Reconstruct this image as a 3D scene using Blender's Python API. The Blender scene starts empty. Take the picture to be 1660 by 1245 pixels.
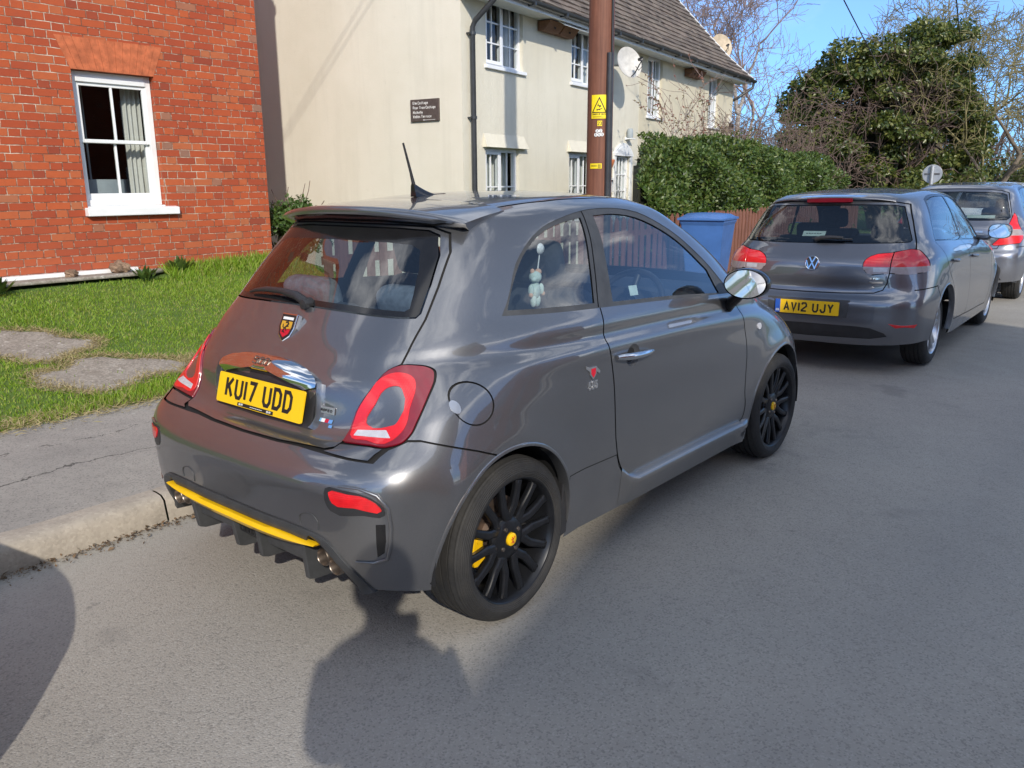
import bpy, bmesh, math, random
import numpy as np
from mathutils import Vector, Matrix
from mathutils.bvhtree import BVHTree
from math import sin, cos, pi, radians, sqrt, atan2

SC = bpy.context.scene
COL = SC.collection
random.seed(7)
RNG = np.random.default_rng(11)

# ------------------------------------------------------------------ camera
cam_d = bpy.data.cameras.new("camera")
cam = bpy.data.objects.new("camera", cam_d)
COL.objects.link(cam)
SC.camera = cam
cam_d.sensor_fit = 'HORIZONTAL'
cam_d.sensor_width = 36.0
cam_d.lens = 36.0 * 1328.92 / 1660.0
cam_d.clip_start = 0.02
cam_d.clip_end = 3000
_yaw, _pit, _rol = 0.69592, 0.23795, 0.00602
_f = Vector((cos(_yaw) * cos(_pit), sin(_yaw) * cos(_pit), -sin(_pit)))
_r = Vector((sin(_yaw), -cos(_yaw), 0))
_d = _f.cross(_r)
_r2 = _r * cos(_rol) + _d * sin(_rol)
_d2 = -_r * sin(_rol) + _d * cos(_rol)
cam.matrix_world = Matrix(((_r2.x, -_d2.x, -_f.x, -2.0582), (_r2.y, -_d2.y, -_f.y, -2.4988),
                           (_r2.z, -_d2.z, -_f.z, 1.5145), (0, 0, 0, 1)))

# ------------------------------------------------------------------ light
SUN_AZ, SUN_EL = radians(51.0), radians(28.5)      # direction the light travels, and its height
SUN_STRENGTH, SKY_STRENGTH, EXPOSURE = 3.0, 0.15, 0.45
sun_d = bpy.data.lights.new("sun", 'SUN')
sun_d.energy = SUN_STRENGTH
sun_d.angle = radians(0.55)
sun_d.color = (1.0, 0.93, 0.82)
sun = bpy.data.objects.new("sun", sun_d)
COL.objects.link(sun)
_sd = Vector((cos(SUN_AZ) * cos(SUN_EL), sin(SUN_AZ) * cos(SUN_EL), -sin(SUN_EL)))
sun.rotation_euler = _sd.to_track_quat('-Z', 'Y').to_euler()
sun.location = (-12, -15, 12)

W = bpy.data.worlds.new("World")
SC.world = W
W.use_nodes = True
_nt = W.node_tree
_nt.nodes.clear()
_out = _nt.nodes.new('ShaderNodeOutputWorld')
_bg = _nt.nodes.new('ShaderNodeBackground')
_sky = _nt.nodes.new('ShaderNodeTexSky')
_sky.sky_type = 'NISHITA'
_sky.sun_disc = False
_sky.sun_elevation = SUN_EL
_sky.sun_rotation = atan2(-_sd.x, -_sd.y)
_sky.altitude = 50
_sky.air_density = 1.0
_sky.dust_density = 0.6
_sky.ozone_density = 1.6
_tc = _nt.nodes.new('ShaderNodeTexCoord')
_mp = _nt.nodes.new('ShaderNodeMapping')
_mp.inputs['Scale'].default_value = (1.0, 1.0, 2.3)
_mp.inputs['Location'].default_value = (0.35, 0.9, 0.2)
_nz = _nt.nodes.new('ShaderNodeTexNoise')
_nz.inputs['Scale'].default_value = 2.1
_nz.inputs['Detail'].default_value = 9
_nz.inputs['Roughness'].default_value = 0.58
_nz.inputs['Distortion'].default_value = 0.25
_cr = _nt.nodes.new('ShaderNodeValToRGB')
_cr.color_ramp.elements[0].position = 0.50
_cr.color_ramp.elements[0].color = (0, 0, 0, 1)
_cr.color_ramp.elements[1].position = 0.645
_cr.color_ramp.elements[1].color = (0.85, 0.85, 0.85, 1)
_mx = _nt.nodes.new('ShaderNodeMix')
_mx.data_type = 'RGBA'
_mx.inputs['B'].default_value = (10.5, 10.7, 11.1, 1)
_tint = _nt.nodes.new('ShaderNodeMix')
_tint.data_type = 'RGBA'
_tint.blend_type = 'MULTIPLY'
_tint.inputs['Factor'].default_value = 1.0
_sx = _nt.nodes.new('ShaderNodeSeparateXYZ')
_tr = _nt.nodes.new('ShaderNodeValToRGB')          # the air: deep blue low down away from the sun, paler overhead
_tr.color_ramp.elements[0].position = 0.0
_tr.color_ramp.elements[0].color = (0.25, 0.55, 1.12, 1)
_tr.color_ramp.elements[1].position = 0.55
_tr.color_ramp.elements[1].color = (0.99, 0.98, 0.97, 1)
_L = _nt.links.new
_L(_tc.outputs['Generated'], _mp.inputs['Vector'])
_L(_mp.outputs['Vector'], _nz.inputs['Vector'])
_L(_nz.outputs['Fac'], _cr.inputs['Fac'])
_dot = _nt.nodes.new('ShaderNodeVectorMath')        # a gap in the clouds over the far end of the street
_dot.operation = 'DOT_PRODUCT'
_dot.inputs[1].default_value = (cos(radians(20)), sin(radians(20)), 0.12)
_L(_tc.outputs['Generated'], _dot.inputs[0])
_gap = _nt.nodes.new('ShaderNodeMapRange')
_gap.inputs['From Min'].default_value = 0.70
_gap.inputs['From Max'].default_value = 0.97
_gap.inputs['To Min'].default_value = 1.0
_gap.inputs['To Max'].default_value = 0.12
_L(_dot.outputs['Value'], _gap.inputs['Value'])
_mul = _nt.nodes.new('ShaderNodeMath')
_mul.operation = 'MULTIPLY'
_L(_cr.outputs['Color'], _mul.inputs[0])
_L(_gap.outputs['Result'], _mul.inputs[1])
_L(_mul.outputs[0], _mx.inputs['Factor'])
_L(_tc.outputs['Generated'], _sx.inputs[0])
_L(_sx.outputs['Z'], _tr.inputs['Fac'])
_L(_tr.outputs['Color'], _tint.inputs['B'])
_L(_sky.outputs['Color'], _tint.inputs['A'])
_L(_tint.outputs['Result'], _mx.inputs['A'])
_L(_mx.outputs['Result'], _bg.inputs['Color'])
_bg.inputs['Strength'].default_value = SKY_STRENGTH
_L(_bg.outputs['Background'], _out.inputs['Surface'])
SC.view_settings.view_transform = 'Standard'
SC.view_settings.look = 'None'
SC.view_settings.exposure = EXPOSURE
SC.view_settings.gamma = 1.0

# ------------------------------------------------------------------ helpers
def V3(a):
    return Vector((float(a[0]), float(a[1]), float(a[2])))


class Nodes:
    """small wrapper for writing node trees"""
    def __init__(self, name):
        self.m = bpy.data.materials.new(name)
        self.m.use_nodes = True
        self.t = self.m.node_tree
        self.b = self.t.nodes['Principled BSDF']
        self.o = self.t.nodes['Material Output']
        self._tc = None

    def n(self, typ, ins=None, **kw):
        x = self.t.nodes.new(typ)
        for k, v in kw.items():
            setattr(x, k, v)
        for k, v in (ins or {}).items():
            self.put(x.inputs[k], v)
        return x

    def put(self, sock, v):
        if isinstance(v, bpy.types.NodeSocket):
            self.t.links.new(v, sock)
        elif isinstance(v, bpy.types.Node):
            self.t.links.new(v.outputs[0], sock)
        else:
            if sock.type == 'RGBA' and hasattr(v, '__len__') and len(v) == 3:
                v = (v[0], v[1], v[2], 1)
            sock.default_value = v

    def math(self, op, a, b=0.0, c=None):
        x = self.t.nodes.new('ShaderNodeMath')
        x.operation = op
        self.put(x.inputs[0], a)
        self.put(x.inputs[1], b)
        if c is not None:
            self.put(x.inputs[2], c)
        return x.outputs[0]

    def coord(self, kind='Object'):
        if self._tc is None:
            self._tc = self.t.nodes.new('ShaderNodeTexCoord')
        return self._tc.outputs[kind]

    def sep(self, v):
        return self.n('ShaderNodeSeparateXYZ', {0: v}).outputs

    def noise(self, scale, detail=4, rough=0.55, vec=None, dist=0.0, out='Fac', sc=None):
        v = vec if vec is not None else self.coord()
        if sc is not None:
            v = self.n('ShaderNodeMapping', {'Vector': v, 'Scale': sc}).outputs[0]
        x = self.n('ShaderNodeTexNoise', {'Vector': v, 'Scale': scale, 'Detail': detail, 'Roughness': rough, 'Distortion': dist})
        return x.outputs[out]

    def ramp(self, fac, stops, interp='LINEAR'):
        x = self.t.nodes.new('ShaderNodeValToRGB')
        x.color_ramp.interpolation = interp
        e = x.color_ramp.elements
        while len(e) < len(stops):
            e.new(0.5)
        for i, (p, c) in enumerate(stops):
            e[i].position = p
            if not hasattr(c, '__len__'):
                c = (c, c, c)
            e[i].color = (c[0], c[1], c[2], 1)
        self.put(x.inputs[0], fac)
        return x.outputs[0]

    def mix(self, f, a, b, blend='MIX'):
        x = self.t.nodes.new('ShaderNodeMix')
        x.data_type = 'RGBA'
        x.blend_type = blend
        self.put(x.inputs['Factor'], f)
        self.put(x.inputs['A'], a)
        self.put(x.inputs['B'], b)
        return x.outputs['Result']

    def bump(self, h, strength=0.4, dist=0.01, normal=None):
        x = self.n('ShaderNodeBump', {'Height': h, 'Strength': strength, 'Distance': dist})
        if normal is not None:
            self.put(x.inputs['Normal'], normal)
        return x.outputs[0]

    def set(self, **kw):
        for k, v in kw.items():
            self.put(self.b.inputs[k.replace('_', ' ')], v)
        return self


def simple(name, col, rough=0.5, metal=0.0, var=0.12, scale=9.0, bump=0.0, bscale=60.0, **kw):
    N = Nodes(name)
    f = N.noise(scale, 5, 0.6)
    lo = [c * (1 - var) for c in col]
    hi = [min(1, c * (1 + var)) for c in col]
    N.set(Base_Color=N.ramp(f, [(0.3, lo), (0.7, hi)]), Roughness=rough, Metallic=metal)
    if bump:
        N.set(Normal=N.bump(N.noise(bscale, 4, 0.6), bump, 0.004))
    for k, v in kw.items():
        N.put(N.b.inputs[k.replace('_', ' ')], v)
    return N.m


def props(o, label=None, cat=None, group=None, kind=None):
    if label:
        o['label'] = label
    if cat:
        o['category'] = cat
    if group:
        o['group'] = group
    if kind:
        o['kind'] = kind
    return o


def thing(name, label, cat, loc=(0, 0, 0), rz=0.0, group=None):
    o = bpy.data.objects.new(name, None)
    o.empty_display_size = 0.2
    COL.objects.link(o)
    o.location = loc
    o.rotation_euler = (0, 0, rz)
    return props(o, label, cat, group)


def link_mesh(name, me, parent=None):
    o = bpy.data.objects.new(name, me)
    COL.objects.link(o)
    if parent is not None:
        o.parent = parent
    return o


def copy_tree(o, parent=None):
    c = o.copy()
    COL.objects.link(c)
    if parent is not None:
        c.parent = parent
    for ch in [x for x in SC.objects if x.parent == o]:
        copy_tree(ch, c)
    return c


class MB:
    """collects geometry, builds ONE mesh object"""
    def __init__(self):
        self.v = []
        self.f = []
        self.mi = []

    def add(self, vs, fs, mi=0):
        k = len(self.v)
        self.v.extend([tuple(map(float, p)) for p in vs])
        self.f.extend([tuple(i + k for i in f) for f in fs])
        self.mi.extend([mi] * len(fs))
        return self

    def box(self, c, s, rot=None, mi=0, taper=None):
        hx, hy, hz = s[0] / 2, s[1] / 2, s[2] / 2
        vs = [Vector((x * hx, y * hy, z * hz)) for z in (-1, 1) for y in (-1, 1) for x in (-1, 1)]
        if taper:
            for q in vs[4:]:
                q.x *= taper
                q.y *= taper
        if rot is not None:
            vs = [rot @ q for q in vs]
        vs = [q + Vector(c) for q in vs]
        return self.add(vs, [(0, 2, 3, 1), (4, 5, 7, 6), (0, 1, 5, 4), (2, 6, 7, 3), (0, 4, 6, 2), (1, 3, 7, 5)], mi)

    def box2(self, a, b, mi=0):
        c = [(a[i] + b[i]) / 2 for i in range(3)]
        s = [abs(b[i] - a[i]) for i in range(3)]
        return self.box(c, s, None, mi)

    def tube(self, pts, r, n=10, mi=0, cap=True, closed=False):
        pts = [Vector(q) for q in pts]
        m = len(pts)
        rr = r if hasattr(r, '__len__') else [r] * m
        vs, fs = [], []
        up = None
        for i, q in enumerate(pts):
            a = pts[i - 1] if i > 0 else (pts[-1] if closed else pts[0])
            b = pts[i + 1] if i < m - 1 else (pts[0] if closed else pts[-1])
            t = (b - a).normalized()
            if up is None:
                up = Vector((0, 0, 1)) if abs(t.z) < 0.9 else Vector((1, 0, 0))
            x = t.cross(up)
            if x.length < 1e-6:
                x = t.orthogonal()
            x.normalize()
            y = x.cross(t).normalized()
            up = y
            for k in range(n):
                an = 2 * pi * k / n
                vs.append(q + x * (cos(an) * rr[i]) + y * (sin(an) * rr[i]))
        for i in range(m if closed else m - 1):
            j = (i + 1) % m
            for k in range(n):
                l = (k + 1) % n
                fs.append((i * n + k, i * n + l, j * n + l, j * n + k))
        if cap and not closed:
            fs.append(tuple(range(n - 1, -1, -1)))
            fs.append(tuple((m - 1) * n + k for k in range(n)))
        return self.add(vs, fs, mi)

    def lathe(self, prof, c=(0, 0, 0), axis='Z', n=32, mi=0, close=False):
        """prof = [(radius, along)]"""
        vs, fs = [], []
        m = len(prof)
        for k in range(n):
            a = 2 * pi * k / n
            for r, h in prof:
                if axis == 'Z':
                    q = (r * cos(a), r * sin(a), h)
                elif axis == 'Y':
                    q = (r * cos(a), h, r * sin(a))
                else:
                    q = (h, r * cos(a), r * sin(a))
                vs.append((q[0] + c[0], q[1] + c[1], q[2] + c[2]))
        for k in range(n):
            l = (k + 1) % n
            for i in range(m if close else m - 1):
                j = (i + 1) % m
                if axis == 'Y':
                    fs.append((k * m + i, k * m + j, l * m + j, l * m + i))
                else:
                    fs.append((k * m + i, l * m + i, l * m + j, k * m + j))
        return self.add(vs, fs, mi)

    def prism(self, poly, fn, d0, d1, mi=0, caps=True):
        """2D polygon; fn(u, v, d) -> point; swept from d0 to d1"""
        n = len(poly)
        vs = [fn(u, v, d0) for u, v in poly] + [fn(u, v, d1) for u, v in poly]
        fs = [(i, (i + 1) % n, n + (i + 1) % n, n + i) for i in range(n)]
        if caps:
            fs += [tuple(range(n - 1, -1, -1)), tuple(range(n, 2 * n))]
        return self.add(vs, fs, mi)

    def grid(self, P, mi=0, flip=False):
        """P: array (a, b, 3)"""
        a, b = len(P), len(P[0])
        vs = [P[i][j] for i in range(a) for j in range(b)]
        fs = []
        for i in range(a - 1):
            for j in range(b - 1):
                q = (i * b + j, i * b + j + 1, (i + 1) * b + j + 1, (i + 1) * b + j)
                fs.append(q[::-1] if flip else q)
        return self.add(vs, fs, mi)

    def build(self, name, mat, parent=None, smooth=None, bevel=0.0, fix=False, seg=2):
        me = bpy.data.meshes.new(name)
        me.from_pydata(self.v, [], self.f)
        mats = mat if isinstance(mat, (list, tuple)) else [mat]
        for m in mats:
            me.materials.append(m)
        if len(mats) > 1:
            me.polygons.foreach_set('material_index', self.mi)
        if fix:
            bm = bmesh.new()
            bm.from_mesh(me)
            bmesh.ops.recalc_face_normals(bm, faces=bm.faces)
            bm.to_mesh(me)
            bm.free()
        if smooth is not None:
            me.shade_smooth()
            if smooth < 180:
                me.set_sharp_from_angle(angle=radians(smooth))
        me.update()
        o = link_mesh(name, me, parent)
        if bevel:
            b = o.modifiers.new('bevel', 'BEVEL')
            b.width = bevel
            b.segments = seg
            b.limit_method = 'ANGLE'
            b.angle_limit = radians(35)
        return o


# ---- stroke lettering: flat letters from thick polylines (u right, v up, cell 0..1 wide / 0..1 high)
GLYPH = {
 'A': [[(0, 0), (.5, 1), (1, 0)], [(.2, .33), (.8, .33)]],
 'B': [[(0, 0), (0, 1), (.7, 1), (.95, .87), (.95, .65), (.7, .53), (0, .53)], [(.7, .53), (1, .38), (1, .15), (.75, 0), (0, 0)]],
 'C': [[(1, .8), (.75, 1), (.25, 1), (0, .8), (0, .2), (.25, 0), (.75, 0), (1, .2)]],
 'D': [[(0, 0), (0, 1), (.65, 1), (1, .78), (1, .22), (.65, 0), (0, 0)]],
 'E': [[(1, 1), (0, 1), (0, 0), (1, 0)], [(0, .52), (.8, .52)]],
 'F': [[(1, 1), (0, 1), (0, 0)], [(0, .52), (.8, .52)]],
 'G': [[(1, .8), (.75, 1), (.25, 1), (0, .8), (0, .2), (.25, 0), (.75, 0), (1, .2), (1, .48), (.55, .48)]],
 'H': [[(0, 0), (0, 1)], [(1, 0), (1, 1)], [(0, .52), (1, .52)]],
 'I': [[(.5, 0), (.5, 1)]],
 'J': [[(.95, 1), (.95, .2), (.72, 0), (.28, 0), (.03, .2), (.03, .35)]],
 'K': [[(0, 0), (0, 1)], [(1, 1), (.05, .42)], [(.33, .6), (1, 0)]],
 'L': [[(0, 1), (0, 0), (1, 0)]],
 'M': [[(0, 0), (0, 1), (.5, .4), (1, 1), (1, 0)]],
 'N': [[(0, 0), (0, 1), (1, 0), (1, 1)]],
 'O': [[(.25, 0), (0, .2), (0, .8), (.25, 1), (.75, 1), (1, .8), (1, .2), (.75, 0), (.25, 0)]],
 'P': [[(0, 0), (0, 1), (.72, 1), (1, .85), (1, .6), (.72, .45), (0, .45)]],
 'R': [[(0, 0), (0, 1), (.72, 1), (1, .85), (1, .63), (.72, .48), (0, .48)], [(.6, .48), (1, 0)]],
 'S': [[(1, .8), (.75, 1), (.25, 1), (0, .82), (0, .65), (.25, .53), (.75, .48), (1, .35), (1, .18), (.75, 0), (.25, 0), (0, .2)]],
 'T': [[(0, 1), (1, 1)], [(.5, 1), (.5, 0)]],
 'U': [[(0, 1), (0, .2), (.25, 0), (.75, 0), (1, .2), (1, 1)]],
 'V': [[(0, 1), (.5, 0), (1, 1)]],
 'W': [[(0, 1), (.25, 0), (.5, .7), (.75, 0), (1, 1)]],
 'Y': [[(0, 1), (.5, .45), (1, 1)], [(.5, .45), (.5, 0)]],
 '1': [[(.5, 0), (.5, 1)]],
 '2': [[(0, .8), (.2, 1), (.8, 1), (1, .82), (1, .6), (0, .12), (0, 0), (1, 0)]],
 '3': [[(0, .85), (.2, 1), (.8, 1), (1, .85), (1, .65), (.75, .53), (.4, .53)], [(.75, .53), (1, .4), (1, .15), (.8, 0), (.2, 0), (0, .15)]],
 '5': [[(.95, 1), (.1, 1), (.03, .55), (.7, .6), (1, .4), (1, .18), (.75, 0), (.2, 0), (0, .15)]],
 '7': [[(0, 1), (1, 1), (.35, 0)]],
 '9': [[(.05, .1), (.2, 0), (.75, 0), (1, .2), (1, .8), (.75, 1), (.25, 1), (0, .83), (0, .6), (.25, .45), (1, .45)]],
 '0': [[(.25, 0), (0, .2), (0, .8), (.25, 1), (.75, 1), (1, .8), (1, .2), (.75, 0), (.25, 0)]],
 '.': [[(.4, 0), (.6, 0)]], '/': [[(0, 0), (1, 1)]],
 'a': [[(.1, .6), (.5, .66), (.85, .55), (.85, 0)], [(.85, .35), (.3, .35), (.05, .18), (.3, 0), (.85, .12)]],
 'b': [[(0, 1), (0, 0), (.6, 0), (.95, .2), (.95, .48), (.6, .66), (0, .6)]],
 'c': [[(.95, .52), (.6, .66), (.2, .6), (0, .4), (0, .2), (.25, 0), (.65, 0), (.95, .12)]],
 'e': [[(.05, .34), (.95, .34), (.9, .55), (.5, .66), (.1, .55), (0, .3), (.2, .04), (.6, 0), (.92, .1)]],
 'g': [[(.9, .66), (.9, -.1), (.6, -.28), (.1, -.22)], [(.9, .55), (.5, .66), (.1, .55), (.05, .2), (.4, 0), (.9, .1)]],
 'h': [[(0, 0), (0, 1)], [(0, .5), (.5, .66), (.9, .52), (.9, 0)]],
 'i': [[(.5, 0), (.5, .64)], [(.5, .84), (.5, .96)]],
 'l': [[(.5, 0), (.5, 1)]],
 'm': [[(0, 0), (0, .64)], [(0, .5), (.28, .66), (.5, .5), (.5, 0)], [(.5, .5), (.78, .66), (1, .5), (1, 0)]],
 'n': [[(0, 0), (0, .64)], [(0, .48), (.5, .66), (.9, .5), (.9, 0)]],
 'o': [[(.25, 0), (0, .2), (0, .45), (.25, .66), (.7, .66), (.95, .45), (.95, .2), (.7, 0), (.25, 0)]],
 'r': [[(.15, 0), (.15, .64)], [(.15, .42), (.5, .64), (.9, .6)]],
 's': [[(.9, .55), (.5, .66), (.1, .55), (.1, .42), (.9, .24), (.9, .1), (.5, 0), (.05, .1)]],
 't': [[(.45, .95), (.45, .15), (.65, 0), (.9, .05)], [(.1, .64), (.85, .64)]],
 'u': [[(0, .64), (0, .18), (.3, 0), (.9, .14)], [(.9, .64), (.9, 0)]],
 'w': [[(0, .64), (.25, 0), (.5, .55), (.75, 0), (1, .64)]],
}


def text_strokes(mb, text, w, h, gap, thick, fn, depth=0.0015, mi=0, narrow=None, u0=0.0, v0=0.0, slant=0.0):
    """writes text as raised flat strokes; fn(u, v, d) -> point. returns the width used"""
    u = u0
    for ch in text:
        cw = w
        if ch == ' ':
            u += w * 0.6 + gap
            continue
        if ch in 'I1il.':
            cw = narrow if narrow is not None else thick
        k = 0
        for pl in GLYPH[ch]:
            pts = [(u + (a * (w - thick) + thick / 2 if cw == w else cw / 2 + (a - .5) * 0), v0 + b * (h - thick) + thick / 2) for a, b in pl]
            pts = [(a + slant * (b - v0), b) for a, b in pts]
            poly = stroke_poly(pts, thick / 2)
            n = len(poly) // 2
            k += 1
            dd = depth * (1 + 0.12 * k)
            vs = [fn(a, b, 0) for a, b in poly] + [fn(a, b, dd) for a, b in poly]
            m = len(poly)
            fs = [(i, (i + 1) % m, m + (i + 1) % m, m + i) for i in range(m)]
            for i in range(n - 1):
                fs.append((m + i, m + i + 1, m + m - 2 - i, m + m - 1 - i))
            mb.add(vs, fs, mi)
        u += cw + gap
    return u - gap - u0


def stroke_poly(pts, r):
    n = len(pts)
    closed = n > 2 and abs(pts[0][0] - pts[-1][0]) < 1e-9 and abs(pts[0][1] - pts[-1][1]) < 1e-9
    L, R = [], []
    for i in range(n):
        a = pts[i - 1] if i > 0 else (pts[-2] if closed else None)
        b = pts[i + 1] if i < n - 1 else (pts[1] if closed else None)
        q = pts[i]
        ds = []
        for s, e in ((a, q), (q, b)):
            if s is None or e is None:
                continue
            l = math.hypot(e[0] - s[0], e[1] - s[1]) or 1e-9
            ds.append(((e[0] - s[0]) / l, (e[1] - s[1]) / l))
        nx = -sum(d[1] for d in ds)
        ny = sum(d[0] for d in ds)
        l = math.hypot(nx, ny) or 1e-9
        nx, ny = nx / l, ny / l
        k = 1.0
        if len(ds) == 2:
            k = 1.0 / max(0.45, nx * -ds[0][1] + ny * ds[0][0])
        ex, ey = 0, 0
        L.append((q[0] + nx * r * k + ex, q[1] + ny * r * k + ey))
        R.append((q[0] - nx * r * k + ex, q[1] - ny * r * k + ey))
    return L + R[::-1]
# ------------------------------------------------------------------ car shells
def hermite_dense(P, k, closed):
    """P (n, m, 3) -> dense along axis 0, k steps per span, chord-length knots"""
    n = len(P)
    if closed:
        Q = np.concatenate([P[-2:], P, P[:3]], 0)
        off = 2
        spans = n
    else:
        Q = np.concatenate([2 * P[:1] - P[1:2], P, 2 * P[-1:] - P[-2:-1]], 0)
        off = 1
        spans = n - 1
    d = np.sqrt(((Q[1:] - Q[:-1]) ** 2).sum(-1)) + 1e-5
    out = []
    for i in range(spans):
        a = i + off
        h0, h1, h2 = d[a - 1][:, None], d[a][:, None], d[a + 1][:, None]
        s0, s1, s2 = (Q[a] - Q[a - 1]) / h0, (Q[a + 1] - Q[a]) / h1, (Q[a + 2] - Q[a + 1]) / h2
        m0 = (s0 * h1 + s1 * h0) / (h0 + h1)
        m1 = (s1 * h2 + s2 * h1) / (h1 + h2)
        for j in range(k):
            t = j / k
            out.append((2 * t ** 3 - 3 * t ** 2 + 1) * Q[a] + (t ** 3 - 2 * t ** 2 + t) * h1 * m0
                       + (-2 * t ** 3 + 3 * t ** 2) * Q[a + 1] + (t ** 3 - t ** 2) * h1 * m1)
    if not closed:
        out.append(P[-1])
    return np.array(out)


def car_net(rows):
    """rows: list of rows, each a list of (x, half_width, z) from rear centre to front centre -> closed ring net"""
    net = []
    for r in rows:
        right = [(x, -y, z) for x, y, z in r]
        left = [(x, y, z) for x, y, z in r[-2:0:-1]]
        net.append(right + left)
    return np.array(net, float)        # (R, C, 3)


def car_surface(rows, crown, ku=6, kv=5, ks=12):
    net = car_net(rows)
    R, C = net.shape[:2]
    A = hermite_dense(net, kv, False)                       # rows
    B = hermite_dense(np.swapaxes(A, 0, 1), ku, True)       # columns (closed)
    B = np.swapaxes(B, 0, 1)                                # (RV, CU, 3)
    RV, CU = B.shape[:2]
    verts = [tuple(p) for p in B.reshape(-1, 3)]
    up = [(j / ku) for i in range(RV) for j in range(CU)]
    vp = [i / kv for i in range(RV) for j in range(CU)]
    faces = []
    for i in range(RV - 1):
        for j in range(CU):
            k = (j + 1) % CU
            faces.append((i * CU + j, (i + 1) * CU + j, (i + 1) * CU + k, i * CU + k))
    # roof: arcs between mirrored ring points
    half = CU // 2
    top = (RV - 1) * CU
    prev = None
    for j in range(0, half + 1):
        jr, jl = top + j, top + (CU - j) % CU
        pr, pl = verts[jr], verts[jl]
        if j == 0 or j == half:
            ids = [jr] * (ks + 1)
        else:
            ids = [jr]
            c = crown(j / ku, abs(pr[1]))
            for s in range(1, ks):
                t = s / ks
                y = pr[1] + (pl[1] - pr[1]) * t
                q = 1 - (y / pr[1]) ** 2
                ids.append(len(verts))
                verts.append((pr[0], y, pr[2] + c * q))
                up.append(j / ku)
                vp.append(R)
            ids.append(jl)
        if prev is not None:
            for s in range(ks):
                f = []
                for q in (prev[s], prev[s + 1], ids[s + 1], ids[s]):
                    if q not in f:
                        f.append(q)
                if len(f) > 2:
                    faces.append(tuple(f))
        prev = ids
    return verts, faces, up, vp


def make_shell(verts, faces, up, vp):
    bm = bmesh.new()
    ln = bm.verts.layers.float_vector.new('nrm')
    lu = bm.verts.layers.float.new('u')
    lv = bm.verts.layers.float.new('v')
    bv = [bm.verts.new(p) for p in verts]
    for f in faces:
        try:
            bm.faces.new([bv[i] for i in f])
        except ValueError:
            pass
    bmesh.ops.recalc_face_normals(bm, faces=bm.faces)
    bm.normal_update()
    # make sure they point outwards
    cen = Vector((sum(p[0] for p in verts) / len(verts), 0, 0.7))
    s = sum(1 if f.normal.dot(f.calc_center_median() - cen) > 0 else -1 for f in bm.faces)
    if s < 0:
        bmesh.ops.reverse_faces(bm, faces=bm.faces)
        bm.normal_update()
    for i, v in enumerate(bv):
        v[ln] = v.normal
        v[lu] = up[i]
        v[lv] = vp[i]
    bm.faces.layers.int.new('tag')
    return bm


AX = {'y': (0, 2), 'x': (1, 2), 'z': (0, 1)}


def _p2(co, axis):
    a, b = AX[axis]
    return co[a], co[b]


def inpoly(u, v, poly):
    c = False
    n = len(poly)
    j = n - 1
    for i in range(n):
        ui, vi = poly[i]
        uj, vj = poly[j]
        if (vi > v) != (vj > v) and u < (uj - ui) * (v - vi) / (vj - vi) + ui:
            c = not c
        j = i
    return c


def offset_poly(poly, d):
    n = len(poly)
    area = sum(poly[i][0] * poly[(i + 1) % n][1] - poly[(i + 1) % n][0] * poly[i][1] for i in range(n))
    s = 1 if area > 0 else -1
    out = []
    for i in range(n):
        a, q, b = poly[i - 1], poly[i], poly[(i + 1) % n]
        e1 = (q[0] - a[0], q[1] - a[1])
        e2 = (b[0] - q[0], b[1] - q[1])
        l1 = math.hypot(*e1) or 1e-9
        l2 = math.hypot(*e2) or 1e-9
        nx = e1[1] / l1 + e2[1] / l2
        ny = -e1[0] / l1 - e2[0] / l2
        l = math.hypot(nx, ny) or 1e-9
        nx, ny = nx / l, ny / l
        k = min(2.0, 1 / max(0.3, nx * e1[1] / l1 - ny * e1[0] / l1))
        out.append((q[0] + s * nx * d * k, q[1] + s * ny * d * k))
    return out


def smooth_poly(pts, k=5, closed=True, sharp=()):
    """interpolating curve through the outline; indices in sharp stay corners"""
    P = [tuple(map(float, q)) for q in pts]
    n = len(P)
    out = []
    rng = n if closed else n - 1
    for i in range(rng):
        p1, p2 = P[i], P[(i + 1) % n]
        p0 = P[i - 1] if (i > 0 or closed) else p1
        p3 = P[(i + 2) % n] if (i + 2 < n or closed) else p2
        h = math.hypot(p2[0] - p1[0], p2[1] - p1[1])

        def tan(a, q, b, idx):
            if idx in sharp:
                return None
            l1 = math.hypot(q[0] - a[0], q[1] - a[1]) or 1e-9
            l2 = math.hypot(b[0] - q[0], b[1] - q[1]) or 1e-9
            return tuple(((q[c] - a[c]) / l1 * l2 + (b[c] - q[c]) / l2 * l1) / (l1 + l2) for c in (0, 1))
        m1 = tan(p0, p1, p2, i)
        m2 = tan(p1, p2, p3, (i + 1) % n)
        ch = ((p2[0] - p1[0]) / (h or 1), (p2[1] - p1[1]) / (h or 1))
        m1 = m1 or ch
        m2 = m2 or ch
        for j in range(k):
            t = j / k
            out.append(tuple((2 * t ** 3 - 3 * t ** 2 + 1) * p1[c] + (t ** 3 - 2 * t ** 2 + t) * h * m1[c]
                             + (-2 * t ** 3 + 3 * t ** 2) * p2[c] + (t ** 3 - t ** 2) * h * m2[c] for c in (0, 1)))
    if not closed:
        out.append(P[-1])
    return out


def line_poly(pts, w):
    return stroke_poly(pts, w / 2)


def circle_poly(cx, cy, r, n=40, ry=None):
    return [(cx + r * cos(2 * pi * i / n), cy + (ry or r) * sin(2 * pi * i / n)) for i in range(n)]


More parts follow.
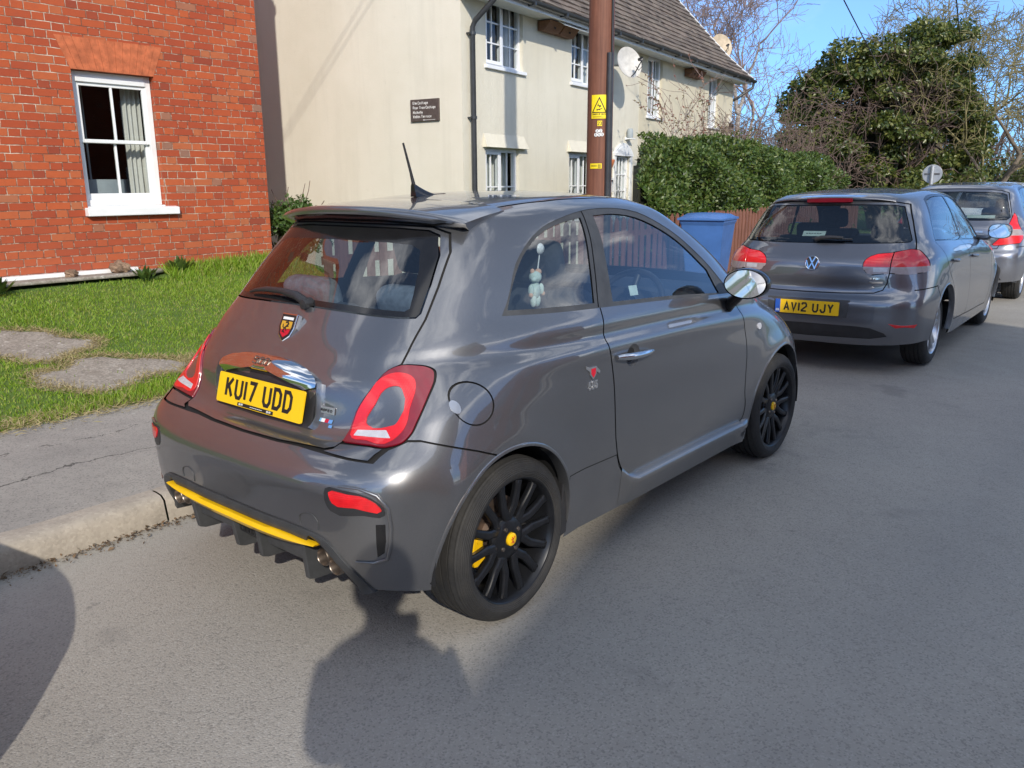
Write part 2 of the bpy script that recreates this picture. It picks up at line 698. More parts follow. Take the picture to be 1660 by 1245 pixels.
def shell_cut(bm, poly, axis, pred):
    """cut the faces that pass pred along every side of the outline"""
    a, b = AX[axis]
    us = [q[0] for q in poly]
    vs = [q[1] for q in poly]
    lo = (min(us) - .002, min(vs) - .002)
    hi = (max(us) + .002, max(vs) + .002)
    cand = {}
    for f in bm.faces:
        c = [v.co for v in f.verts]
        fu = [p[a] for p in c]
        fv = [p[b] for p in c]
        if max(fu) < lo[0] or min(fu) > hi[0] or max(fv) < lo[1] or min(fv) > hi[1]:
            continue
        if pred(f):
            cand[f] = (min(fu), max(fu), min(fv), max(fv))
    n = len(poly)
    for i in range(n):
        p, q = poly[i], poly[(i + 1) % n]
        du, dv = q[0] - p[0], q[1] - p[1]
        l = math.hypot(du, dv)
        if l < 1e-7:
            continue
        ul, uh = min(p[0], q[0]) - 1e-4, max(p[0], q[0]) + 1e-4
        vl, vh = min(p[1], q[1]) - 1e-4, max(p[1], q[1]) + 1e-4
        hit = [f for f, w in cand.items() if w[1] >= ul and w[0] <= uh and w[3] >= vl and w[2] <= vh]
        if not hit:
            continue
        co, no = [0, 0, 0], [0, 0, 0]
        co[a], co[b] = p
        no[a], no[b] = -dv / l, du / l
        es = {e for f in hit for e in f.edges}
        vv = {v for f in hit for v in f.verts}
        for f in hit:
            del cand[f]
        r = bmesh.ops.bisect_plane(bm, geom=list(vv) + list(es) + hit, dist=2e-5, plane_co=co, plane_no=no)
        for g in r['geom']:
            if isinstance(g, bmesh.types.BMFace) and g.is_valid and g not in cand:
                c = [v.co for v in g.verts]
                fu = [x[a] for x in c]
                fv = [x[b] for x in c]
                cand[g] = (min(fu), max(fu), min(fv), max(fv))


class Shell:
    def __init__(self, rows, crown, ku=6, kv=5):
        self.data = car_surface(rows, crown, ku, kv)
        self.bm = make_shell(*self.data)
        self.lu = self.bm.verts.layers.float['u']
        self.lv = self.bm.verts.layers.float['v']
        self.regs = []
        self.names = {}
        verts, faces, _, _ = self.data
        self.base = self.bm.copy()
        self.bvh = BVHTree.FromBMesh(self.base)

    # predicates: side -1 right, +1 left, 0 both; u range counted from the rear centre on either side
    def pred(self, side=0, u0=0, u1=99, v0=-1, v1=99):
        lu, lv = self.lu, self.lv
        C = 2 * self.half

        def fn(f):
            us = []
            y = 0
            for v in f.verts:
                y += v.co.y
                us.append(v[lv])
            y /= len(f.verts)
            if side and y * side < 0:
                return False
            m = sum(us) / len(us)
            if m < v0 or m > v1:
                return False
            q = f.verts[0][lu]
            q = min(q, C - q)
            return u0 <= q <= u1
        return fn

    half = 16

    def region(self, tag, poly, axis='y', pred=None, gap=0.0):
        """an outline that becomes a panel of its own (tag) with a gap round it; tag None only removes"""
        pred = pred or (lambda f: True)
        inner = poly
        if gap and tag is not None:
            inner = offset_poly(poly, -gap / 2)
            outer = offset_poly(poly, gap / 2)
            shell_cut(self.bm, outer, axis, pred)
            shell_cut(self.bm, inner, axis, pred)
            self.regs.append((None, outer, axis, pred))
            self.regs.append((tag, inner, axis, pred))
        else:
            shell_cut(self.bm, poly, axis, pred)
            self.regs.append((tag, poly, axis, pred))
        return inner

    def classify(self):
        lt = self.bm.faces.layers.int['tag']
        ids = {'body': 0}
        for f in self.bm.faces:
            f[lt] = 0
        for tag, poly, axis, pred in self.regs:
            if tag is not None and tag not in ids:
                ids[tag] = len(ids)
            val = -1 if tag is None else ids[tag]
            us = [q[0] for q in poly]
            vs = [q[1] for q in poly]
            lo = (min(us), min(vs))
            hi = (max(us), max(vs))
            for f in self.bm.faces:
                c = f.calc_center_median()
                u, v = _p2(c, axis)
                if lo[0] <= u <= hi[0] and lo[1] <= v <= hi[1] and pred(f) and inpoly(u, v, poly):
                    f[lt] = val
        self.ids = ids

    def extract(self, tag, name, mat, parent, offset=0.0, thick=0.0):
        lt = self.bm.faces.layers.int['tag']
        ln = self.bm.verts.layers.float_vector['nrm']
        tags = tag if isinstance(tag, (list, tuple)) else [tag]
        want = {self.ids[t] for t in tags if t in self.ids}
        idx, vs, ns, fs = {}, [], [], []
        for f in self.bm.faces:
            if f[lt] not in want or f.calc_area() < 1e-9:
                continue
            g = []
            for v in f.verts:
                if v.index == -1 or v not in idx:
                    n = v[ln].normalized()
                    idx[v] = len(vs)
                    vs.append(v.co + n * offset)
                    ns.append(n)
                g.append(idx[v])
            fs.append(g)
        if not fs:
            return None
        me = bpy.data.meshes.new(name)
        if thick:
            k = len(vs)
            cnt = {}
            for g in fs:
                for i in range(len(g)):
                    e = (g[i], g[(i + 1) % len(g)])
                    cnt[e] = 1
            rim = [(a, b) for (a, b) in cnt if (b, a) not in cnt]
            vs2 = [vs[i] - ns[i] * thick for i in range(k)]
            allv = vs + vs2
            allf = [tuple(g) for g in fs] + [(b, a, a + k, b + k) for a, b in rim]
            me.from_pydata([tuple(p) for p in allv], [], allf)
            nn = ns + ns
            me.shade_smooth()
            nf = len(fs)
            loops = []
            for pi_, pol in enumerate(me.polygons):
                for li in pol.loop_indices:
                    if pi_ < nf:
                        loops.append(tuple(nn[me.loops[li].vertex_index]))
                    else:
                        loops.append((0, 0, 0))
            me.normals_split_custom_set(loops)
        else:
            me.from_pydata([tuple(p) for p in vs], [], [tuple(g) for g in fs])
            me.shade_smooth()
            me.normals_split_custom_set_from_vertices([tuple(n) for n in ns])
        me.materials.append(mat)
        return link_mesh(name, me, parent)

    def hit(self, o, d):
        return self.bvh.ray_cast(Vector(o), Vector(d).normalized())

    def on_side(self, x, z, side=-1, off=0.0):
        """point on the flank seen square from the side"""
        loc, n, i, dist = self.bvh.ray_cast(Vector((x, side * 3, z)), Vector((0, -side, 0)))
        if loc is None:
            return None, None
        return loc + n * off, n

    def on_rear(self, y, z, off=0.0):
        loc, n, i, dist = self.bvh.ray_cast(Vector((-4, y, z)), Vector((1, 0, 0)))
        if loc is None:
            return None, None
        return loc + n * off, n

    def patch(self, name, poly, how, mat, parent, side=-1, off=0.003, thick=0.006, n=10, smooth=40, bulge=0.0):
        """a raised plate that follows the shell: outline in (x, z) or (y, z)"""
        fn = (lambda u, v, o: self.on_side(u, v, side, o)) if how == 'y' else (lambda u, v, o: self.on_rear(u, v, o))
        cu = sum(q[0] for q in poly) / len(poly)
        cv = sum(q[1] for q in poly) / len(poly)
        rings = []
        for k in range(n, 0, -1):
            t = k / n
            rings.append([(cu + (a - cu) * t, cv + (b - cv) * t) for a, b in poly])
        m = len(poly)
        vs, fs = [], []
        for k, r in enumerate(rings):
            t = (n - k) / n
            for q in r:
                p, nn = fn(q[0], q[1], off + thick + bulge * (1 - t * t))
                vs.append(p)
        p, nn = fn(cu, cv, off + thick + bulge)
        vs.append(p)
        for k in range(n - 1):
            for i in range(m):
                j = (i + 1) % m
                fs.append((k * m + i, k * m + j, (k + 1) * m + j, (k + 1) * m + i))
        for i in range(m):
            fs.append(((n - 1) * m + i, (n - 1) * m + (i + 1) % m, len(vs) - 1))
        k0 = len(vs)
        for q in poly:
            p, nn = fn(q[0], q[1], off - 0.004)
            vs.append(p)
        for i in range(m):
            fs.append((k0 + i, k0 + (i + 1) % m, (i + 1) % m, i))
        mb = MB()
        mb.add(vs, fs)
        return mb.build(name, mat, parent, smooth=smooth, fix=True)
# ------------------------------------------------------------------ vehicle materials
def car_paint(name, col, fleck=0.5, rough=0.32, dirt=0.25, metal=0.75):
    N = Nodes(name)
    co = N.coord('Object')
    fl = N.n('ShaderNodeTexVoronoi', {'Vector': co, 'Scale': 2600.0}).outputs['Color']
    hv = N.sep(fl)[0]
    lo = [c * (1 - 0.35 * fleck) for c in col]
    hi = [min(1, c * (1 + 0.6 * fleck)) for c in col]
    base = N.ramp(hv, [(0.1, lo), (0.9, hi)])
    # road dust: more on the low flanks, broken up
    z = N.sep(co)[2]
    low = N.ramp(z, [(0.15, 1.0), (0.62, 0.0)])
    br = N.ramp(N.noise(5.0, 6, 0.65), [(0.35, 0.15), (0.75, 1.0)])
    d = N.math('MULTIPLY', N.math('MULTIPLY', low, br), dirt)
    d = N.math('ADD', d, N.math('MULTIPLY', N.ramp(N.noise(2.3, 5, 0.6), [(0.45, 0.0), (0.8, 1.0)]), 0.035))
    base = N.mix(d, base, (0.17, 0.155, 0.13))
    N.set(Base_Color=base, Metallic=N.math('SUBTRACT', metal, N.math('MULTIPLY', d, metal)),
          Roughness=N.math('ADD', rough, N.math('MULTIPLY', d, 0.4)))
    N.b.inputs['Coat Weight'].default_value = 1.0
    N.put(N.b.inputs['Coat Roughness'], N.math('ADD', 0.012, N.math('MULTIPLY', d, 0.35)))
    N.b.inputs['Coat IOR'].default_value = 1.85
    wob = N.noise(3.0, 2, 0.5)
    N.set(Coat_Normal=N.bump(wob, 0.02, 0.01))
    return N.m


def glass_mat(name, tint=(0.55, 0.62, 0.6), refl=0.0):
    N = Nodes(name)
    tr = N.n('ShaderNodeBsdfTransparent', {'Color': tint})
    gl = N.n('ShaderNodeBsdfGlossy', {'Color': (1, 1, 1), 'Roughness': 0.0})
    fc = N.n('ShaderNodeLayerWeight', {'Blend': 0.5}).outputs['Facing']
    f = N.math('ADD', N.math('MULTIPLY', N.math('POWER', fc, 4.0), 0.85), 0.04 + refl)
    mx = N.n('ShaderNodeMixShader', {0: f, 1: tr, 2: gl})
    N.t.links.new(mx.outputs[0], N.o.inputs['Surface'])
    return N.m


def plate_mat(name, col):
    N = Nodes(name)
    N.set(Base_Color=N.ramp(N.noise(14, 4), [(0.3, [c * .93 for c in col]), (0.8, col)]), Roughness=0.28, Specular_IOR_Level=0.5)
    return N.m


def lamp_mat(name, col, rough=0.08, ribs=0.0, axis=2, scale=70.0):
    """moulded lamp lens"""
    N = Nodes(name)
    N.set(Base_Color=N.ramp(N.noise(30, 3), [(0.3, [c * .8 for c in col]), (0.7, col)]), Roughness=0.35)
    N.b.inputs['Coat Weight'].default_value = 1.0
    N.b.inputs['Coat Roughness'].default_value = rough
    if ribs:
        v = N.sep(N.coord())
        w = N.math('SINE', N.math('MULTIPLY', v[axis], scale * 6.28))
        w2 = N.math('SINE', N.math('MULTIPLY', v[1], scale * 6.28))
        N.set(Normal=N.bump(N.math('ADD', w, w2), ribs, 0.002))
    return N.m


def rubber_mat(name):
    N = Nodes(name)
    co = N.coord()
    v = N.sep(co)
    r = N.math('SQRT', N.math('ADD', N.math('MULTIPLY', v[0], v[0]), N.math('MULTIPLY', v[2], v[2])))
    dust = N.ramp(N.noise(7, 6, 0.65), [(0.35, (0.014, 0.014, 0.015)), (0.8, (0.038, 0.036, 0.033))])
    N.set(Base_Color=dust, Roughness=N.ramp(N.noise(20, 4), [(0.2, 0.62), (0.8, 0.85)]))
    an = N.math('ARCTAN2', v[2], v[0])
    saw = N.math('PINGPONG', N.math('ADD', N.math('MULTIPLY', an, 70 / 6.2832), N.math('MULTIPLY', v[1], 22.0)), 0.5)
    groove = N.math('LESS_THAN', saw, 0.11)
    tread = N.math('GREATER_THAN', r, 0.281)
    rib = N.math('MULTIPLY', N.math('SINE', N.math('MULTIPLY', r, 1100.0)), 0.12)
    h = N.math('SUBTRACT', rib, N.math('MULTIPLY', groove, tread))
    N.set(Normal=N.bump(h, 0.9, 0.006))
    return N.m


M = {}
M['paint'] = car_paint('dark_grey_metallic_paint', (0.140, 0.143, 0.152), 0.45, 0.34, 0.26, 0.74)
M['paint_silver'] = car_paint('grey_metallic_paint', (0.150, 0.155, 0.172), 0.4, 0.36, 0.22, 0.82)
M['paint_pale'] = car_paint('silver_metallic_paint', (0.17, 0.18, 0.21), 0.3, 0.36, 0.2, 0.75)
M['paint_white'] = car_paint('white_paint', (0.68, 0.69, 0.70), 0.1, 0.35, 0.2, 0.0)
M['glass'] = glass_mat('window_glass', (0.70, 0.77, 0.80), 0.09)
M['glass_rear'] = glass_mat('rear_window_glass', (0.60, 0.68, 0.72), 0.07)
M['glass_dark'] = glass_mat('tinted_window_glass', (0.50, 0.56, 0.58), 0.04)
M['black_plastic'] = simple('black_plastic', (0.022, 0.022, 0.024), 0.42, 0, 0.25, 12, 0.15, 400)
M['grey_plastic'] = simple('grey_plastic', (0.045, 0.047, 0.05), 0.5, 0, 0.25, 12, 0.2, 500)
M['gloss_black'] = simple('gloss_black', (0.012, 0.012, 0.013), 0.12, 0, 0.2, 12)
M['black_rim'] = simple('satin_black_alloy', (0.014, 0.015, 0.018), 0.30, 0.35, 0.25, 14)
M['silver_rim'] = simple('silver_alloy', (0.55, 0.56, 0.58), 0.28, 0.85, 0.1, 14)
M['rubber'] = rubber_mat('tyre_rubber')
M['chrome'] = simple('chrome', (0.75, 0.75, 0.76), 0.06, 1.0, 0.04, 5)
M['steel'] = simple('worn_steel', (0.24, 0.20, 0.17), 0.35, 0.9, 0.3, 25)
M['disc'] = simple('brake_disc_steel', (0.20, 0.15, 0.12), 0.4, 0.8, 0.35, 25)
M['yellow'] = simple('yellow_lacquer', (0.80, 0.48, 0.008), 0.28, 0, 0.06, 10)
M['plate_yellow'] = plate_mat('reflective_yellow', (0.90, 0.56, 0.012))
M['ink'] = simple('black_lettering', (0.012, 0.012, 0.012), 0.4)
M['red_lens'] = lamp_mat('dark_red_lens', (0.20, 0.003, 0.014))
M['red_bright'] = lamp_mat('bright_red_lens', (0.72, 0.008, 0.014), 0.05, 0.10, 2, 150)
M['clear_lens'] = lamp_mat('clear_lens', (0.55, 0.56, 0.60), 0.06, 0.25, 2, 130)
M['clear_dim'] = lamp_mat('smoky_clear_lens', (0.36, 0.30, 0.30), 0.06, 0.2, 2, 130)
M['orange_lens'] = lamp_mat('smoky_lens', (0.35, 0.10, 0.05), 0.06, 0.4, 2, 110)
M['lining'] = simple('black_cavity', (0.008, 0.008, 0.009), 0.8)
M['trim_dark'] = simple('dark_interior_trim', (0.028, 0.029, 0.032), 0.75, 0, 0.2, 20, 0.2, 200)
M['seat'] = simple('dark_seat_fabric', (0.05, 0.055, 0.065), 0.9, 0, 0.25, 40, 0.4, 300)
M['seat_grey'] = simple('grey_seat_fabric', (0.20, 0.22, 0.25), 0.9, 0, 0.3, 30, 0.4, 300)
M['white_plastic'] = simple('white_plastic', (0.72, 0.73, 0.72), 0.35, 0, 0.06, 10)
M['mirror'] = simple('mirror_glass', (0.86, 0.87, 0.88), 0.02, 1.0, 0.01, 3)
M['sill_paint'] = M['paint']
M['white_cloth'] = simple('pale_green_cloth', (0.55, 0.66, 0.60), 0.9, 0, 0.1, 40, 0.5, 200)
M['peach_cloth'] = simple('peach_cloth', (0.66, 0.40, 0.28), 0.9, 0, 0.1, 40, 0.5, 200)
M['red'] = simple('red_enamel', (0.50, 0.012, 0.03), 0.25)
M['gold'] = simple('gold_enamel', (0.62, 0.36, 0.04), 0.25, 0.2)
M['blue'] = simple('pale_blue_enamel', (0.18, 0.42, 0.62), 0.3)
M['eu_blue'] = simple('blue_plate_band', (0.02, 0.09, 0.42), 0.3)
# ------------------------------------------------------------------ materials of the setting
def asphalt_mat():
    N = Nodes('worn_asphalt')
    co = N.coord()
    agg = N.n('ShaderNodeTexVoronoi', {'Vector': co, 'Scale': 170.0}).outputs
    chip = N.sep(agg['Color'])[0]
    big = N.noise(0.55, 6, 0.6)
    mid = N.noise(4.5, 6, 0.65)
    fine = N.noise(55, 3, 0.6)
    base = N.ramp(big, [(0.30, (0.275, 0.258, 0.230)), (0.55, (0.325, 0.304, 0.268)), (0.75, (0.37, 0.342, 0.300))])
    base = N.mix(N.math('MULTIPLY', N.ramp(mid, [(0.42, 0.0), (0.75, 1.0)]), 0.28), base, (0.215, 0.203, 0.185))
    base = N.mix(N.math('MULTIPLY', N.math('GREATER_THAN', chip, 0.85), 0.24), base, (0.46, 0.44, 0.41))
    base = N.mix(N.math('MULTIPLY', N.math('LESS_THAN', chip, 0.15), 0.34), base, (0.085, 0.083, 0.080))
    # dusty strip where no tyre runs, along the kerb
    y = N.sep(co)[1]
    strip = N.ramp(N.math('ADD', y, N.math('MULTIPLY', N.math('SUBTRACT', mid, 0.5), 0.5)), [(0.0, 0.0), (0.55, 0.35), (0.95, 1.0)])
    base = N.mix(N.math('MULTIPLY', strip, 0.40), base, (0.38, 0.345, 0.29))
    # polished wheel tracks, drips of oil and patched bays
    wt = N.math('ABSOLUTE', N.math('SUBTRACT', N.math('ABSOLUTE', N.math('ADD', y, 2.6)), 0.75))
    base = N.mix(N.math('MULTIPLY', N.ramp(N.math('ADD', wt, N.math('MULTIPLY', mid, 0.3)), [(0.15, 1.0), (0.5, 0.0)]), 0.16), base, (0.16, 0.16, 0.165))
    oil = N.ramp(N.noise(1.7, 4, 0.55, N.n('ShaderNodeMapping', {'Vector': co, 'Location': (3.1, 1.7, 0)}).outputs[0]), [(0.62, 0.0), (0.70, 1.0)])
    base = N.mix(N.math('MULTIPLY', oil, 0.32), base, (0.10, 0.098, 0.096))
    drip = N.ramp(N.noise(9.0, 3, 0.5), [(0.70, 0.0), (0.73, 1.0)])
    base = N.mix(N.math('MULTIPLY', drip, 0.30), base, (0.09, 0.088, 0.086))
    # hair cracks
    w = N.n('ShaderNodeTexVoronoi', {'Vector': N.n('ShaderNodeVectorMath', {0: co, 1: N.n('ShaderNodeTexNoise', {'Vector': co, 'Scale': 2.5, 'Detail': 5.0}).outputs['Color']}, operation='ADD').outputs[0], 'Scale': 0.55}, feature='DISTANCE_TO_EDGE').outputs[0]
    crack = N.math('MULTIPLY', N.math('LESS_THAN', w, 0.0018), N.math('GREATER_THAN', big, 0.66))
    base = N.mix(N.math('MULTIPLY', crack, 0.35), base, (0.06, 0.06, 0.06))
    h = N.math('ADD', N.math('MULTIPLY', N.math('SUBTRACT', 1.0, agg['Distance']), 0.8), N.math('MULTIPLY', fine, 0.6))
    N.set(Base_Color=base, Roughness=N.ramp(mid, [(0.3, 0.78), (0.7, 0.93)]), Normal=N.bump(N.math('SUBTRACT', h, N.math('MULTIPLY', crack, 0.8)), 0.40, 0.005))
    return N.m


def path_mat():
    N = Nodes('old_asphalt_pavement')
    co = N.coord()
    chip = N.sep(N.n('ShaderNodeTexVoronoi', {'Vector': co, 'Scale': 150.0}).outputs['Color'])[0]
    big = N.noise(1.1, 6, 0.6)
    mid = N.noise(7, 6, 0.65)
    base = N.ramp(big, [(0.3, (0.255, 0.243, 0.222)), (0.7, (0.345, 0.325, 0.29))])
    base = N.mix(N.math('MULTIPLY', N.ramp(mid, [(0.45, 0.0), (0.7, 1.0)]), 0.30), base, (0.155, 0.15, 0.138))
    base = N.mix(N.math('MULTIPLY', N.math('GREATER_THAN', chip, 0.85), 0.24), base, (0.36, 0.34, 0.31))
    base = N.mix(N.math('MULTIPLY', N.math('LESS_THAN', chip, 0.15), 0.40), base, (0.08, 0.08, 0.078))
    # lichen spots
    sp = N.noise(16, 3, 0.5)
    base = N.mix(N.math('MULTIPLY', N.ramp(sp, [(0.69, 0.0), (0.72, 1.0)]), 0.55), base, (0.42, 0.42, 0.38))
    # one long wandering crack
    v = N.sep(co)
    wob = N.math('MULTIPLY', N.math('SUBTRACT', N.noise(2.6, 6, 0.7), 0.5), 0.28)
    d1 = N.math('ABSOLUTE', N.math('SUBTRACT', N.math('ADD', v[1], wob), 1.78))
    wob2 = N.math('MULTIPLY', N.math('SUBTRACT', N.noise(2.0, 6, 0.7, N.n('ShaderNodeMapping', {'Vector': co, 'Location': (7, 3, 0)}).outputs[0]), 0.5), 0.5)
    d2 = N.math('ABSOLUTE', N.math('SUBTRACT', N.math('ADD', v[1], wob2), 2.28))
    cr = N.math('MAXIMUM', N.math('LESS_THAN', d1, 0.006), N.math('MULTIPLY', N.math('LESS_THAN', d2, 0.005), N.math('GREATER_THAN', mid, 0.47)))
    base = N.mix(N.math('MULTIPLY', cr, 0.8), base, (0.035, 0.033, 0.03))
    N.set(Base_Color=base, Roughness=0.9, Normal=N.bump(N.math('SUBTRACT', N.math('ADD', N.noise(90, 4, 0.6), N.math('MULTIPLY', mid, 0.7)), N.math('MULTIPLY', cr, 1.5)), 0.45, 0.006))
    return N.m


def stone_mat(name, a, b, spot=0.4, chips=1.0):
    N = Nodes(name)
    mid = N.noise(9, 7, 0.65)
    base = N.ramp(mid, [(0.3, a), (0.7, b)])
    chip = N.sep(N.n('ShaderNodeTexVoronoi', {'Vector': N.coord(), 'Scale': 85.0}).outputs['Color'])[0]
    base = N.mix(N.math('MULTIPLY', N.math('LESS_THAN', chip, 0.25), 0.35 * chips), base, [c * .45 for c in a])
    base = N.mix(N.math('MULTIPLY', N.math('GREATER_THAN', chip, 0.85), 0.3 * chips), base, [min(1, c * 1.5) for c in b])
    sp = N.noise(13, 2, 0.5)
    base = N.mix(N.math('MULTIPLY', N.ramp(sp, [(0.66, 0.0), (0.70, 1.0)]), spot), base, (0.62, 0.60, 0.54))
    z = N.sep(N.coord())[2]
    N.set(Base_Color=base, Roughness=0.92, Normal=N.bump(N.math('ADD', N.noise(60, 5, 0.65), N.math('MULTIPLY', mid, 0.5)), 0.4, 0.006))
    return N.m


def brick_mat():
    """Flemish bond with patchy pale repointing"""
    N = Nodes('red_brick_flemish_bond')
    co = N.coord()
    wobv = N.n('ShaderNodeTexNoise', {'Vector': co, 'Scale': 7.0, 'Detail': 4.0, 'Roughness': 0.6}).outputs['Color']
    wv = N.sep(wobv)
    v = N.sep(co)
    u = N.math('ADD', N.math('ADD', v[0], v[1]), N.math('MULTIPLY', N.math('SUBTRACT', wv[0], 0.5), 0.022))
    z = N.math('ADD', v[2], N.math('MULTIPLY', N.math('SUBTRACT', wv[1], 0.5), 0.013))
    H, P = 0.0765, 0.342
    rz = N.math('DIVIDE', z, H)
    row = N.math('FLOOR', rz)
    fz = N.math('FRACT', rz)
    odd = N.math('MULTIPLY', N.math('FRACT', N.math('MULTIPLY', row, 0.5)), P)
    jit = N.math('MULTIPLY', N.n('ShaderNodeTexWhiteNoise', {'W': row}, noise_dimensions='1D').outputs[0], 0.05)
    t = N.math('DIVIDE', N.math('ADD', N.math('ADD', u, odd), jit), P)
    cell = N.math('FLOOR', t)
    ft = N.math('FRACT', t)
    isH = N.math('GREATER_THAN', ft, 0.667)
    du = N.math('MINIMUM', N.math('MINIMUM', ft, N.math('SUBTRACT', 1.0, ft)), N.math('ABSOLUTE', N.math('SUBTRACT', ft, 0.667)))
    du = N.math('MULTIPLY', du, P)
    dz = N.math('MULTIPLY', N.math('MINIMUM', fz, N.math('SUBTRACT', 1.0, fz)), H)
    d = N.math('MINIMUM', du, dz)
    ragged = N.math('MULTIPLY', N.noise(38, 4, 0.7), 0.0055)
    mort = N.n('ShaderNodeMapRange', {'Value': N.math('SUBTRACT', d, N.math('SUBTRACT', ragged, 0.0005)), 'From Min': 0.0003, 'From Max': 0.0028, 'To Min': 1.0, 'To Max': 0.0}).outputs[0]
    key = N.n('ShaderNodeCombineXYZ', {0: N.math('ADD', N.math('MULTIPLY', cell, 2.0), isH), 1: row, 2: 0.0}).outputs[0]
    rn = N.n('ShaderNodeTexWhiteNoise', {'Vector': key}, noise_dimensions='3D').outputs
    col = N.ramp(rn[0], [(0.0, (0.26, 0.046, 0.020)), (0.05, (0.34, 0.056, 0.019)), (0.45, (0.39, 0.070, 0.021)), (0.8, (0.45, 0.092, 0.026)), (0.97, (0.41, 0.12, 0.045)), (1.0, (0.23, 0.14, 0.10))])
    blot = N.noise(14, 6, 0.65)
    col = N.mix(N.math('MULTIPLY', N.ramp(blot, [(0.45, 0.0), (0.75, 1.0)]), 0.30), col, (0.25, 0.055, 0.03))
    wash = N.noise(0.8, 5, 0.6)
    col = N.mix(N.math('MULTIPLY', N.ramp(wash, [(0.42, 0.0), (0.75, 1.0)]), 0.28), col, (0.42, 0.095, 0.030))
    low = N.n('ShaderNodeMapRange', {'Value': v[2], 'From Min': 0.6, 'From Max': 1.3, 'To Min': 0.35, 'To Max': 0.0}).outputs[0]
    col = N.mix(N.math('MULTIPLY', low, blot), col, (0.16, 0.10, 0.07))
    # mortar: cream where repointed, elsewhere thin, recess shade put into the dark colour
    rep = N.noise(2.1, 5, 0.68)
    mc = N.ramp(rep, [(0.46, (0.17, 0.075, 0.045)), (0.56, (0.36, 0.23, 0.16)), (0.66, (0.62, 0.53, 0.42))])
    fleck = N.ramp(N.noise(19, 4, 0.7), [(0.50, 0.0), (0.57, 1.0)])
    mc = N.mix(N.math('MULTIPLY', fleck, 0.55), mc, (0.58, 0.47, 0.36))
    out = N.mix(mort, col, mc)
    h = N.math('ADD', N.math('MULTIPLY', N.math('SUBTRACT', 1.0, mort), 1.0), N.math('MULTIPLY', N.noise(80, 5, 0.7), 0.35))
    h = N.math('ADD', h, N.math('MULTIPLY', rn[0], 0.25))
    N.set(Base_Color=out, Roughness=0.88, Normal=N.bump(h, 0.75, 0.007))
    return N.m


def render_mat(name, a, b, bump, streak=0.25, dirt=(0.42, 0.40, 0.33)):
    N = Nodes(name)
    co = N.coord()
    big = N.noise(0.9, 6, 0.6)
    st = N.noise(1.0, 6, 0.65, sc=(5.0, 5.0, 0.45))
    base = N.ramp(big, [(0.3, a), (0.7, b)])
    base = N.mix(N.math('MULTIPLY', N.ramp(st, [(0.50, 0.0), (0.80, 1.0)]), streak), base, dirt)
    sp = N.noise(7, 7, 0.7)
    base = N.mix(N.math('MULTIPLY', N.ramp(sp, [(0.62, 0.0), (0.76, 1.0)]), 0.22), base, dirt)
    h = N.math('ADD', N.noise(45, 5, 0.65), N.math('MULTIPLY', N.noise(6, 4, 0.6), 1.3))
    N.set(Base_Color=base, Roughness=0.9, Normal=N.bump(h, bump, 0.012))
    return N.m


def tile_mat():
    N = Nodes('weathered_roof_tile')
    co = N.coord()
    v = N.sep(co)
    row = N.math('FLOOR', N.math('MULTIPLY', v[2], 7.0))
    u = N.math('ADD', N.math('DIVIDE', v[0], 0.22), N.math('MULTIPLY', N.math('FRACT', N.math('MULTIPLY', row, 0.5)), 1.0))
    cell = N.math('FLOOR', u)
    fu = N.math('FRACT', u)
    rn = N.n('ShaderNodeTexWhiteNoise', {'Vector': N.n('ShaderNodeCombineXYZ', {0: cell, 1: row, 2: 0.0}).outputs[0]}, noise_dimensions='3D').outputs[0]
    base = N.ramp(rn, [(0.0, (0.075, 0.056, 0.046)), (0.5, (0.125, 0.095, 0.076)), (1.0, (0.19, 0.145, 0.115))])
    base = N.mix(N.math('MULTIPLY', N.ramp(N.noise(3.5, 7, 0.7), [(0.45, 0.0), (0.7, 1.0)]), 0.55), base, (0.20, 0.17, 0.13))
    lich = N.ramp(N.noise(11, 5, 0.7), [(0.60, 0.0), (0.68, 1.0)])
    base = N.mix(N.math('MULTIPLY', lich, 0.75), base, (0.46, 0.43, 0.35))
    base = N.mix(N.math('MULTIPLY', N.ramp(N.noise(1.6, 4, 0.6), [(0.55, 0.0), (0.75, 1.0)]), 0.4), base, (0.06, 0.055, 0.045))
    j = N.math('LESS_THAN', N.math('ABSOLUTE', N.math('SUBTRACT', fu, 0.5)), 0.46)
    N.set(Base_Color=base, Roughness=0.92, Normal=N.bump(N.math('ADD', N.math('MULTIPLY', j, 0.8), N.noise(40, 4, 0.6)), 0.6, 0.012))
    return N.m


def leaf_mat(name, cols, gloss=0.4, trans=0.25):
    N = Nodes(name)
    r = N.n('ShaderNodeNewGeometry').outputs['Random Per Island']
    n = len(cols)
    c = N.ramp(r, [(i / max(1, n - 1), q) for i, q in enumerate(cols)])
    N.set(Base_Color=c, Roughness=gloss)
    tr = N.n('ShaderNodeBsdfTranslucent', {'Color': N.mix(0.5, c, (0.30, 0.36, 0.05))})
    mx = N.n('ShaderNodeMixShader', {0: trans, 1: N.b.outputs[0], 2: tr.outputs[0]})
    N.t.links.new(mx.outputs[0], N.o.inputs['Surface'])
    return N.m


def wood_mat(name, a, b, sc=(60, 60, 3), rough=0.75):
    N = Nodes(name)
    g = N.noise(1.0, 6, 0.7, sc=sc)
    base = N.ramp(g, [(0.3, a), (0.7, b)])
    base = N.mix(N.math('MULTIPLY', N.ramp(N.noise(3.0, 5, 0.65), [(0.45, 0.0), (0.75, 1.0)]), 0.4), base, [c * .55 for c in a])
    N.set(Base_Color=base, Roughness=rough, Normal=N.bump(g, 0.5, 0.006))
    return N.m


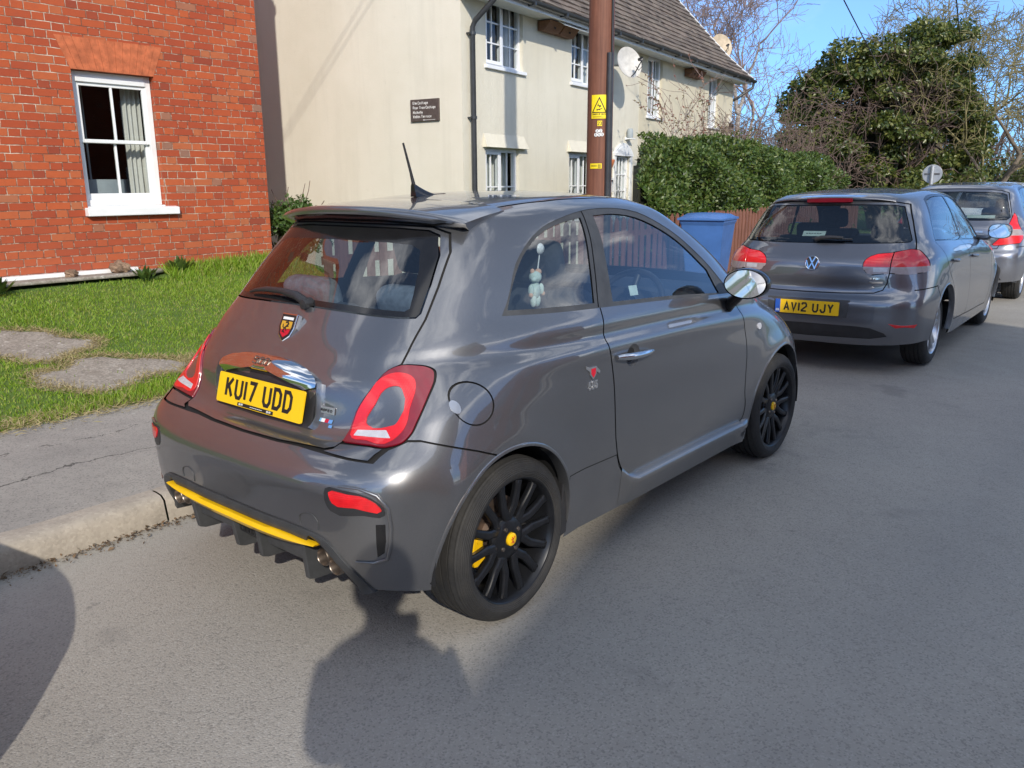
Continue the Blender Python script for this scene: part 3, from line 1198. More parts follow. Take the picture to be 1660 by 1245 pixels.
def soil_mat():
    N = Nodes('turf_soil')
    n1 = N.noise(6, 7, 0.7)
    base = N.ramp(n1, [(0.3, (0.060, 0.12, 0.014)), (0.55, (0.09, 0.15, 0.022)), (0.75, (0.16, 0.15, 0.06))])
    N.set(Base_Color=base, Roughness=0.95, Normal=N.bump(n1, 0.6, 0.03))
    return N.m


M['asphalt'] = asphalt_mat()
M['path'] = path_mat()
M['kerb'] = stone_mat('kerb_stone', (0.30, 0.265, 0.22), (0.40, 0.355, 0.295), 0.05, .4)
M['slab'] = stone_mat('old_concrete', (0.21, 0.185, 0.15), (0.34, 0.31, 0.265), 0.55)
M['brick'] = brick_mat()
M['arch_brick'] = simple('rubbed_brick', (0.47, 0.125, 0.048), 0.85, 0, 0.28, 16, 0.35, 90)
M['cream'] = render_mat('cream_render_smooth', (0.66, 0.625, 0.52), (0.735, 0.70, 0.60), 0.16, 0.24)
M['cream_rough'] = render_mat('cream_roughcast', (0.63, 0.59, 0.475), (0.71, 0.67, 0.555), 0.55, 0.30)
M['cream_yellow'] = render_mat('yellowed_roughcast', (0.56, 0.505, 0.37), (0.66, 0.60, 0.455), 0.6, 0.40)
M['tile'] = tile_mat()
M['white_paint'] = simple('white_gloss_paint', (0.78, 0.79, 0.78), 0.35, 0, 0.05, 6, 0.05, 60)
M['upvc'] = simple('white_window_frame', (0.80, 0.81, 0.82), 0.3, 0, 0.03, 6)
M['pane'] = glass_mat('house_window_glass', (0.80, 0.84, 0.84), 0.0)
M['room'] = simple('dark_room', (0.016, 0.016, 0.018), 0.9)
M['curtain'] = simple('pale_curtain', (0.62, 0.60, 0.55), 0.9, 0, 0.06, 12)
M['lamp_shade'] = simple('pale_blue_grey_board', (0.34, 0.38, 0.40), 0.7, 0, 0.06, 8)
M['gutter'] = simple('dark_gutter', (0.035, 0.038, 0.042), 0.35, 0, 0.2, 8)
M['pole'] = wood_mat('creosoted_pole', (0.125, 0.047, 0.028), (0.225, 0.090, 0.052), (55, 55, 1.6), 0.7)
M['fence'] = wood_mat('red_brown_fence_paint', (0.155, 0.062, 0.040), (0.25, 0.108, 0.070), (40, 40, 3), 0.75)
M['box_wood'] = wood_mat('brown_box_wood', (0.13, 0.060, 0.032), (0.22, 0.11, 0.06), (40, 40, 8), 0.75)
M['bin'] = simple('blue_bin_plastic', (0.055, 0.15, 0.40), 0.42, 0, 0.14, 4, 0.12, 120)
M['bin_dark'] = simple('dark_blue_bin_plastic', (0.02, 0.07, 0.24), 0.5, 0, 0.15, 6)
M['soil'] = soil_mat()
M['grass'] = leaf_mat('grass_blade', [(0.105, 0.20, 0.012), (0.165, 0.30, 0.018), (0.225, 0.38, 0.026), (0.29, 0.42, 0.045), (0.40, 0.38, 0.13)], 0.55, 0.35)
M['straw'] = leaf_mat('dry_grass_blade', [(0.30, 0.24, 0.12), (0.42, 0.34, 0.19), (0.25, 0.22, 0.09)], 0.7, 0.2)
M['hedge_leaf'] = leaf_mat('hedge_leaf', [(0.022, 0.046, 0.010), (0.040, 0.078, 0.014), (0.065, 0.115, 0.020), (0.10, 0.15, 0.032), (0.14, 0.165, 0.042)], 0.42, 0.2)
M['ivy_leaf'] = leaf_mat('ivy_leaf', [(0.022, 0.044, 0.010), (0.045, 0.072, 0.014), (0.085, 0.110, 0.022), (0.13, 0.145, 0.032), (0.18, 0.18, 0.05)], 0.38, 0.2)
M['shrub_leaf'] = leaf_mat('shrub_leaf', [(0.03, 0.07, 0.015), (0.06, 0.12, 0.025), (0.10, 0.17, 0.04)], 0.45, 0.25)
M['red_leaf'] = leaf_mat('reddish_leaf', [(0.18, 0.05, 0.045), (0.26, 0.09, 0.07), (0.09, 0.10, 0.03), (0.30, 0.15, 0.11)], 0.5, 0.3)
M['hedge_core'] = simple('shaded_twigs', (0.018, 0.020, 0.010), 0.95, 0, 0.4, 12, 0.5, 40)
M['bark'] = wood_mat('grey_brown_bark', (0.10, 0.078, 0.055), (0.22, 0.18, 0.135), (9, 9, 3), 0.9)
M['birch'] = wood_mat('pale_birch_bark', (0.22, 0.19, 0.165), (0.50, 0.46, 0.42), (6, 6, 14), 0.8)
M['twig'] = simple('brown_twigs', (0.155, 0.105, 0.085), 0.85, 0, 0.3, 5)
M['twig_pink'] = simple('pinkish_twigs', (0.26, 0.185, 0.165), 0.85, 0, 0.3, 5)
M['twig_olive'] = simple('olive_twigs', (0.20, 0.17, 0.075), 0.85, 0, 0.3, 5)
M['sign_yellow'] = simple('warning_yellow', (0.86, 0.66, 0.012), 0.45, 0, 0.06, 8)
M['slate'] = simple('dark_slate', (0.085, 0.065, 0.058), 0.6, 0, 0.2, 20, 0.2, 80)
M['lettering'] = simple('white_lettering', (0.74, 0.73, 0.70), 0.6)
M['dish'] = simple('grey_dish', (0.52, 0.50, 0.46), 0.5, 0, 0.18, 9)
M['dish_rust'] = simple('beige_dish', (0.48, 0.38, 0.26), 0.6, 0, 0.25, 7)
M['galv'] = simple('galvanised_metal', (0.42, 0.43, 0.44), 0.45, 0.6, 0.12, 10)
M['terracotta'] = simple('terracotta', (0.55, 0.18, 0.07), 0.75, 0, 0.15, 9)
M['stone_rough'] = stone_mat('brown_stone', (0.16, 0.10, 0.065), (0.30, 0.20, 0.13), 0.2)
M['litter'] = leaf_mat('leaf_litter', [(0.06, 0.035, 0.02), (0.12, 0.07, 0.035), (0.20, 0.12, 0.06), (0.16, 0.14, 0.11)], 0.8, 0.05)
M['coat'] = simple('dark_navy_coat', (0.03, 0.033, 0.045), 0.85, 0, 0.2, 20, 0.3, 120)
M['jeans'] = simple('blue_jeans', (0.06, 0.08, 0.13), 0.85, 0, 0.2, 20, 0.3, 160)
M['skin'] = simple('skin', (0.52, 0.31, 0.22), 0.5, 0, 0.06, 20, 0.1, 200)
M['hair'] = simple('brown_hair', (0.06, 0.04, 0.028), 0.6, 0, 0.3, 40)
M['facade_far'] = render_mat('pale_render_opposite', (0.55, 0.52, 0.46), (0.62, 0.60, 0.54), 0.3, 0.2)


# ---- clouds of leaves, blades and twigs written straight into one mesh
def leaf_mesh(name, P, D, U, L, Wd, mat, parent=None, fold=0.25):
    """P base points, D leaf direction, U face normal-ish, L lengths, Wd widths -> folded diamonds"""
    P, D, U = (np.asarray(a, float) for a in (P, D, U))
    D = D / (np.linalg.norm(D, axis=1, keepdims=True) + 1e-9)
    S = np.cross(D, U)
    S = S / (np.linalg.norm(S, axis=1, keepdims=True) + 1e-9)
    Nn = np.cross(S, D)
    L = np.asarray(L)[:, None]
    Wd = np.asarray(Wd)[:, None]
    a = P
    tip = P + D * L
    mid = P + D * L * .45
    l = mid + S * Wd * .5 + Nn * Wd * fold
    r = mid - S * Wd * .5 + Nn * Wd * fold
    V = np.stack([a, l, tip, r], 1).reshape(-1, 3)
    n = len(P)
    base = np.arange(n)[:, None] * 4
    F = np.concatenate([base + [[0, 2, 1]], base + [[0, 3, 2]]], 1).reshape(-1, 3)
    me = bpy.data.meshes.new(name)
    me.vertices.add(len(V))
    me.vertices.foreach_set('co', V.ravel())
    me.loops.add(len(F) * 3)
    me.loops.foreach_set('vertex_index', F.ravel().astype(np.int32))
    me.polygons.add(len(F))
    me.polygons.foreach_set('loop_start', np.arange(0, len(F) * 3, 3, dtype=np.int32))
    me.materials.append(mat)
    me.update(calc_edges=True)
    return link_mesh(name, me, parent)


def rand_dirs(n, rng):
    v = rng.normal(size=(n, 3))
    return v / np.linalg.norm(v, axis=1, keepdims=True)
# ------------------------------------------------------------------ ground, road, kerb, pavement, lawn
def kerb_y(x):
    return 1.018 + 0.010 * sin(x * 1.7) + (max(0, x - 9) * .10)


LAWN_S = (.62 - .13) / (6.3 - 2.8)


def lawn_z(x, y):
    z = .13 + max(0, (y - 2.8)) * LAWN_S
    return min(z, .66) + .018 * sin(x * 2.1 + y) * sin(y * 1.7 - x * .6)


mb = MB()
mb.grid([[(x, y, -.03) for y in (-400, 400)] for x in (-400, 400)], flip=True)
g = mb.build('ground', M['soil'])
props(g, kind='structure')
mb = MB()
xs = list(np.linspace(-14, 40, 109))
rows = []
for x in xs:
    yk = kerb_y(x)
    rows.append([(x, -7.0 + max(0, x - 9) * .10, 0), (x, -4, 0), (x, -2, 0), (x, -.5, 0), (x, yk - .10, .0), (x, yk + .03, -.004)])
mb.grid(rows, flip=True)
rd = mb.build('road', M['asphalt'], smooth=180)
props(rd, kind='structure')
# kerb: long stones, one mesh, worn top edge
mb = MB()
x = -14.0
k = 0
while x < 38:
    L = .91
    prof = lambda xx: [(kerb_y(xx) + .0, -.02), (kerb_y(xx) + .006, .075 + .006 * sin(xx * 5)), (kerb_y(xx) + .020, .108 + .005 * sin(xx * 3.1)), (kerb_y(xx) + .045, .122), (kerb_y(xx) + .085, .128 + .004 * sin(xx * 4 + 1)), (kerb_y(xx) + .14, .127)]
    n = 9
    seg = []
    j = .004 * sin(k * 2.3)
    for i in range(n):
        xx = x + .004 + (L - .008) * i / (n - 1)
        e = .010 * max(0, 1 - min(i, n - 1 - i)) 
        seg.append([(xx, yy + j + (e if zz > .05 else 0) + .004 * sin(xx * 23 + zz * 60), zz - e * .5 + .003 * sin(xx * 17)) for yy, zz in prof(xx)])
    mb.grid(seg, flip=True)
    x += L
    k += 1
kb = mb.build('kerb', M['kerb'], smooth=60)
props(kb, kind='structure')
mb = MB()
rows = []
for x in np.linspace(-14, 38, 105):
    yk = kerb_y(x) + .135
    ye = 2.80 + .06 * sin(x * 1.9) + .03 * sin(x * 5.1) + max(0, x - 9) * .10
    rows.append([(x, yk + (ye - yk) * t, .122 + .010 * t + .004 * sin(x * 3 + t * 7)) for t in np.linspace(0, 1, 8)])
mb.grid(rows, flip=True)
pv = mb.build('pavement', M['path'], smooth=180)
props(pv, kind='structure')
# earth banks: lawn in front of the brick house, garden behind the fence
mb = MB()
rows = []
for x in np.linspace(-14, 4.2, 92):
    rows.append([(x, y, lawn_z(x, y) - (.02 if y < 2.75 else 0)) for y in np.linspace(2.66, 6.45, 32)])
mb.grid(rows, flip=True)
lw = mb.build('lawn', M['soil'], smooth=180)
props(lw, kind='structure')
mb = MB()
rows = []
for x in np.linspace(4.2, 38, 40):
    o = max(0, x - 9) * .10
    rows.append([(x, y + o, .128 + .02 * max(0, min(1, y - 3.2))) for y in np.linspace(2.6, 12, 12)])
mb.grid(rows, flip=True)
gd = mb.build('garden', M['soil'], smooth=180)
props(gd, kind='structure')
# verge strip of the far side of the road
mb = MB()
mb.grid([[(x, y + max(0, x - 9) * .10, z) for y, z in ((-40, .14), (-9, .14), (-8.6, .12), (-7.05, .12), (-7.0, -.02))] for x in np.linspace(-14, 40, 28)], flip=True)
vg = mb.build('far_pavement', M['path'])
props(vg, kind='structure')

# broken concrete slabs sunk in the lawn
SLABS = [[(-.9, 5.05), (-.3, 4.82), (.05, 4.95), (.33, 4.80), (.55, 4.66), (.60, 4.42), (.80, 4.22), (.70, 4.02), (.46, 3.95), (.34, 3.80), (.16, 3.86), (.08, 4.12), (-.2, 4.16), (-.9, 4.1)],
         [(.05, 3.66), (.24, 3.62), (.40, 3.78), (.62, 3.80), (.80, 3.58), (1.02, 3.44), (1.04, 3.22), (.86, 3.10), (.66, 3.16), (.42, 3.02), (.20, 3.05), (.14, 3.22), (.02, 3.34)],
         [(1.08, 3.40), (1.5, 3.52), (1.9, 3.55), (2.0, 3.2), (1.5, 3.16), (1.09, 3.16)]]
for i, s in enumerate(SLABS):
    s = smooth_poly(s, 6)
    s = [(a + .030 * sin(9 * a + 13 * b) + .014 * sin(31 * a + 23 * b), b + .030 * sin(11 * b - 7 * a) + .014 * sin(37 * b - 19 * a)) for a, b in s]
    c = (sum(q[0] for q in s) / len(s), sum(q[1] for q in s) / len(s))
    mb = MB()
    vs, fs = [], []
    rings = 7
    for k in range(rings):
        t = 1 - k / rings
        for a, b in s:
            xx, yy = c[0] + (a - c[0]) * t, c[1] + (b - c[1]) * t
            vs.append((xx, yy, lawn_z(xx, yy) + (.0 if k == 0 else .014 + .004 * sin(9 * xx) * sin(8 * yy))))
    m = len(s)
    for k in range(rings - 1):
        for q in range(m):
            fs.append((k * m + q, k * m + (q + 1) % m, (k + 1) * m + (q + 1) % m, (k + 1) * m + q))
    vs.append((c[0], c[1], lawn_z(*c) + .016))
    for q in range(m):
        fs.append(((rings - 1) * m + q, (rings - 1) * m + (q + 1) % m, len(vs) - 1))
    mb.add(vs, fs)
    o = mb.build('concrete_slab', M['slab'], smooth=60, fix=True)
    props(o, ['larger broken concrete slab set in the lawn, farther from the pavement', 'smaller broken concrete slab set in the lawn, nearer the pavement', 'concrete slab in the lawn hidden behind the dark grey hatchback'][i], 'slab')
# concrete apron at the foot of the brick wall
mb = MB()
P = [(.55, 5.98), (2.15, 5.98), (2.62, 6.29), (.75, 6.29)]
mb.prism(P, lambda u, v, d: (u, v, .618 + d), 0, .035)
o = mb.build('concrete_apron', M['slab'], bevel=.012)
props(o, 'low grey concrete slab along the foot of the brick wall', 'slab')
mb = MB()
mb.box2((.62, 6.20, .640), (2.15, 6.297, .688))
o = mb.build('wall_foot_ledge', M['white_paint'], bevel=.008)
props(o, 'flaking white ledge along the foot of the brick wall', 'ledge')
for (sx_, sy2, r, lb) in ((1.42, 6.10, .055, 'small brown stone on the concrete apron, the left one'), (1.92, 6.14, .085, 'larger brown stone on the concrete apron, tufted with dry grass')):
    bm = bmesh.new()
    bmesh.ops.create_icosphere(bm, subdivisions=3, radius=r)
    for v in bm.verts:
        d = v.co.normalized()
        k = 1 + .22 * math.sin(d.x * 5 + r * 90) * math.cos(d.y * 4) + .12 * math.sin(d.z * 9 + d.x * 7)
        v.co = Vector((d.x * 1.15, d.y, d.z * .8)) * r * k + Vector((sx_, sy2, .653 + r * .6))
    me = bpy.data.meshes.new('stone')
    bm.to_mesh(me)
    bm.free()
    me.materials.append(M['stone_rough'])
    me.shade_smooth()
    me.set_sharp_from_angle(angle=radians(40))
    props(link_mesh('stone', me), lb, 'stone')


def slab_at(x, y):
    return any(inpoly(x, y, s) for s in SLABS)


rng = np.random.default_rng(3)
# grass blades
n = 120000
X = rng.uniform(-2.2, 4.1, n)
Y = 2.72 + (6.27 - 2.72) * rng.uniform(0, 1, n) ** 1.15
dens = 0.5 + 0.5 * np.sin(X * 2.3 + 1.1 * np.sin(Y * 3.1)) * np.sin(Y * 2.7 + X)
keep = rng.uniform(0, 1, n) < (0.62 + .38 * dens)
for i in range(n):
    if keep[i] and slab_at(X[i], Y[i]) and rng.uniform() > .035:
        keep[i] = False
    elif keep[i] and Y[i] > 5.97 and .55 < X[i] < 2.4:
        keep[i] = False
X, Y = X[keep], Y[keep]
Z = np.array([lawn_z(a, b) for a, b in zip(X, Y)]) - .004
n = len(X)
edge = np.exp(-((Y - 2.80) / .12) ** 2)
tuft = np.exp(-((Y - 6.1) / .22) ** 2) * ((X > 2.35) & (X < 4.0))
hgt = rng.uniform(.014, .036, n) * (1 + .8 * dens[keep]) * (1 + .6 * edge) + tuft * rng.uniform(.05, .17, n)
lean = rng.normal(size=(n, 2)) * .45
D = np.stack([lean[:, 0], lean[:, 1] - .1, np.ones(n)], 1)
U = rand_dirs(n, rng)
g = leaf_mesh('grass', np.stack([X, Y, Z], 1), D, U, hgt, rng.uniform(.004, .008, n) * (1 + 1.2 * tuft), M['grass'], None, .1)
props(g, 'short green lawn grass between the pavement and the brick house', 'grass', kind='stuff')
# dry clippings where the lawn meets the pavement and the slabs
n = 11000
X = rng.uniform(-2.2, 4.0, n)
Y = 2.79 + rng.normal(size=n) * .10
D = np.stack([rng.normal(size=n), rng.normal(size=n), rng.uniform(.05, .6, n)], 1)
P1 = np.stack([X, Y, .138 + rng.uniform(0, .012, n)], 1)
m2 = 2600
Q = []
for s in SLABS:
    for i in range(len(s)):
        a, b = s[i], s[(i + 1) % len(s)]
        for k in range(m2 // 11):
            t = rng.uniform()
            xx, yy = a[0] + (b[0] - a[0]) * t + rng.normal() * .035, a[1] + (b[1] - a[1]) * t + rng.normal() * .035
            Q.append((xx, yy, lawn_z(xx, yy) + .008))
Q = np.array(Q)
P1 = np.concatenate([P1, Q])
D = np.concatenate([D, np.stack([rng.normal(size=len(Q)), rng.normal(size=len(Q)), rng.uniform(.1, .8, len(Q))], 1)])
g = leaf_mesh('dry_grass', P1, D, rand_dirs(len(P1), rng), rng.uniform(.03, .075, len(P1)), rng.uniform(.003, .006, len(P1)), M['straw'], None, .1)
props(g, 'dry straw-coloured grass along the edges of the lawn', 'dry grass', kind='stuff')
# grit and leaf litter in the gutter
n = 5200
X = rng.uniform(-3, 9, n)
Y = np.array([kerb_y(x) for x in X]) - np.abs(rng.normal(size=n)) * .045 - .004
big = rng.uniform(size=n) < .06
P1 = np.stack([X, Y, rng.uniform(.001, .012, n)], 1)
D = np.stack([rng.normal(size=n), rng.normal(size=n), rng.uniform(-.1, .5, n)], 1)
g = leaf_mesh('leaf_litter', P1, D, rand_dirs(n, rng) + [0, 0, 1.5], rng.uniform(.006, .018, n) * (1 + 1.2 * big), rng.uniform(.005, .013, n) * (1 + 1.2 * big), M['litter'], None, .3)
props(g, 'dark grit and dead leaves lying in the gutter along the kerb', 'leaf litter', kind='stuff')
# ------------------------------------------------------------------ houses
def wall_panel(mb, x0, x1, z0, z1, y, holes, depth=.10, mi=0, face=-1):
    """wall in the x-z plane at y with rectangular openings and reveals going to y + depth"""
    xs = sorted({x0, x1, *[h[0] for h in holes], *[h[1] for h in holes]})
    zs = sorted({z0, z1, *[h[2] for h in holes], *[h[3] for h in holes]})
    xs = [x for x in xs if x0 <= x <= x1]
    zs = [z for z in zs if z0 <= z <= z1]
    for i in range(len(xs) - 1):
        for k in range(len(zs) - 1):
            cx, cz = (xs[i] + xs[i + 1]) / 2, (zs[k] + zs[k + 1]) / 2
            if any(h[0] < cx < h[1] and h[2] < cz < h[3] for h in holes):
                continue
            mb.add([(xs[i], y, zs[k]), (xs[i + 1], y, zs[k]), (xs[i + 1], y, zs[k + 1]), (xs[i], y, zs[k + 1])], [(0, 1, 2, 3)], mi)
    for a, b, c, d in holes:
        q = [(a, c), (b, c), (b, d), (a, d)]
        for i in range(4):
            (u0, v0), (u1, v1) = q[i], q[(i + 1) % 4]
            mb.add([(u0, y, v0), (u1, y, v1), (u1, y + depth, v1), (u0, y + depth, v0)], [(0, 3, 2, 1)], mi)


def frame_rect(mb, x0, x1, z0, z1, y0, y1, w):
    mb.box2((x0, y0, z0), (x0 + w, y1, z1))
    mb.box2((x1 - w, y0, z0), (x1, y1, z1))
    mb.box2((x0 + w, y0, z1 - w), (x1 - w, y1, z1))
    mb.box2((x0 + w, y0, z0), (x1 - w, y1, z0 + w))


def curtain(parent, x0, x1, z0, z1, y, mat=None, waves=7, amp=.018):
    mb = MB()
    n = waves * 8
    P = []
    for k, z in enumerate(np.linspace(z0, z1, 5)):
        P.append([(x0 + (x1 - x0) * i / n, y + amp * sin(2 * pi * waves * i / n + .4 * sin(k)) + .006 * sin(i), z) for i in range(n + 1)])
    mb.grid(P)
    return mb.build('curtain', mat or M['curtain'], parent, smooth=180)


def casement(parent, x0, x1, z0, z1, y, cols=2, rows=3, curt='both', label=None, opened=True):
    """two-light white casement with thin glazing bars; y = plane of the wall face"""
    mb = MB()
    yo = y + .055
    frame_rect(mb, x0 + .003, x1 - .003, z0 + .003, z1 - .003, yo, yo + .07, .045)
    xm = (x0 + x1) / 2
    mb.box2((xm - .028, yo - .002, z0 + .048), (xm + .028, yo + .068, z1 - .048))
    # the opening sash on the left stands a little proud
    frame_rect(mb, x0 + .040, xm - .020, z0 + .040, z1 - .040, yo - .016, yo - .003, .045)
    for a, b in ((x0 + .085, xm - .065), (xm + .028, x1 - .048)):
        for c in range(1, cols):
            xx = a + (b - a) * c / cols
            mb.box2((xx - .009, yo + .016, z0 + .05), (xx + .009, yo + .040, z1 - .05))
        for r in range(1, rows):
            zz = z0 + .05 + (z1 - z0 - .10) * r / rows
            mb.box2((a - .03, yo + .014, zz - .009), (b + .03, yo + .042, zz + .009))
    w = mb.build('window', M['upvc'], parent)
    if label:
        w['label'] = label
    mb = MB()
    mb.add([(x0 + .04, yo + .028, z0 + .04), (x1 - .04, yo + .028, z0 + .04), (x1 - .04, yo + .028, z1 - .04), (x0 + .04, yo + .028, z1 - .04)], [(0, 1, 2, 3)])
    mb.build('pane', M['pane'], w)
    mb = MB()
    mb.box2((x0 - .05, y - .045, z0 - .045), (x1 + .05, y + .09, z0 + .002))
    mb.build('sill', M['upvc'], w, bevel=.006)
    mb = MB()
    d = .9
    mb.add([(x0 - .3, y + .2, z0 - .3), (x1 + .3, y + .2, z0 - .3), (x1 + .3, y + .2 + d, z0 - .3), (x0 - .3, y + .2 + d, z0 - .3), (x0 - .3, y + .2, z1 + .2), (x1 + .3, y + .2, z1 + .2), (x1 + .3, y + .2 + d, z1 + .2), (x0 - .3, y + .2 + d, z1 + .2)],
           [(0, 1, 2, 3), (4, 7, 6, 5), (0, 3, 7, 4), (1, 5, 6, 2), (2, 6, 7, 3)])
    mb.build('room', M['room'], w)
    wd = x1 - x0
    if curt in ('both', 'all'):
        k = .22 if curt == 'both' else .5
        curtain(w, x0 + .03, x0 + wd * k, z0 + .02, z1 - .02, y + .20, None, 4)
        curtain(w, x1 - wd * k, x1 - .03, z0 + .02, z1 - .02, y + .20, None, 4)
    elif curt == 'net':
        curtain(w, x0 + .03, x1 - .03, z0 + .02, z1 - .02, y + .22, None, 12, .01)
    return w


# ---- brick house on the left
BY = 6.30
bh = thing('brick_house', 'red brick house on the left with one white sash window under a flat brick arch', 'house', (0, 0, 0))
WX0, WX1, WZ0, WZ1 = 1.742, 2.585, 1.33, 2.655
mb = MB()
wall_panel(mb, -7.0, 3.885, .45, 6.1, BY, [(WX0, WX1, WZ0 - .02, WZ1)], .11)
mb.add([(3.885, BY, .45), (3.885, BY + 6.2, .45), (3.885, BY + 6.2, 6.1), (3.885, BY + 3.1, 7.7), (3.885, BY, 6.1)], [(0, 1, 2, 3, 4)])
wl = mb.build('wall', M['brick'], bh)
mb = MB()
for s in (0, 1):
    y0, y1 = (BY - .02, BY + 3.1) if s == 0 else (BY + 3.1, BY + 6.4)
    z0, z1 = (6.02, 7.8) if s == 0 else (7.8, 6.02)
    mb.add([(-7.1, y0, z0), (3.90, y0, z0), (3.90, y1, z1), (-7.1, y1, z1), (-7.1, y0, z0 - .12), (3.90, y0, z0 - .12), (3.90, y1, z1 - .12), (-7.1, y1, z1 - .12)],
           [(0, 1, 2, 3), (7, 6, 5, 4), (0, 4, 5, 1), (1, 5, 6, 2), (3, 2, 6, 7), (0, 3, 7, 4)])
mb.build('roof', M['tile'], bh)
# flat gauged arch: wedge bricks fanned about a point below
mb = MB()
n = 13
zc = WZ1 - 1.15
for i in range(n):
    a0 = -.62 + 1.24 * i / n
    a1 = -.62 + 1.24 * (i + 1) / n
    xm = (WX0 + WX1) / 2

    def atz(a, z):
        k0 = (WX1 - WX0) / 2 * (a / .62)
        k1 = ((WX1 - WX0) / 2 + .125) * (a / .62)
        t = (z - WZ1) / .30
        return xm + k0 + (k1 - k0) * t
    g = .0012
    zt = WZ1 + .30 + .004 * sin(i * 3.1)
    yy = BY - .004 - .0015 * (i % 3)
    q = [(atz(a0, WZ1) + g, WZ1 - .002), (atz(a1, WZ1) - g, WZ1 - .002), (atz(a1, zt) - g, zt), (atz(a0, zt) + g, zt)]
    mb.prism(q, lambda u, v, d: (u, yy + d, v), 0, .06)
ar = mb.build('brick_arch', M['arch_brick'], bh, fix=True)
# sash window
mb = MB()
y = BY + .085
frame_rect(mb, WX0 + .004, WX1 - .004, WZ0 - .0, WZ1 - .004, y, y + .10, .060)
mb.box2((WX0 + .064, y - .012, WZ1 - .105), (WX1 - .064, y + .02, WZ1 - .062))
zm = (WZ0 + WZ1) / 2 - .015
# upper sash (outer), lower sash (inner)
frame_rect(mb, WX0 + .062, WX1 - .062, zm - .016, WZ1 - .104, y + .012, y + .045, .036)
mb.box2(((WX0 + WX1) / 2 - .012, y + .014, zm + .018), ((WX0 + WX1) / 2 + .012, y + .042, WZ1 - .14))
frame_rect(mb, WX0 + .062, WX1 - .062, WZ0 + .055, zm + .018, y + .050, y + .085, .036)
mb.box2((WX0 + .062, y + .046, WZ0 + .058), (WX1 - .062, y + .088, WZ0 + .125))
mb.box2(((WX0 + WX1) / 2 - .012, y + .052, WZ0 + .12), ((WX0 + WX1) / 2 + .012, y + .082, zm - .015))
sw = mb.build('sash_window', M['white_paint'], bh, bevel=.004)
sw['label'] = 'white two-over-two sash window'
mb = MB()
for y_, z0, z1 in ((y + .028, zm, WZ1 - .12), (y + .066, WZ0 + .1, zm)):
    mb.add([(WX0 + .08, y_, z0), (WX1 - .08, y_, z0), (WX1 - .08, y_, z1), (WX0 + .08, y_, z1)], [(0, 1, 2, 3)])
mb.build('pane', M['pane'], sw)
mb = MB()
mb.box2((WX0 + .004, BY + .015, WZ0 - .05), (WX1 - .004, BY + .12, WZ0 - .002))
mb.add([(WX0 - .03, BY - .075, WZ0 - .10), (WX1 + .11, BY - .075, WZ0 - .10), (WX1 + .11, BY + .02, WZ0 - .10), (WX0 - .03, BY + .02, WZ0 - .10),
        (WX0 - .03, BY - .075, WZ0 - .025), (WX1 + .11, BY - .075, WZ0 - .025), (WX1 + .11, BY + .02, WZ0 - .012), (WX0 - .03, BY + .02, WZ0 - .012)],
       [(3, 2, 1, 0), (4, 5, 6, 7), (0, 1, 5, 4), (1, 2, 6, 5), (2, 3, 7, 6), (3, 0, 4, 7)])
mb.build('sill', M['white_paint'], sw, bevel=.006)
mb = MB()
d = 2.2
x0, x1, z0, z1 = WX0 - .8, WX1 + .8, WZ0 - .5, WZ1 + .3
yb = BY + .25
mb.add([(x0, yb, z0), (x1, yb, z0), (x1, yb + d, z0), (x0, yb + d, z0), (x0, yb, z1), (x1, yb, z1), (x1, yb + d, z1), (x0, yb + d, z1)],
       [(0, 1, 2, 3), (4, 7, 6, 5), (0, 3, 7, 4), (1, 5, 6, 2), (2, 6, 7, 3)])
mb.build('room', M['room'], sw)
curtain(sw, WX1 - .235, WX1 - .03, WZ0 + .03, WZ1 - .05, BY + .30, None, 4, .022)
mb = MB()
mb.tube([(WX0 + .34, BY + .62, WZ0), (WX0 + .34, BY + .62, WZ1)], .012, 8)
mb.build('curtain_pole', M['lamp_shade'], sw)
mb = MB()
P = []
for a in np.linspace(pi * 1.02, pi * 1.98, 16):
    P.append([((WX0 + WX1) / 2 - .04 + .36 * cos(a), BY + .62 + .30 * sin(a), WZ0 + .09), ((WX0 + WX1) / 2 - .04 + .36 * cos(a), BY + .62 + .30 * sin(a), WZ0 + .27)])
mb.grid(P)
mb.build('table_mirror', M['lamp_shade'], sw, smooth=180)

# ---- cream rendered cottages
CA = radians(8)
ch = thing('cream_house', 'cream rendered cottage terrace with white casement windows and a steep tiled roof, behind the pole', 'house', (6.5, 5.5, 0), CA)
G1, G2 = (.555, 1.485, .95, 2.035), (3.10, 4.03, .95, 2.045)
F1, F2 = (.60, 1.60, 3.155, 4.07), (3.15, 4.15, 3.165, 4.07)
DR = (4.93, 5.58, .12, 2.06)
G3, F3, F4 = (6.22, 7.18, .95, 1.96), (6.36, 7.12, 2.835, 3.97), (10.02, 10.72, 2.835, 3.95)
EZ = 4.16
XS = 5.98
mb = MB()
wall_panel(mb, .62, XS, -.1, EZ, 0, [G1, G2, F1, F2, DR], .10) if False else None
wall_panel(mb, .0, XS, -.1, EZ, 0, [G1, G2, F1, F2, DR], .10)
mb.build('front_wall', M['cream_rough'], ch)
mb = MB()
wall_panel(mb, XS, 11.85, -.1, EZ, -.004, [G3, F3, F4], .10)
mb.add([(XS, -.004, -.1), (XS, .05, -.1), (XS, .05, EZ), (XS, -.004, EZ)], [(0, 1, 2, 3)])
mb.add([(11.85, -.004, -.1), (11.85, 6.6, -.1), (11.85, 6.6, EZ), (11.85, 3.3, 7.5), (11.85, -.004, EZ)], [(0, 1, 2, 3, 4)])
o = mb.build('front_wall', M['cream_yellow'], ch)
o['label'] = 'yellower half of the cream front wall'
mb = MB()
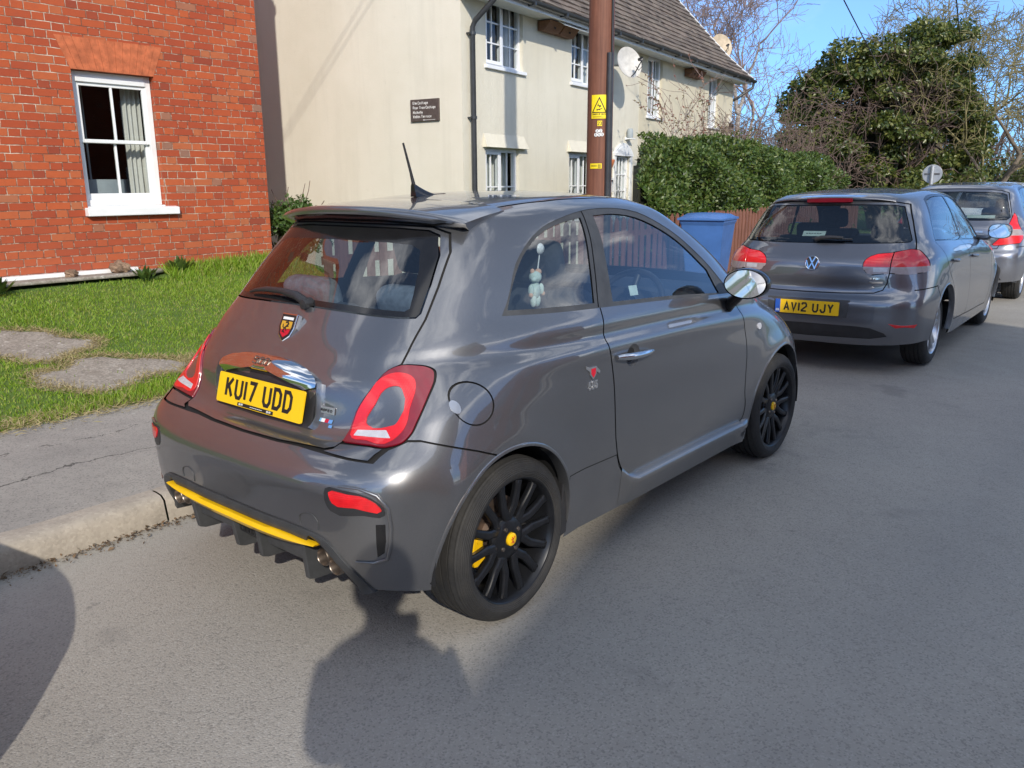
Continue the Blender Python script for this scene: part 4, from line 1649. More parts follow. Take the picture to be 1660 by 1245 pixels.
mb.add([(0, .0, -.1), (0, 6.6, -.1), (0, 6.6, EZ), (0, 3.3, 7.5), (0, .0, EZ)], [(4, 3, 2, 1, 0)])
mb.build('gable_wall', M['cream'], ch)
# roof: stepped tile courses with a bell-cast foot
prof = [(-.40, 4.055), (-.10, 4.30), (.30, 4.66), (.80, 5.18), (1.40, 5.82), (3.30, 7.86)]
def roof_at(d):
    acc = 0
    for i in range(len(prof) - 1):
        a, b = prof[i], prof[i + 1]
        l = math.hypot(b[0] - a[0], b[1] - a[1])
        if d <= acc + l:
            t = (d - acc) / l
            return a[0] + (b[0] - a[0]) * t, a[1] + (b[1] - a[1]) * t, (b[0] - a[0]) / l, (b[1] - a[1]) / l
        acc += l
    return b[0], b[1], (b[0] - a[0]) / l, (b[1] - a[1]) / l
total = sum(math.hypot(prof[i + 1][0] - prof[i][0], prof[i + 1][1] - prof[i][1]) for i in range(len(prof) - 1))
mb = MB()
d = 0.0
X = np.linspace(-.10, 12.18, 64)
rngr = np.random.default_rng(5)
k = 0
while d < total - .05:
    a = roof_at(d)
    b = roof_at(min(total, d + .215))
    wob = rngr.normal(size=len(X)) * .004
    rows = []
    rows.append([(x, a[0] + .004, a[1] - .004) for x in X])
    rows.append([(x, a[0] - a[3] * (.030 + w), a[1] + a[2] * (.030 + w)) for x, w in zip(X, wob)])
    rows.append([(x, b[0] - b[3] * .006, b[1] + b[2] * .006) for x in X])
    mb.grid(rows, flip=True)
    d += .205
    k += 1
mb.add([(-.10, 3.30, 7.88), (12.18, 3.30, 7.88), (12.18, 6.95, 4.0), (-.10, 6.95, 4.0)], [(0, 1, 2, 3)])
mb.build('roof', M['tile'], ch)
vp = [(roof_at(t)[0], roof_at(t)[1]) for t in np.linspace(0, total, 26)]
for x0 in (-.14, 12.17):
    mb = MB()
    P = [[(x0, a, b - .09), (x0, a - .01, b + .035), (x0 + .05, a - .01, b + .035), (x0 + .05, a, b - .09)] for a, b in vp]
    mb.grid(P)
    mb.build('bargeboard', M['white_paint'], ch, fix=True)
mb = MB()
mb.box2((-.08, -.365, 3.93), (12.15, -.335, 4.06))
mb.box2((-.08, -.335, 3.955), (12.15, -.006, 3.985))
mb.build('fascia', M['white_paint'], ch)
mb = MB()
P = []
for x in np.linspace(-.12, 12.24, 12):
    P.append([(x, -.425 + .058 * cos(a), 4.03 + .058 * sin(a)) for a in np.linspace(pi, 2 * pi, 9)])
mb.grid(P)
P = []
for x in np.linspace(-.12, 12.24, 12):
    P.append([(x, -.425 + .054 * cos(a), 4.03 + .054 * sin(a)) for a in np.linspace(2 * pi, pi, 9)])
mb.grid(P)
for x in np.arange(.2, 12.2, .95):
    mb.box((x, -.425, 3.985), (.03, .13, .045))
gt_ = mb.build('gutter', M['gutter'], ch, smooth=50)
mb = MB()
mb.tube([(.22, -.42, 3.99), (.215, -.40, 3.90), (.185, -.11, 3.66), (.18, -.065, 3.58), (.18, -.065, .1)], .036, 12)
for z in (3.50, 2.42, 1.1):
    mb.tube([(.18, -.065, z - .02), (.18, -.065, z + .02)], .046, 12)
    mb.box((.135, -.035, z), (.03, .07, .02))
    mb.box((.225, -.035, z), (.03, .07, .02))
mb.build('drainpipe', M['gutter'], ch, smooth=40)
mb = MB()
mb.tube([(12.16, -.42, 3.99), (12.15, -.40, 3.86), (11.93, -.16, 3.66), (11.88, -.10, 3.60), (11.90, .05, 3.55)], .036, 12)
o = mb.build('drainpipe', M['gutter'], ch, smooth=40)
o['label'] = 'short bent drainpipe at the far corner'
casement(ch, *G1, 0, 2, 2, 'all')
casement(ch, *G2, 0, 2, 2, 'all')
casement(ch, *F1, 0, 2, 3, 'both')
casement(ch, *F2, 0, 2, 3, 'both')
casement(ch, *G3, -.004, 2, 2, 'both')
casement(ch, *F3, -.004, 2, 3, 'net')
casement(ch, *F4, -.004, 2, 3, 'net')
# sloped plaster hoods over the ground-floor windows
for a, b, c, z in (G1, G2):
    mb = MB()
    x0, x1 = a - .075, b + .16
    mb.add([(x0, -.002, z + .01), (x1, -.002, z + .01), (x1, -.085, z + .012), (x0, -.085, z + .012), (x0 + .03, -.002, z + .20), (x1 - .03, -.002, z + .20)],
           [(0, 1, 2, 3), (3, 2, 5, 4), (0, 3, 4), (1, 5, 2)])
    mb.build('window_hood', M['cream_rough'], ch, fix=True)
# front door
mb = MB()
a, b, c, d = DR
frame_rect(mb, a + .003, b - .003, c, d - .003, .04, .11, .055)
for i in range(1, 4):
    xx = a + .055 + (b - a - .11) * i / 4
    mb.box2((xx - .010, .055, c + .7), (xx + .010, .085, d - .06))
for k in range(1, 5):
    zz = d - .06 - .30 * k
    mb.box2((a + .055, .053, zz - .010), (b - .055, .087, zz + .010))
mb.box2((a + .055, .050, c + .05), (b - .055, .09, c + .72))
dd = mb.build('front_door', M['upvc'], ch)
mb = MB()
mb.add([(a + .05, .07, c + .7), (b - .05, .07, c + .7), (b - .05, .07, d - .05), (a + .05, .07, d - .05)], [(0, 1, 2, 3)])
mb.build('pane', M['pane'], dd)
mb = MB()
mb.add([(a, .16, c), (b, .16, c), (b, .16, d), (a, .16, d)], [(0, 1, 2, 3)])
mb.build('curtain', M['curtain'], dd)
mb = MB()
q = [(a - .10, d + .015)] + [(a - .10 + (b - a + .20) * t, d + .015 + .20 * sin(pi * t) ** .8) for t in np.linspace(.0, 1, 14)] + [(b + .10, d + .015)]
mb.prism(q[1:-1], lambda u, v, e: (u, -.045 + e, v), 0, .045)
q2 = [(x, d + .015 + (z - d - .015) * .70) for x, z in [(a - .06 + (b - a + .12) * t, d + .015 + .20 * sin(pi * t) ** .8) for t in np.linspace(0, 1, 14)]]
mb.prism(q2, lambda u, v, e: (u, -.052 + e, v), 0, .008)
mb.box2((a - .09, -.05, d - .02), (b + .09, .0, d + .013))
mb.box2((a - .085, -.03, c), (a + .001, -.002, d - .02))
mb.box2((b - .001, -.03, c), (b + .085, -.002, d - .02))
mb.build('door_surround', M['white_paint'], ch, fix=True)

# ---- a dark-roofed terrace across the road: shades the carriageway and shows in the car panels
sh_dir = radians(14.8)
op = thing('terrace_across_the_road', 'brick terrace across the road, mirrored in the dark car panels, whose roof shades the road', 'house', (-16.2, -16.7, 0), sh_dir)
mb = MB()
L_, D_, E_, RZ = 18.5, 7.2, 3.0, 7.02
mb.add([(0, 0, 0), (L_, 0, 0), (L_, D_, 0), (0, D_, 0), (0, 0, E_), (L_, 0, E_), (L_, D_, E_), (0, D_, E_), (0, D_ / 2, RZ - .2), (L_, D_ / 2, RZ - .2)],
       [(0, 1, 5, 4), (2, 3, 7, 6), (1, 2, 6, 9, 5), (3, 0, 4, 8, 7)])
mb.build('wall', M['brick'], op, fix=True)
mb = MB()
for s in (0, 1):
    ya, yb_ = (-.4, D_ / 2) if s == 0 else (D_ / 2, D_ + .4)
    za, zb = (E_ - .25, RZ) if s == 0 else (RZ, E_ - .25)
    mb.add([(-.3, ya, za), (L_ + .3, ya, za), (L_ + .3, yb_, zb), (-.3, yb_, zb), (-.3, ya, za - .12), (L_ + .3, ya, za - .12), (L_ + .3, yb_, zb - .12), (-.3, yb_, zb - .12)],
           [(0, 1, 2, 3), (7, 6, 5, 4), (0, 4, 5, 1), (3, 2, 6, 7), (1, 5, 6, 2), (0, 3, 7, 4)])
rf = mb.build('roof', M['tile'], op, fix=True)
mb = MB()
for x in (2.6, 14.2):
    mb.box((x, D_ / 2 - .5, RZ - .1), (.9, .55, 1.1))
mb.build('chimney', M['brick'], rf)
for x in (1.6, 4.6, 8.0, 11.4, 14.8):
    for z in (.95,):
        mb = MB()
        frame_rect(mb, x, x + 1.1, z, z + 1.15, D_ + .0, D_ + .06, .06)
        mb.box2((x + .53, D_, z + .06), (x + .57, D_ + .05, z + 1.09))
        w_ = mb.build('window', M['upvc'], op)
        mb = MB()
        mb.add([(x + .05, D_ + .02, z + .05), (x + 1.05, D_ + .02, z + .05), (x + 1.05, D_ + .02, z + 1.1), (x + .05, D_ + .02, z + 1.1)], [(0, 3, 2, 1)])
        mb.build('pane', M['gloss_black'], w_)

# second house across the road, further along
o2 = thing('house_across_the_road', 'brick house across the road, seen only as a dark gable in the window panes', 'house', (6.5, -22.5, 0), radians(6))
mb = MB()
mb.add([(0, 0, 0), (9, 0, 0), (9, 8, 0), (0, 8, 0), (0, 0, 4.6), (9, 0, 4.6), (9, 8, 4.6), (0, 8, 4.6), (4.5, 0, 7.6), (4.5, 8, 7.6)], [(0, 1, 5, 8, 4), (2, 3, 7, 9, 6), (1, 2, 6, 5), (3, 0, 4, 7)])
mb.build('wall', M['brick'], o2, fix=True)
mb = MB()
for s in (0, 1):
    xa, xb = (-.35, 4.5) if s == 0 else (4.5, 9.35)
    za, zb = (4.45, 7.75) if s == 0 else (7.75, 4.45)
    mb.add([(xa, -.3, za), (xb, -.3, zb), (xb, 8.3, zb), (xa, 8.3, za), (xa, -.3, za - .12), (xb, -.3, zb - .12), (xb, 8.3, zb - .12), (xa, 8.3, za - .12)],
           [(0, 3, 2, 1), (4, 5, 6, 7), (0, 1, 5, 4), (3, 7, 6, 2), (0, 4, 7, 3), (1, 2, 6, 5)])
mb.build('roof', M['tile'], o2, fix=True)
for x in (1.4, 3.9, 6.4):
    for z in (1.0, 3.2):
        mb = MB()
        frame_rect(mb, x, x + 1.1, z, z + 1.2, 8.0, 8.05, .06)
        mb.box2((x + .53, 8.0, z + .06), (x + .57, 8.04, z + 1.14))
        w_ = mb.build('window', M['upvc'], o2)
        mb = MB()
        mb.add([(x + .05, 8.02, z + .05), (x + 1.05, 8.02, z + .05), (x + 1.05, 8.02, z + 1.15), (x + .05, 8.02, z + 1.15)], [(0, 3, 2, 1)])
        mb.build('pane', M['gloss_black'], w_)
# ------------------------------------------------------------------ things on the houses and in the street
def chw(x, y, z):
    """house frame of the cream terrace -> world"""
    return Vector((6.5 + cos(CA) * x - sin(CA) * y, 5.5 + sin(CA) * x + cos(CA) * y, z))


# name board on the gable
hs = thing('house_sign', 'small dark name board with white lettering on the cream gable wall', 'sign', (6.5, 5.5, 0), CA)
mb = MB()
mb.box2((-.032, .375, 2.39), (-.002, .868, 2.685))
bd = mb.build('board', M['slate'], hs, bevel=.004)
fn = lambda u, v, d: (-.0325 - d, .868 - u, 2.39 + v)
mb = MB()
for t, u0, v0, w, g in (('Elm Cottage', .045, .226, .021, .0065), ('Pear Tree Cottage', .045, .164, .020, .0062), ('Michelle', .045, .102, .021, .0065), ('Webbs Terrace', .045, .046, .021, .0065)):
    u = u0
    for chh in t:
        if chh == ' ':
            u += w * .55
            continue
        nw = .008 if chh in 'li' else (w * 1.15 if chh.isupper() or chh in 'wm' else w * .9)
        text_strokes(mb, chh, nw if chh not in 'li' else w, .040, g, .0062, fn, .0016, 0, .008, u, v0)
        u += nw + g
mb.prism([(.215, .017), (.240, .027), (.240, .0195), (.43, .0195), (.43, .0145), (.240, .0145), (.240, .007)], fn, 0, .0018)
mb.build('lettering', M['lettering'], bd)

# wooden nest boxes under the eaves
for (x0, x1, z0, z1, lb, white) in ((2.02, 2.98, 3.80, 3.935, 'brown nest box under the eaves with a white board on it, nearer the drainpipe', True),
                                    (8.35, 9.15, 3.78, 3.93, 'plain brown nest box under the eaves between the two narrow windows', False)):
    nb_ = thing('nest_box', lb, 'nest box', (6.5, 5.5, 0), CA)
    mb = MB()
    for a, b in ((x0, (x0 + x1) / 2 - .02), ((x0 + x1) / 2 + .02, x1)):
        mb.add([(a, -.01, z0), (b, -.01, z0), (b, -.13, z0), (a, -.13, z0), (a, -.01, z1), (b, -.01, z1), (b, -.24, z1), (a, -.24, z1)],
               [(0, 1, 2, 3), (7, 6, 5, 4), (3, 2, 6, 7), (0, 4, 5, 1), (0, 3, 7, 4), (1, 5, 6, 2)])
    bx = mb.build('box', M['box_wood'], nb_, bevel=.006, fix=True)
    mb = MB()
    for a in ((x0 * .75 + x1 * .25), (x0 * .25 + x1 * .75)):
        mb.lathe([(0, -.0), (.032, -.0), (.032, .004)], (a, -.185, (z0 + z1) / 2), 'Y', 16)
    mb.build('entrance_hole', M['room'], bx)
    if white:
        mb = MB()
        mb.add([(x0 + .25, -.235, z1 + .01), (x1 + .22, -.235, z1 + .01), (x1 + .22, -.34, z1 - .05), (x0 + .25, -.34, z1 - .05)], [(0, 1, 2, 3)])
        o = mb.build('board', M['white_paint'], nb_)
        o.modifiers.new('thick', 'SOLIDIFY').thickness = .014


def dish(name_lb, centre, face, r, mat, arm_to):
    t = thing('satellite_dish', name_lb, 'satellite dish', tuple(centre))
    f = Vector(face).normalized()
    rr = Vector((0, 0, 1)).cross(f).normalized()
    uu = f.cross(rr)
    mb = MB()
    for sgn, off in ((1, 0), (-1, -.008)):
        rows = []
        for k in np.linspace(0.02, 1, 8):
            rows.append([rr * (r * k * cos(a)) + uu * (r * 1.08 * k * sin(a)) + f * (.065 * k * k - .05 + off) for a in np.linspace(0, 2 * pi, 33)])
        mb.grid(rows, flip=(sgn < 0))
    mb.build('reflector', mat, t, smooth=60)
    mb = MB()
    tip = f * .34 - uu * r * .45
    mb.tube([uu * (-r * .98), uu * (-r * .9) + f * .12, tip], .010, 8)
    mb.build('feed_arm', M['gutter'], t)
    mb = MB()
    mb.tube([tip + uu * .01 - f * .03, tip + uu * .03 + f * .0, tip + uu * .045 - f * .07], [.03, .036, .028], 12)
    mb.tube([tip - uu * .02, tip - uu * .10 - f * .02, tip - uu * .12 - f * .12, tip - uu * .02 - f * .18], .006, 6)
    mb.build('receiver', M['black_plastic'], t, smooth=50)
    mb = MB()
    loc = Vector(centre)
    e = Vector(arm_to) - loc
    mb.tube([f * -.05, f * -.12, e + (f * -.02), e], .018, 8)
    mb.box(e, (.10, .10, .16))
    mb.build('bracket', M['galv'], t)
    return t


dish('round grey satellite dish on the cream front wall beside the pole', chw(4.45, -.45, 3.585), (-.36, -.92, .30), .255, M['dish'], chw(4.20, -.01, 3.55))
dish('beige satellite dish past the far edge of the tiled roof', chw(12.62, .62, 4.98), (-.55, -.80, .25), .30, M['dish_rust'], chw(12.25, .75, 4.60))

# white wall lamp over the door
t = thing('wall_lamp', 'small white lamp on the wall above the white front door', 'lamp', tuple(chw(5.42, 0, 2.40)), CA)
mb = MB()
mb.box2((-.075, -.025, -.06), (.075, -.002, -.01))
mb.box2((-.05, -.14, -.05), (.12, -.02, -.03))
mb.build('bracket', M['white_paint'], t, bevel=.004)
mb = MB()
mb.lathe([(.0, .15), (.045, .145), (.058, .10), (.058, .0), (.05, -.025), (0, -.028)], (0, -.075, 0), 'Z', 20)
mb.build('lamp_glass', M['lamp_shade'], t, smooth=50)
# terracotta half pot and post box left of the door
t = thing('wall_planter', 'orange terracotta half-round planter on the wall left of the front door', 'planter', tuple(chw(4.50, 0, 1.86)), CA)
mb = MB()
rows = []
for z, r in ((.10, .20), (.09, .21), (.0, .18), (-.10, .12), (-.14, .05)):
    rows.append([(r * cos(a), -.005 - r * .8 * sin(a), z) for a in np.linspace(0, pi, 17)])
mb.grid(rows)
mb.build('pot', M['terracotta'], t, smooth=60)
t = thing('letter_box', 'small white letter box under the terracotta planter', 'letter box', tuple(chw(4.56, 0, 1.52)), CA)
mb = MB()
mb.box2((-.12, -.10, -.14), (.12, -.004, .12))
mb.build('box', M['white_paint'], t, bevel=.006)
mb = MB()
mb.box2((-.09, -.106, .05), (.09, -.1005, .075))
mb.build('slot', M['room'], t)
# security lamp at the far corner
t = thing('security_lamp', 'tiny white security lamp near the far corner of the cream wall', 'lamp', tuple(chw(11.65, 0, 3.05)), CA)
mb = MB()
mb.box2((-.06, -.05, -.06), (.06, -.004, .10))
mb.build('housing', M['white_paint'], t, bevel=.004)
mb = MB()
mb.lathe([(0, -.10), (.05, -.10), (.06, -.05), (.06, -.04)], (0, -.0, -.11), 'Y', 16)
mb.build('sensor', M['black_plastic'], t)

# ---- wooden electricity pole
PX, PY, PR = 4.90, 2.18, .128
pl = thing('utility_pole', 'thick brown wooden electricity pole carrying yellow signs, behind the dark grey roof', 'pole', (PX, PY, .1))
mb = MB()
rows = []
for z in np.linspace(-.2, 8.6, 45):
    r = PR * (1 - .018 * z)
    rows.append([(r * cos(a) * (1 + .010 * sin(3 * a + z)), r * sin(a) * (1 + .010 * cos(2 * a + 1.3 * z)), z) for a in np.linspace(0, 2 * pi, 29)])
mb.grid(rows)
mb.build('shaft', M['pole'], pl, smooth=60, fix=True)
va = atan2(-2.43 - PY, -1.95 - PX)
ca_ = va + radians(38)
mb = MB()
mb.tube([(cos(ca_) * (PR + .012) * (1 - .01 * z), sin(ca_) * (PR + .012) * (1 - .01 * z), z) for z in np.linspace(-.1, 2.62, 12)], .032, 12)
mb.build('cable_guard', M['gutter'], pl, smooth=50)
mb = MB()
mb.tube([(cos(ca_ + .22) * (PR + .008) * (1 - .014 * z), sin(ca_ + .22) * (PR + .008) * (1 - .014 * z), z) for z in np.linspace(-.1, 8.3, 20)], .012, 8)
mb.build('cable', M['ink'], pl, smooth=50)


def on_pole(ang, z, off=.0):
    """u along the curve of the pole, v up"""
    def fn(u, v, d):
        r = PR * (1 - .018 * (z + v)) + .003 + off + d
        a = ang - (-u) / PR
        return (PX + r * cos(a), PY + r * sin(a), z + v + .1)
    return fn


def curved_plate(name, ang, z, w, h, mat, parent=None, off=0.0, thick=.0015, n=12):
    fn = on_pole(ang, z, off)
    mb = MB()
    P = [[fn(-w / 2 + w * i / n, v, 0) for i in range(n + 1)] for v in (-h / 2, h / 2)]
    mb.grid(P)
    Q = [[fn(-w / 2 + w * i / n, v, thick) for i in range(n + 1)] for v in (-h / 2, h / 2)]
    mb.grid(Q)
    return mb.build(name, mat, parent, smooth=40, fix=False), fn


sa = va - radians(4)
ws_ = thing('warning_sign', 'yellow danger of death sign with a black triangle, highest on the wooden pole', 'sign')
o, fn = curved_plate('plate', sa, 2.137, .160, .216, M['sign_yellow'], ws_)
o.parent = ws_
mb = MB()
lift = lambda u, v, d: fn(u * .78, v * .69, .0022 + d)


def subdiv(pl, n=8):
    out = []
    for i in range(len(pl) - 1):
        for k in range(n):
            t = k / n
            out.append((pl[i][0] + (pl[i + 1][0] - pl[i][0]) * t, pl[i][1] + (pl[i + 1][1] - pl[i][1]) * t))
    return out + [pl[-1]]


def strokes_on(mb, pls, w, f):
    for pl_ in pls:
        p = subdiv(pl_, 6)
        poly = stroke_poly(p, w / 2)
        n = len(poly) // 2
        vs = [f(a, b, .0008) for a, b in poly]
        m = len(poly)
        mb.add(vs, [(i, i + 1, m - 2 - i, m - 1 - i) for i in range(n - 1)])


strokes_on(mb, [[(-.086, -.075), (0, .118), (.086, -.075), (-.086, -.075)]], .012, lift)
strokes_on(mb, [[(-.012, .040), (-.018, .012), (.006, .014), (.0, -.012)], [(.012, .022), (.016, -.004)], [(-.030, -.052), (-.016, -.036), (.016, -.030), (.036, -.022)], [(-.004, -.036), (.012, -.046)], [(-.034, -.036), (-.012, -.040)]], .0095, lift)
uu = -.088
for chh in 'DANGER OF DEATH':
    if chh == ' ':
        uu += .009
        continue
    strokes_on(mb, [[(uu + a * .0090, -.108 + b * .018) for a, b in q] for q in GLYPH[chh]], .0030, lift)
    uu += .0122
strokes_on(mb, [[(-.085, -.128), (.03, -.128)], [(-.085, -.138), (.06, -.138)]], .003, lift)
mb.build('symbols', M['ink'], o)
o, fn = curved_plate('number_tile', sa + .05, 1.985, .046, .048, M['sign_yellow'])
props(o, 'tiny yellow number tile just below the warning sign', 'number tile')
mb = MB()
lift = lambda u, v, d: fn(u, v, .0022 + d)
for u0, chh in ((-.020, '2'), (.006, '3')):
    strokes_on(mb, [[((u0 + a * .016) * .8, (-.017 + b * .034) * .8) for a, b in q] for q in GLYPH[chh]], .0045, lift)
mb.build('digits', M['ink'], o)
ds = thing('number_discs', 'cluster of small round white number tags below the yellow number tile', 'number tag', (0, 0, 0))
k = 0
for u0, v0, chh in ((-.018, .020, '2'), (.014, .022, '2'), (-.031, -.015, '5'), (.0, -.014, '5'), (.029, -.012, '5')):
    fnp = on_pole(sa + .02, 1.895)
    mb = MB()
    vs = [fnp(u0 + .0165 * cos(a), v0 + .017 * sin(a), .003) for a in np.linspace(0, 2 * pi, 20, endpoint=False)] + [fnp(u0 + .0165 * cos(a), v0 + .017 * sin(a), .0) for a in np.linspace(0, 2 * pi, 20, endpoint=False)]
    mb.add(vs, [tuple(range(20))] + [(i, (i + 1) % 20, 20 + (i + 1) % 20, 20 + i) for i in range(20)])
    tg_ = mb.build('tag', M['white_paint'], ds)
    mb = MB()
    strokes_on(mb, [[(u0 - .005 + a * .010, v0 - .009 + b * .018) for a, b in q] for q in GLYPH[chh]], .003, lambda u, v, d: fnp(u, v, .0042 + d))
    mb.build('digit', M['grey_plastic'], tg_)
o, fn = curved_plate('pole_label', sa - .20, 1.590, .118, .048, M['sign_yellow'])
props(o, 'small yellow label strip, lowest of the signs on the wooden pole', 'label')
mb = MB()
lift = lambda u, v, d: fn(u * .78, v * .78, .0022 + d)
for i in range(5):
    strokes_on(mb, [[(-.062 + i * .016, -.008 + .004 * (i % 2)), (-.052 + i * .016, -.008 + .004 * (i % 2))], [(-.062 + i * .016, .010), (-.050 + i * .016, .010)]], .008, lift)
for i in range(3):
    for j in range(4):
        strokes_on(mb, [[(.028 + i * .013, -.020 + j * .012), (.037 + i * .013, -.020 + j * .012)]], .008, lift)
mb.build('print', M['ink'], o)

# ---- picket fence
fc_ = thing('picket_fence', 'red-brown wooden picket fence along the back of the pavement in front of the hedge', 'fence', (0, 0, 0))
mb = MB()
x = 2.15
i = 0
rngf = np.random.default_rng(8)


def fy(x):
    return 3.02 + max(0, x - 9) * .10


while x < 18.6:
    w = .082
    h = 1.075 + rngf.normal() * .008
    yy = fy(x) - .022 + rngf.normal() * .002
    tl = rngf.normal() * .006
    q = [(x, .20), (x + w, .20), (x + w + tl, h), (x + w / 2 + tl, h + .055), (x + tl, h)]
    mb.prism(q, lambda u, v, d: (u, yy + d, v), 0, .018)
    x += .150
    i += 1
mb.build('pickets', M['fence'], fc_)
for z in (.42, .92):
    mb = MB()
    mb.grid([[(x, fy(x) - .003, z - .035), (x, fy(x) - .003, z + .035), (x, fy(x) + .03, z + .035), (x, fy(x) + .03, z - .035)] for x in (2.15, 9, 18.6)])
    mb.build('rail', M['fence'], fc_, fix=True)
for x in np.arange(2.4, 18.7, 1.8):
    mb = MB()
    mb.box((x, fy(x) + .075, .60), (.085, .085, 1.05))
    mb.build('post', M['fence'], fc_, bevel=.005)

# ---- blue wheeled bin
bn = thing('wheelie_bin', 'blue wheeled bin with its lid shut, in front of the picket fence', 'bin', (7.78, 2.42, .135), radians(-78))
bn.scale = (.98, .98, .94)
mb = MB()
vs = []
for z, hx, hy0, hy1 in ((.07, .205, -.20, .24), (.55, .245, -.27, .29), (.93, .275, -.33, .33), (.97, .29, -.35, .35), (1.0, .29, -.35, .35)):
    vs.append([(hx, hy0, z), (hx, hy1, z), (-hx, hy1, z), (-hx, hy0, z), (hx, hy0, z)])
mb.grid(vs, flip=True)
mb.add(vs[0][:4], [(0, 1, 2, 3)])
mb.build('tub', M['bin'], bn, bevel=.02, fix=True)
mb = MB()
rows = []
for t in np.linspace(0, 1, 9):
    y_ = -.385 + .77 * t
    zc = 1.015 + .065 * sin(pi * min(1, t * 1.05)) ** .7
    rows.append([(-.305, y_, 1.0), (-.305, y_, 1.025), (-.26, y_, zc), (-.10, y_, zc + .012), (.10, y_, zc + .012), (.26, y_, zc), (.305, y_, 1.025), (.305, y_, 1.0)])
mb.grid(rows)
for r in (rows[0], rows[-1]):
    mb.add(r, [tuple(range(8))])
lid = mb.build('lid', M['bin'], bn, smooth=35, fix=True)
mb = MB()
mb.tube([(-.24, .37, 1.0), (-.24, .43, 1.0), (.24, .43, 1.0), (.24, .37, 1.0)], .016, 10)
mb.build('handle', M['bin_dark'], bn, smooth=50)
for s in (-1, 1):
    mb = MB()
    mb.lathe([(0, -.03), (.07, -.03), (.10, -.02), (.10, .02), (.07, .03), (0, .03)], (s * .22, .24, .10), 'X', 24)
    mb.build('wheel', M['rubber'], bn, smooth=40)

# ---- round traffic sign seen from behind
ts = thing('traffic_sign', 'round traffic sign seen from behind on a grey post beyond the parked cars', 'sign', (18.1, 2.3, .0), radians(8))
mb = MB()
mb.tube([(0, 0, 0), (0, 0, 1.88)], .040, 14)
mb.build('post', M['galv'], ts, smooth=50)
mb = MB()
mb.lathe([(0, .045), (.195, .045), (.20, .049), (.20, .052), (0, .055)], (0, 0, 1.70), 'X', 40)
dk = mb.build('disc', M['galv'], ts, smooth=30, fix=True)
mb = MB()
mb.box((.040, 0, 1.70), (.012, .30, .035))
mb.build('clip_rail', M['steel'], dk)

# ---- overhead wires
def wire(lb, a, b, sag, r=.011):
    a, b = Vector(a), Vector(b)
    pts = [a.lerp(b, t) - Vector((0, 0, sag * 4 * t * (1 - t))) for t in np.linspace(0, 1, 24)]
    mb = MB()
    mb.tube(pts, r, 6)
    return props(mb.build('overhead_wire', M['ink'], None, smooth=60), lb, 'wire')


wire('black overhead wire sloping down across the blue sky in front of the ivy-covered tree', (7.5, 1.85, 5.2), (20.4, 3.4, 2.85), .10, .011)
wire('second overhead wire sloping down near the right edge of the sky', (9.0, .55, 6.2), (30.0, 4.5, 5.2), .25, .014)
wire('thin wire running level from the far corner of the cream wall to the bare trees', tuple(chw(11.9, .1, 3.35)), (30.0, 11.0, 3.9), .15, .010)

wire('upper overhead line casting a faint shadow on the cream gable', (PX, PY, 8.45), (-12.0, -2.6, 8.2), .25, .006)
wire('lower overhead line casting a faint shadow on the cream gable', (PX, PY, 8.15), (-12.0, -1.6, 7.6), .25, .006)

# ---- the photographer, whose shadow lies on the road
def skin_body(name, pts, edges, mat, parent, sub=2):
    me = bpy.data.meshes.new(name)
    me.from_pydata([p for p, r in pts], edges, [])
    o = link_mesh(name, me, parent)
    sk = o.modifiers.new('skin', 'SKIN')
    for i, (p, r) in enumerate(pts):
        rr = r if hasattr(r, '__len__') else (r, r)
        me.skin_vertices[0].data[i].radius = rr
    me.skin_vertices[0].data[0].use_root = True
    sk.use_smooth_shade = True
    ss = o.modifiers.new('sub', 'SUBSURF')
    ss.levels = ss.render_levels = sub
    me.materials.append(mat)
    return o


pe = thing('person', 'person in dark coat and jeans holding up a phone, casting a shadow on the road', 'person', (-2.24, -2.80, 0), radians(42))
pe.scale = (1.05, 1.05, 1.05)
# local x = the way they face
pts = [((0, 0, .96), (.15, .13)), ((0, 0, 1.12), (.15, .12)), ((0, 0, 1.30), (.19, .13)), ((0, 0, 1.44), (.15, .10)), ((.01, 0, 1.53), .058), ((.02, 0, 1.60), .062), ((.03, 0, 1.68), (.088, .10)), ((.02, 0, 1.755), (.07, .08)),
       ((0, .165, 1.43), .060), ((.06, .185, 1.16), .052), ((.17, .13, 1.33), .040), ((.20, .07, 1.40), .032),
       ((0, -.165, 1.43), .060), ((.06, -.185, 1.16), .052), ((.17, -.13, 1.33), .040), ((.20, -.07, 1.40), .032),
       ((0, .10, .88), .10), ((.02, .11, .50), .068), ((-.01, .12, .10), .048), ((.12, .13, .045), (.045, .035)),
       ((0, -.10, .88), .10), ((.02, -.11, .50), .068), ((-.01, -.12, .10), .048), ((.12, -.13, .045), (.045, .035))]
ed = [(0, 1), (1, 2), (2, 3), (3, 4), (4, 5), (5, 6), (6, 7), (3, 8), (8, 9), (9, 10), (10, 11), (3, 12), (12, 13), (13, 14), (14, 15), (0, 16), (16, 17), (17, 18), (18, 19), (0, 20), (20, 21), (21, 22), (22, 23)]
skin_body('body', pts, ed, M['skin'], pe)
cp = [(p, tuple(np.array(r if hasattr(r, '__len__') else (r, r)) * 1.0 + .018)) for p, r in pts]
skin_body('coat', [((0, 0, .80), (.20, .16))] + cp[0:4] + [((0, .165, 1.43), .075), ((.06, .185, 1.16), .070), ((.155, .15, 1.31), .056), ((0, -.165, 1.43), .075), ((.06, -.185, 1.16), .070), ((.155, -.15, 1.31), .056)],
          [(0, 1), (1, 2), (2, 3), (3, 4), (4, 5), (5, 6), (6, 7), (4, 8), (8, 9), (9, 10)], M['coat'], pe)
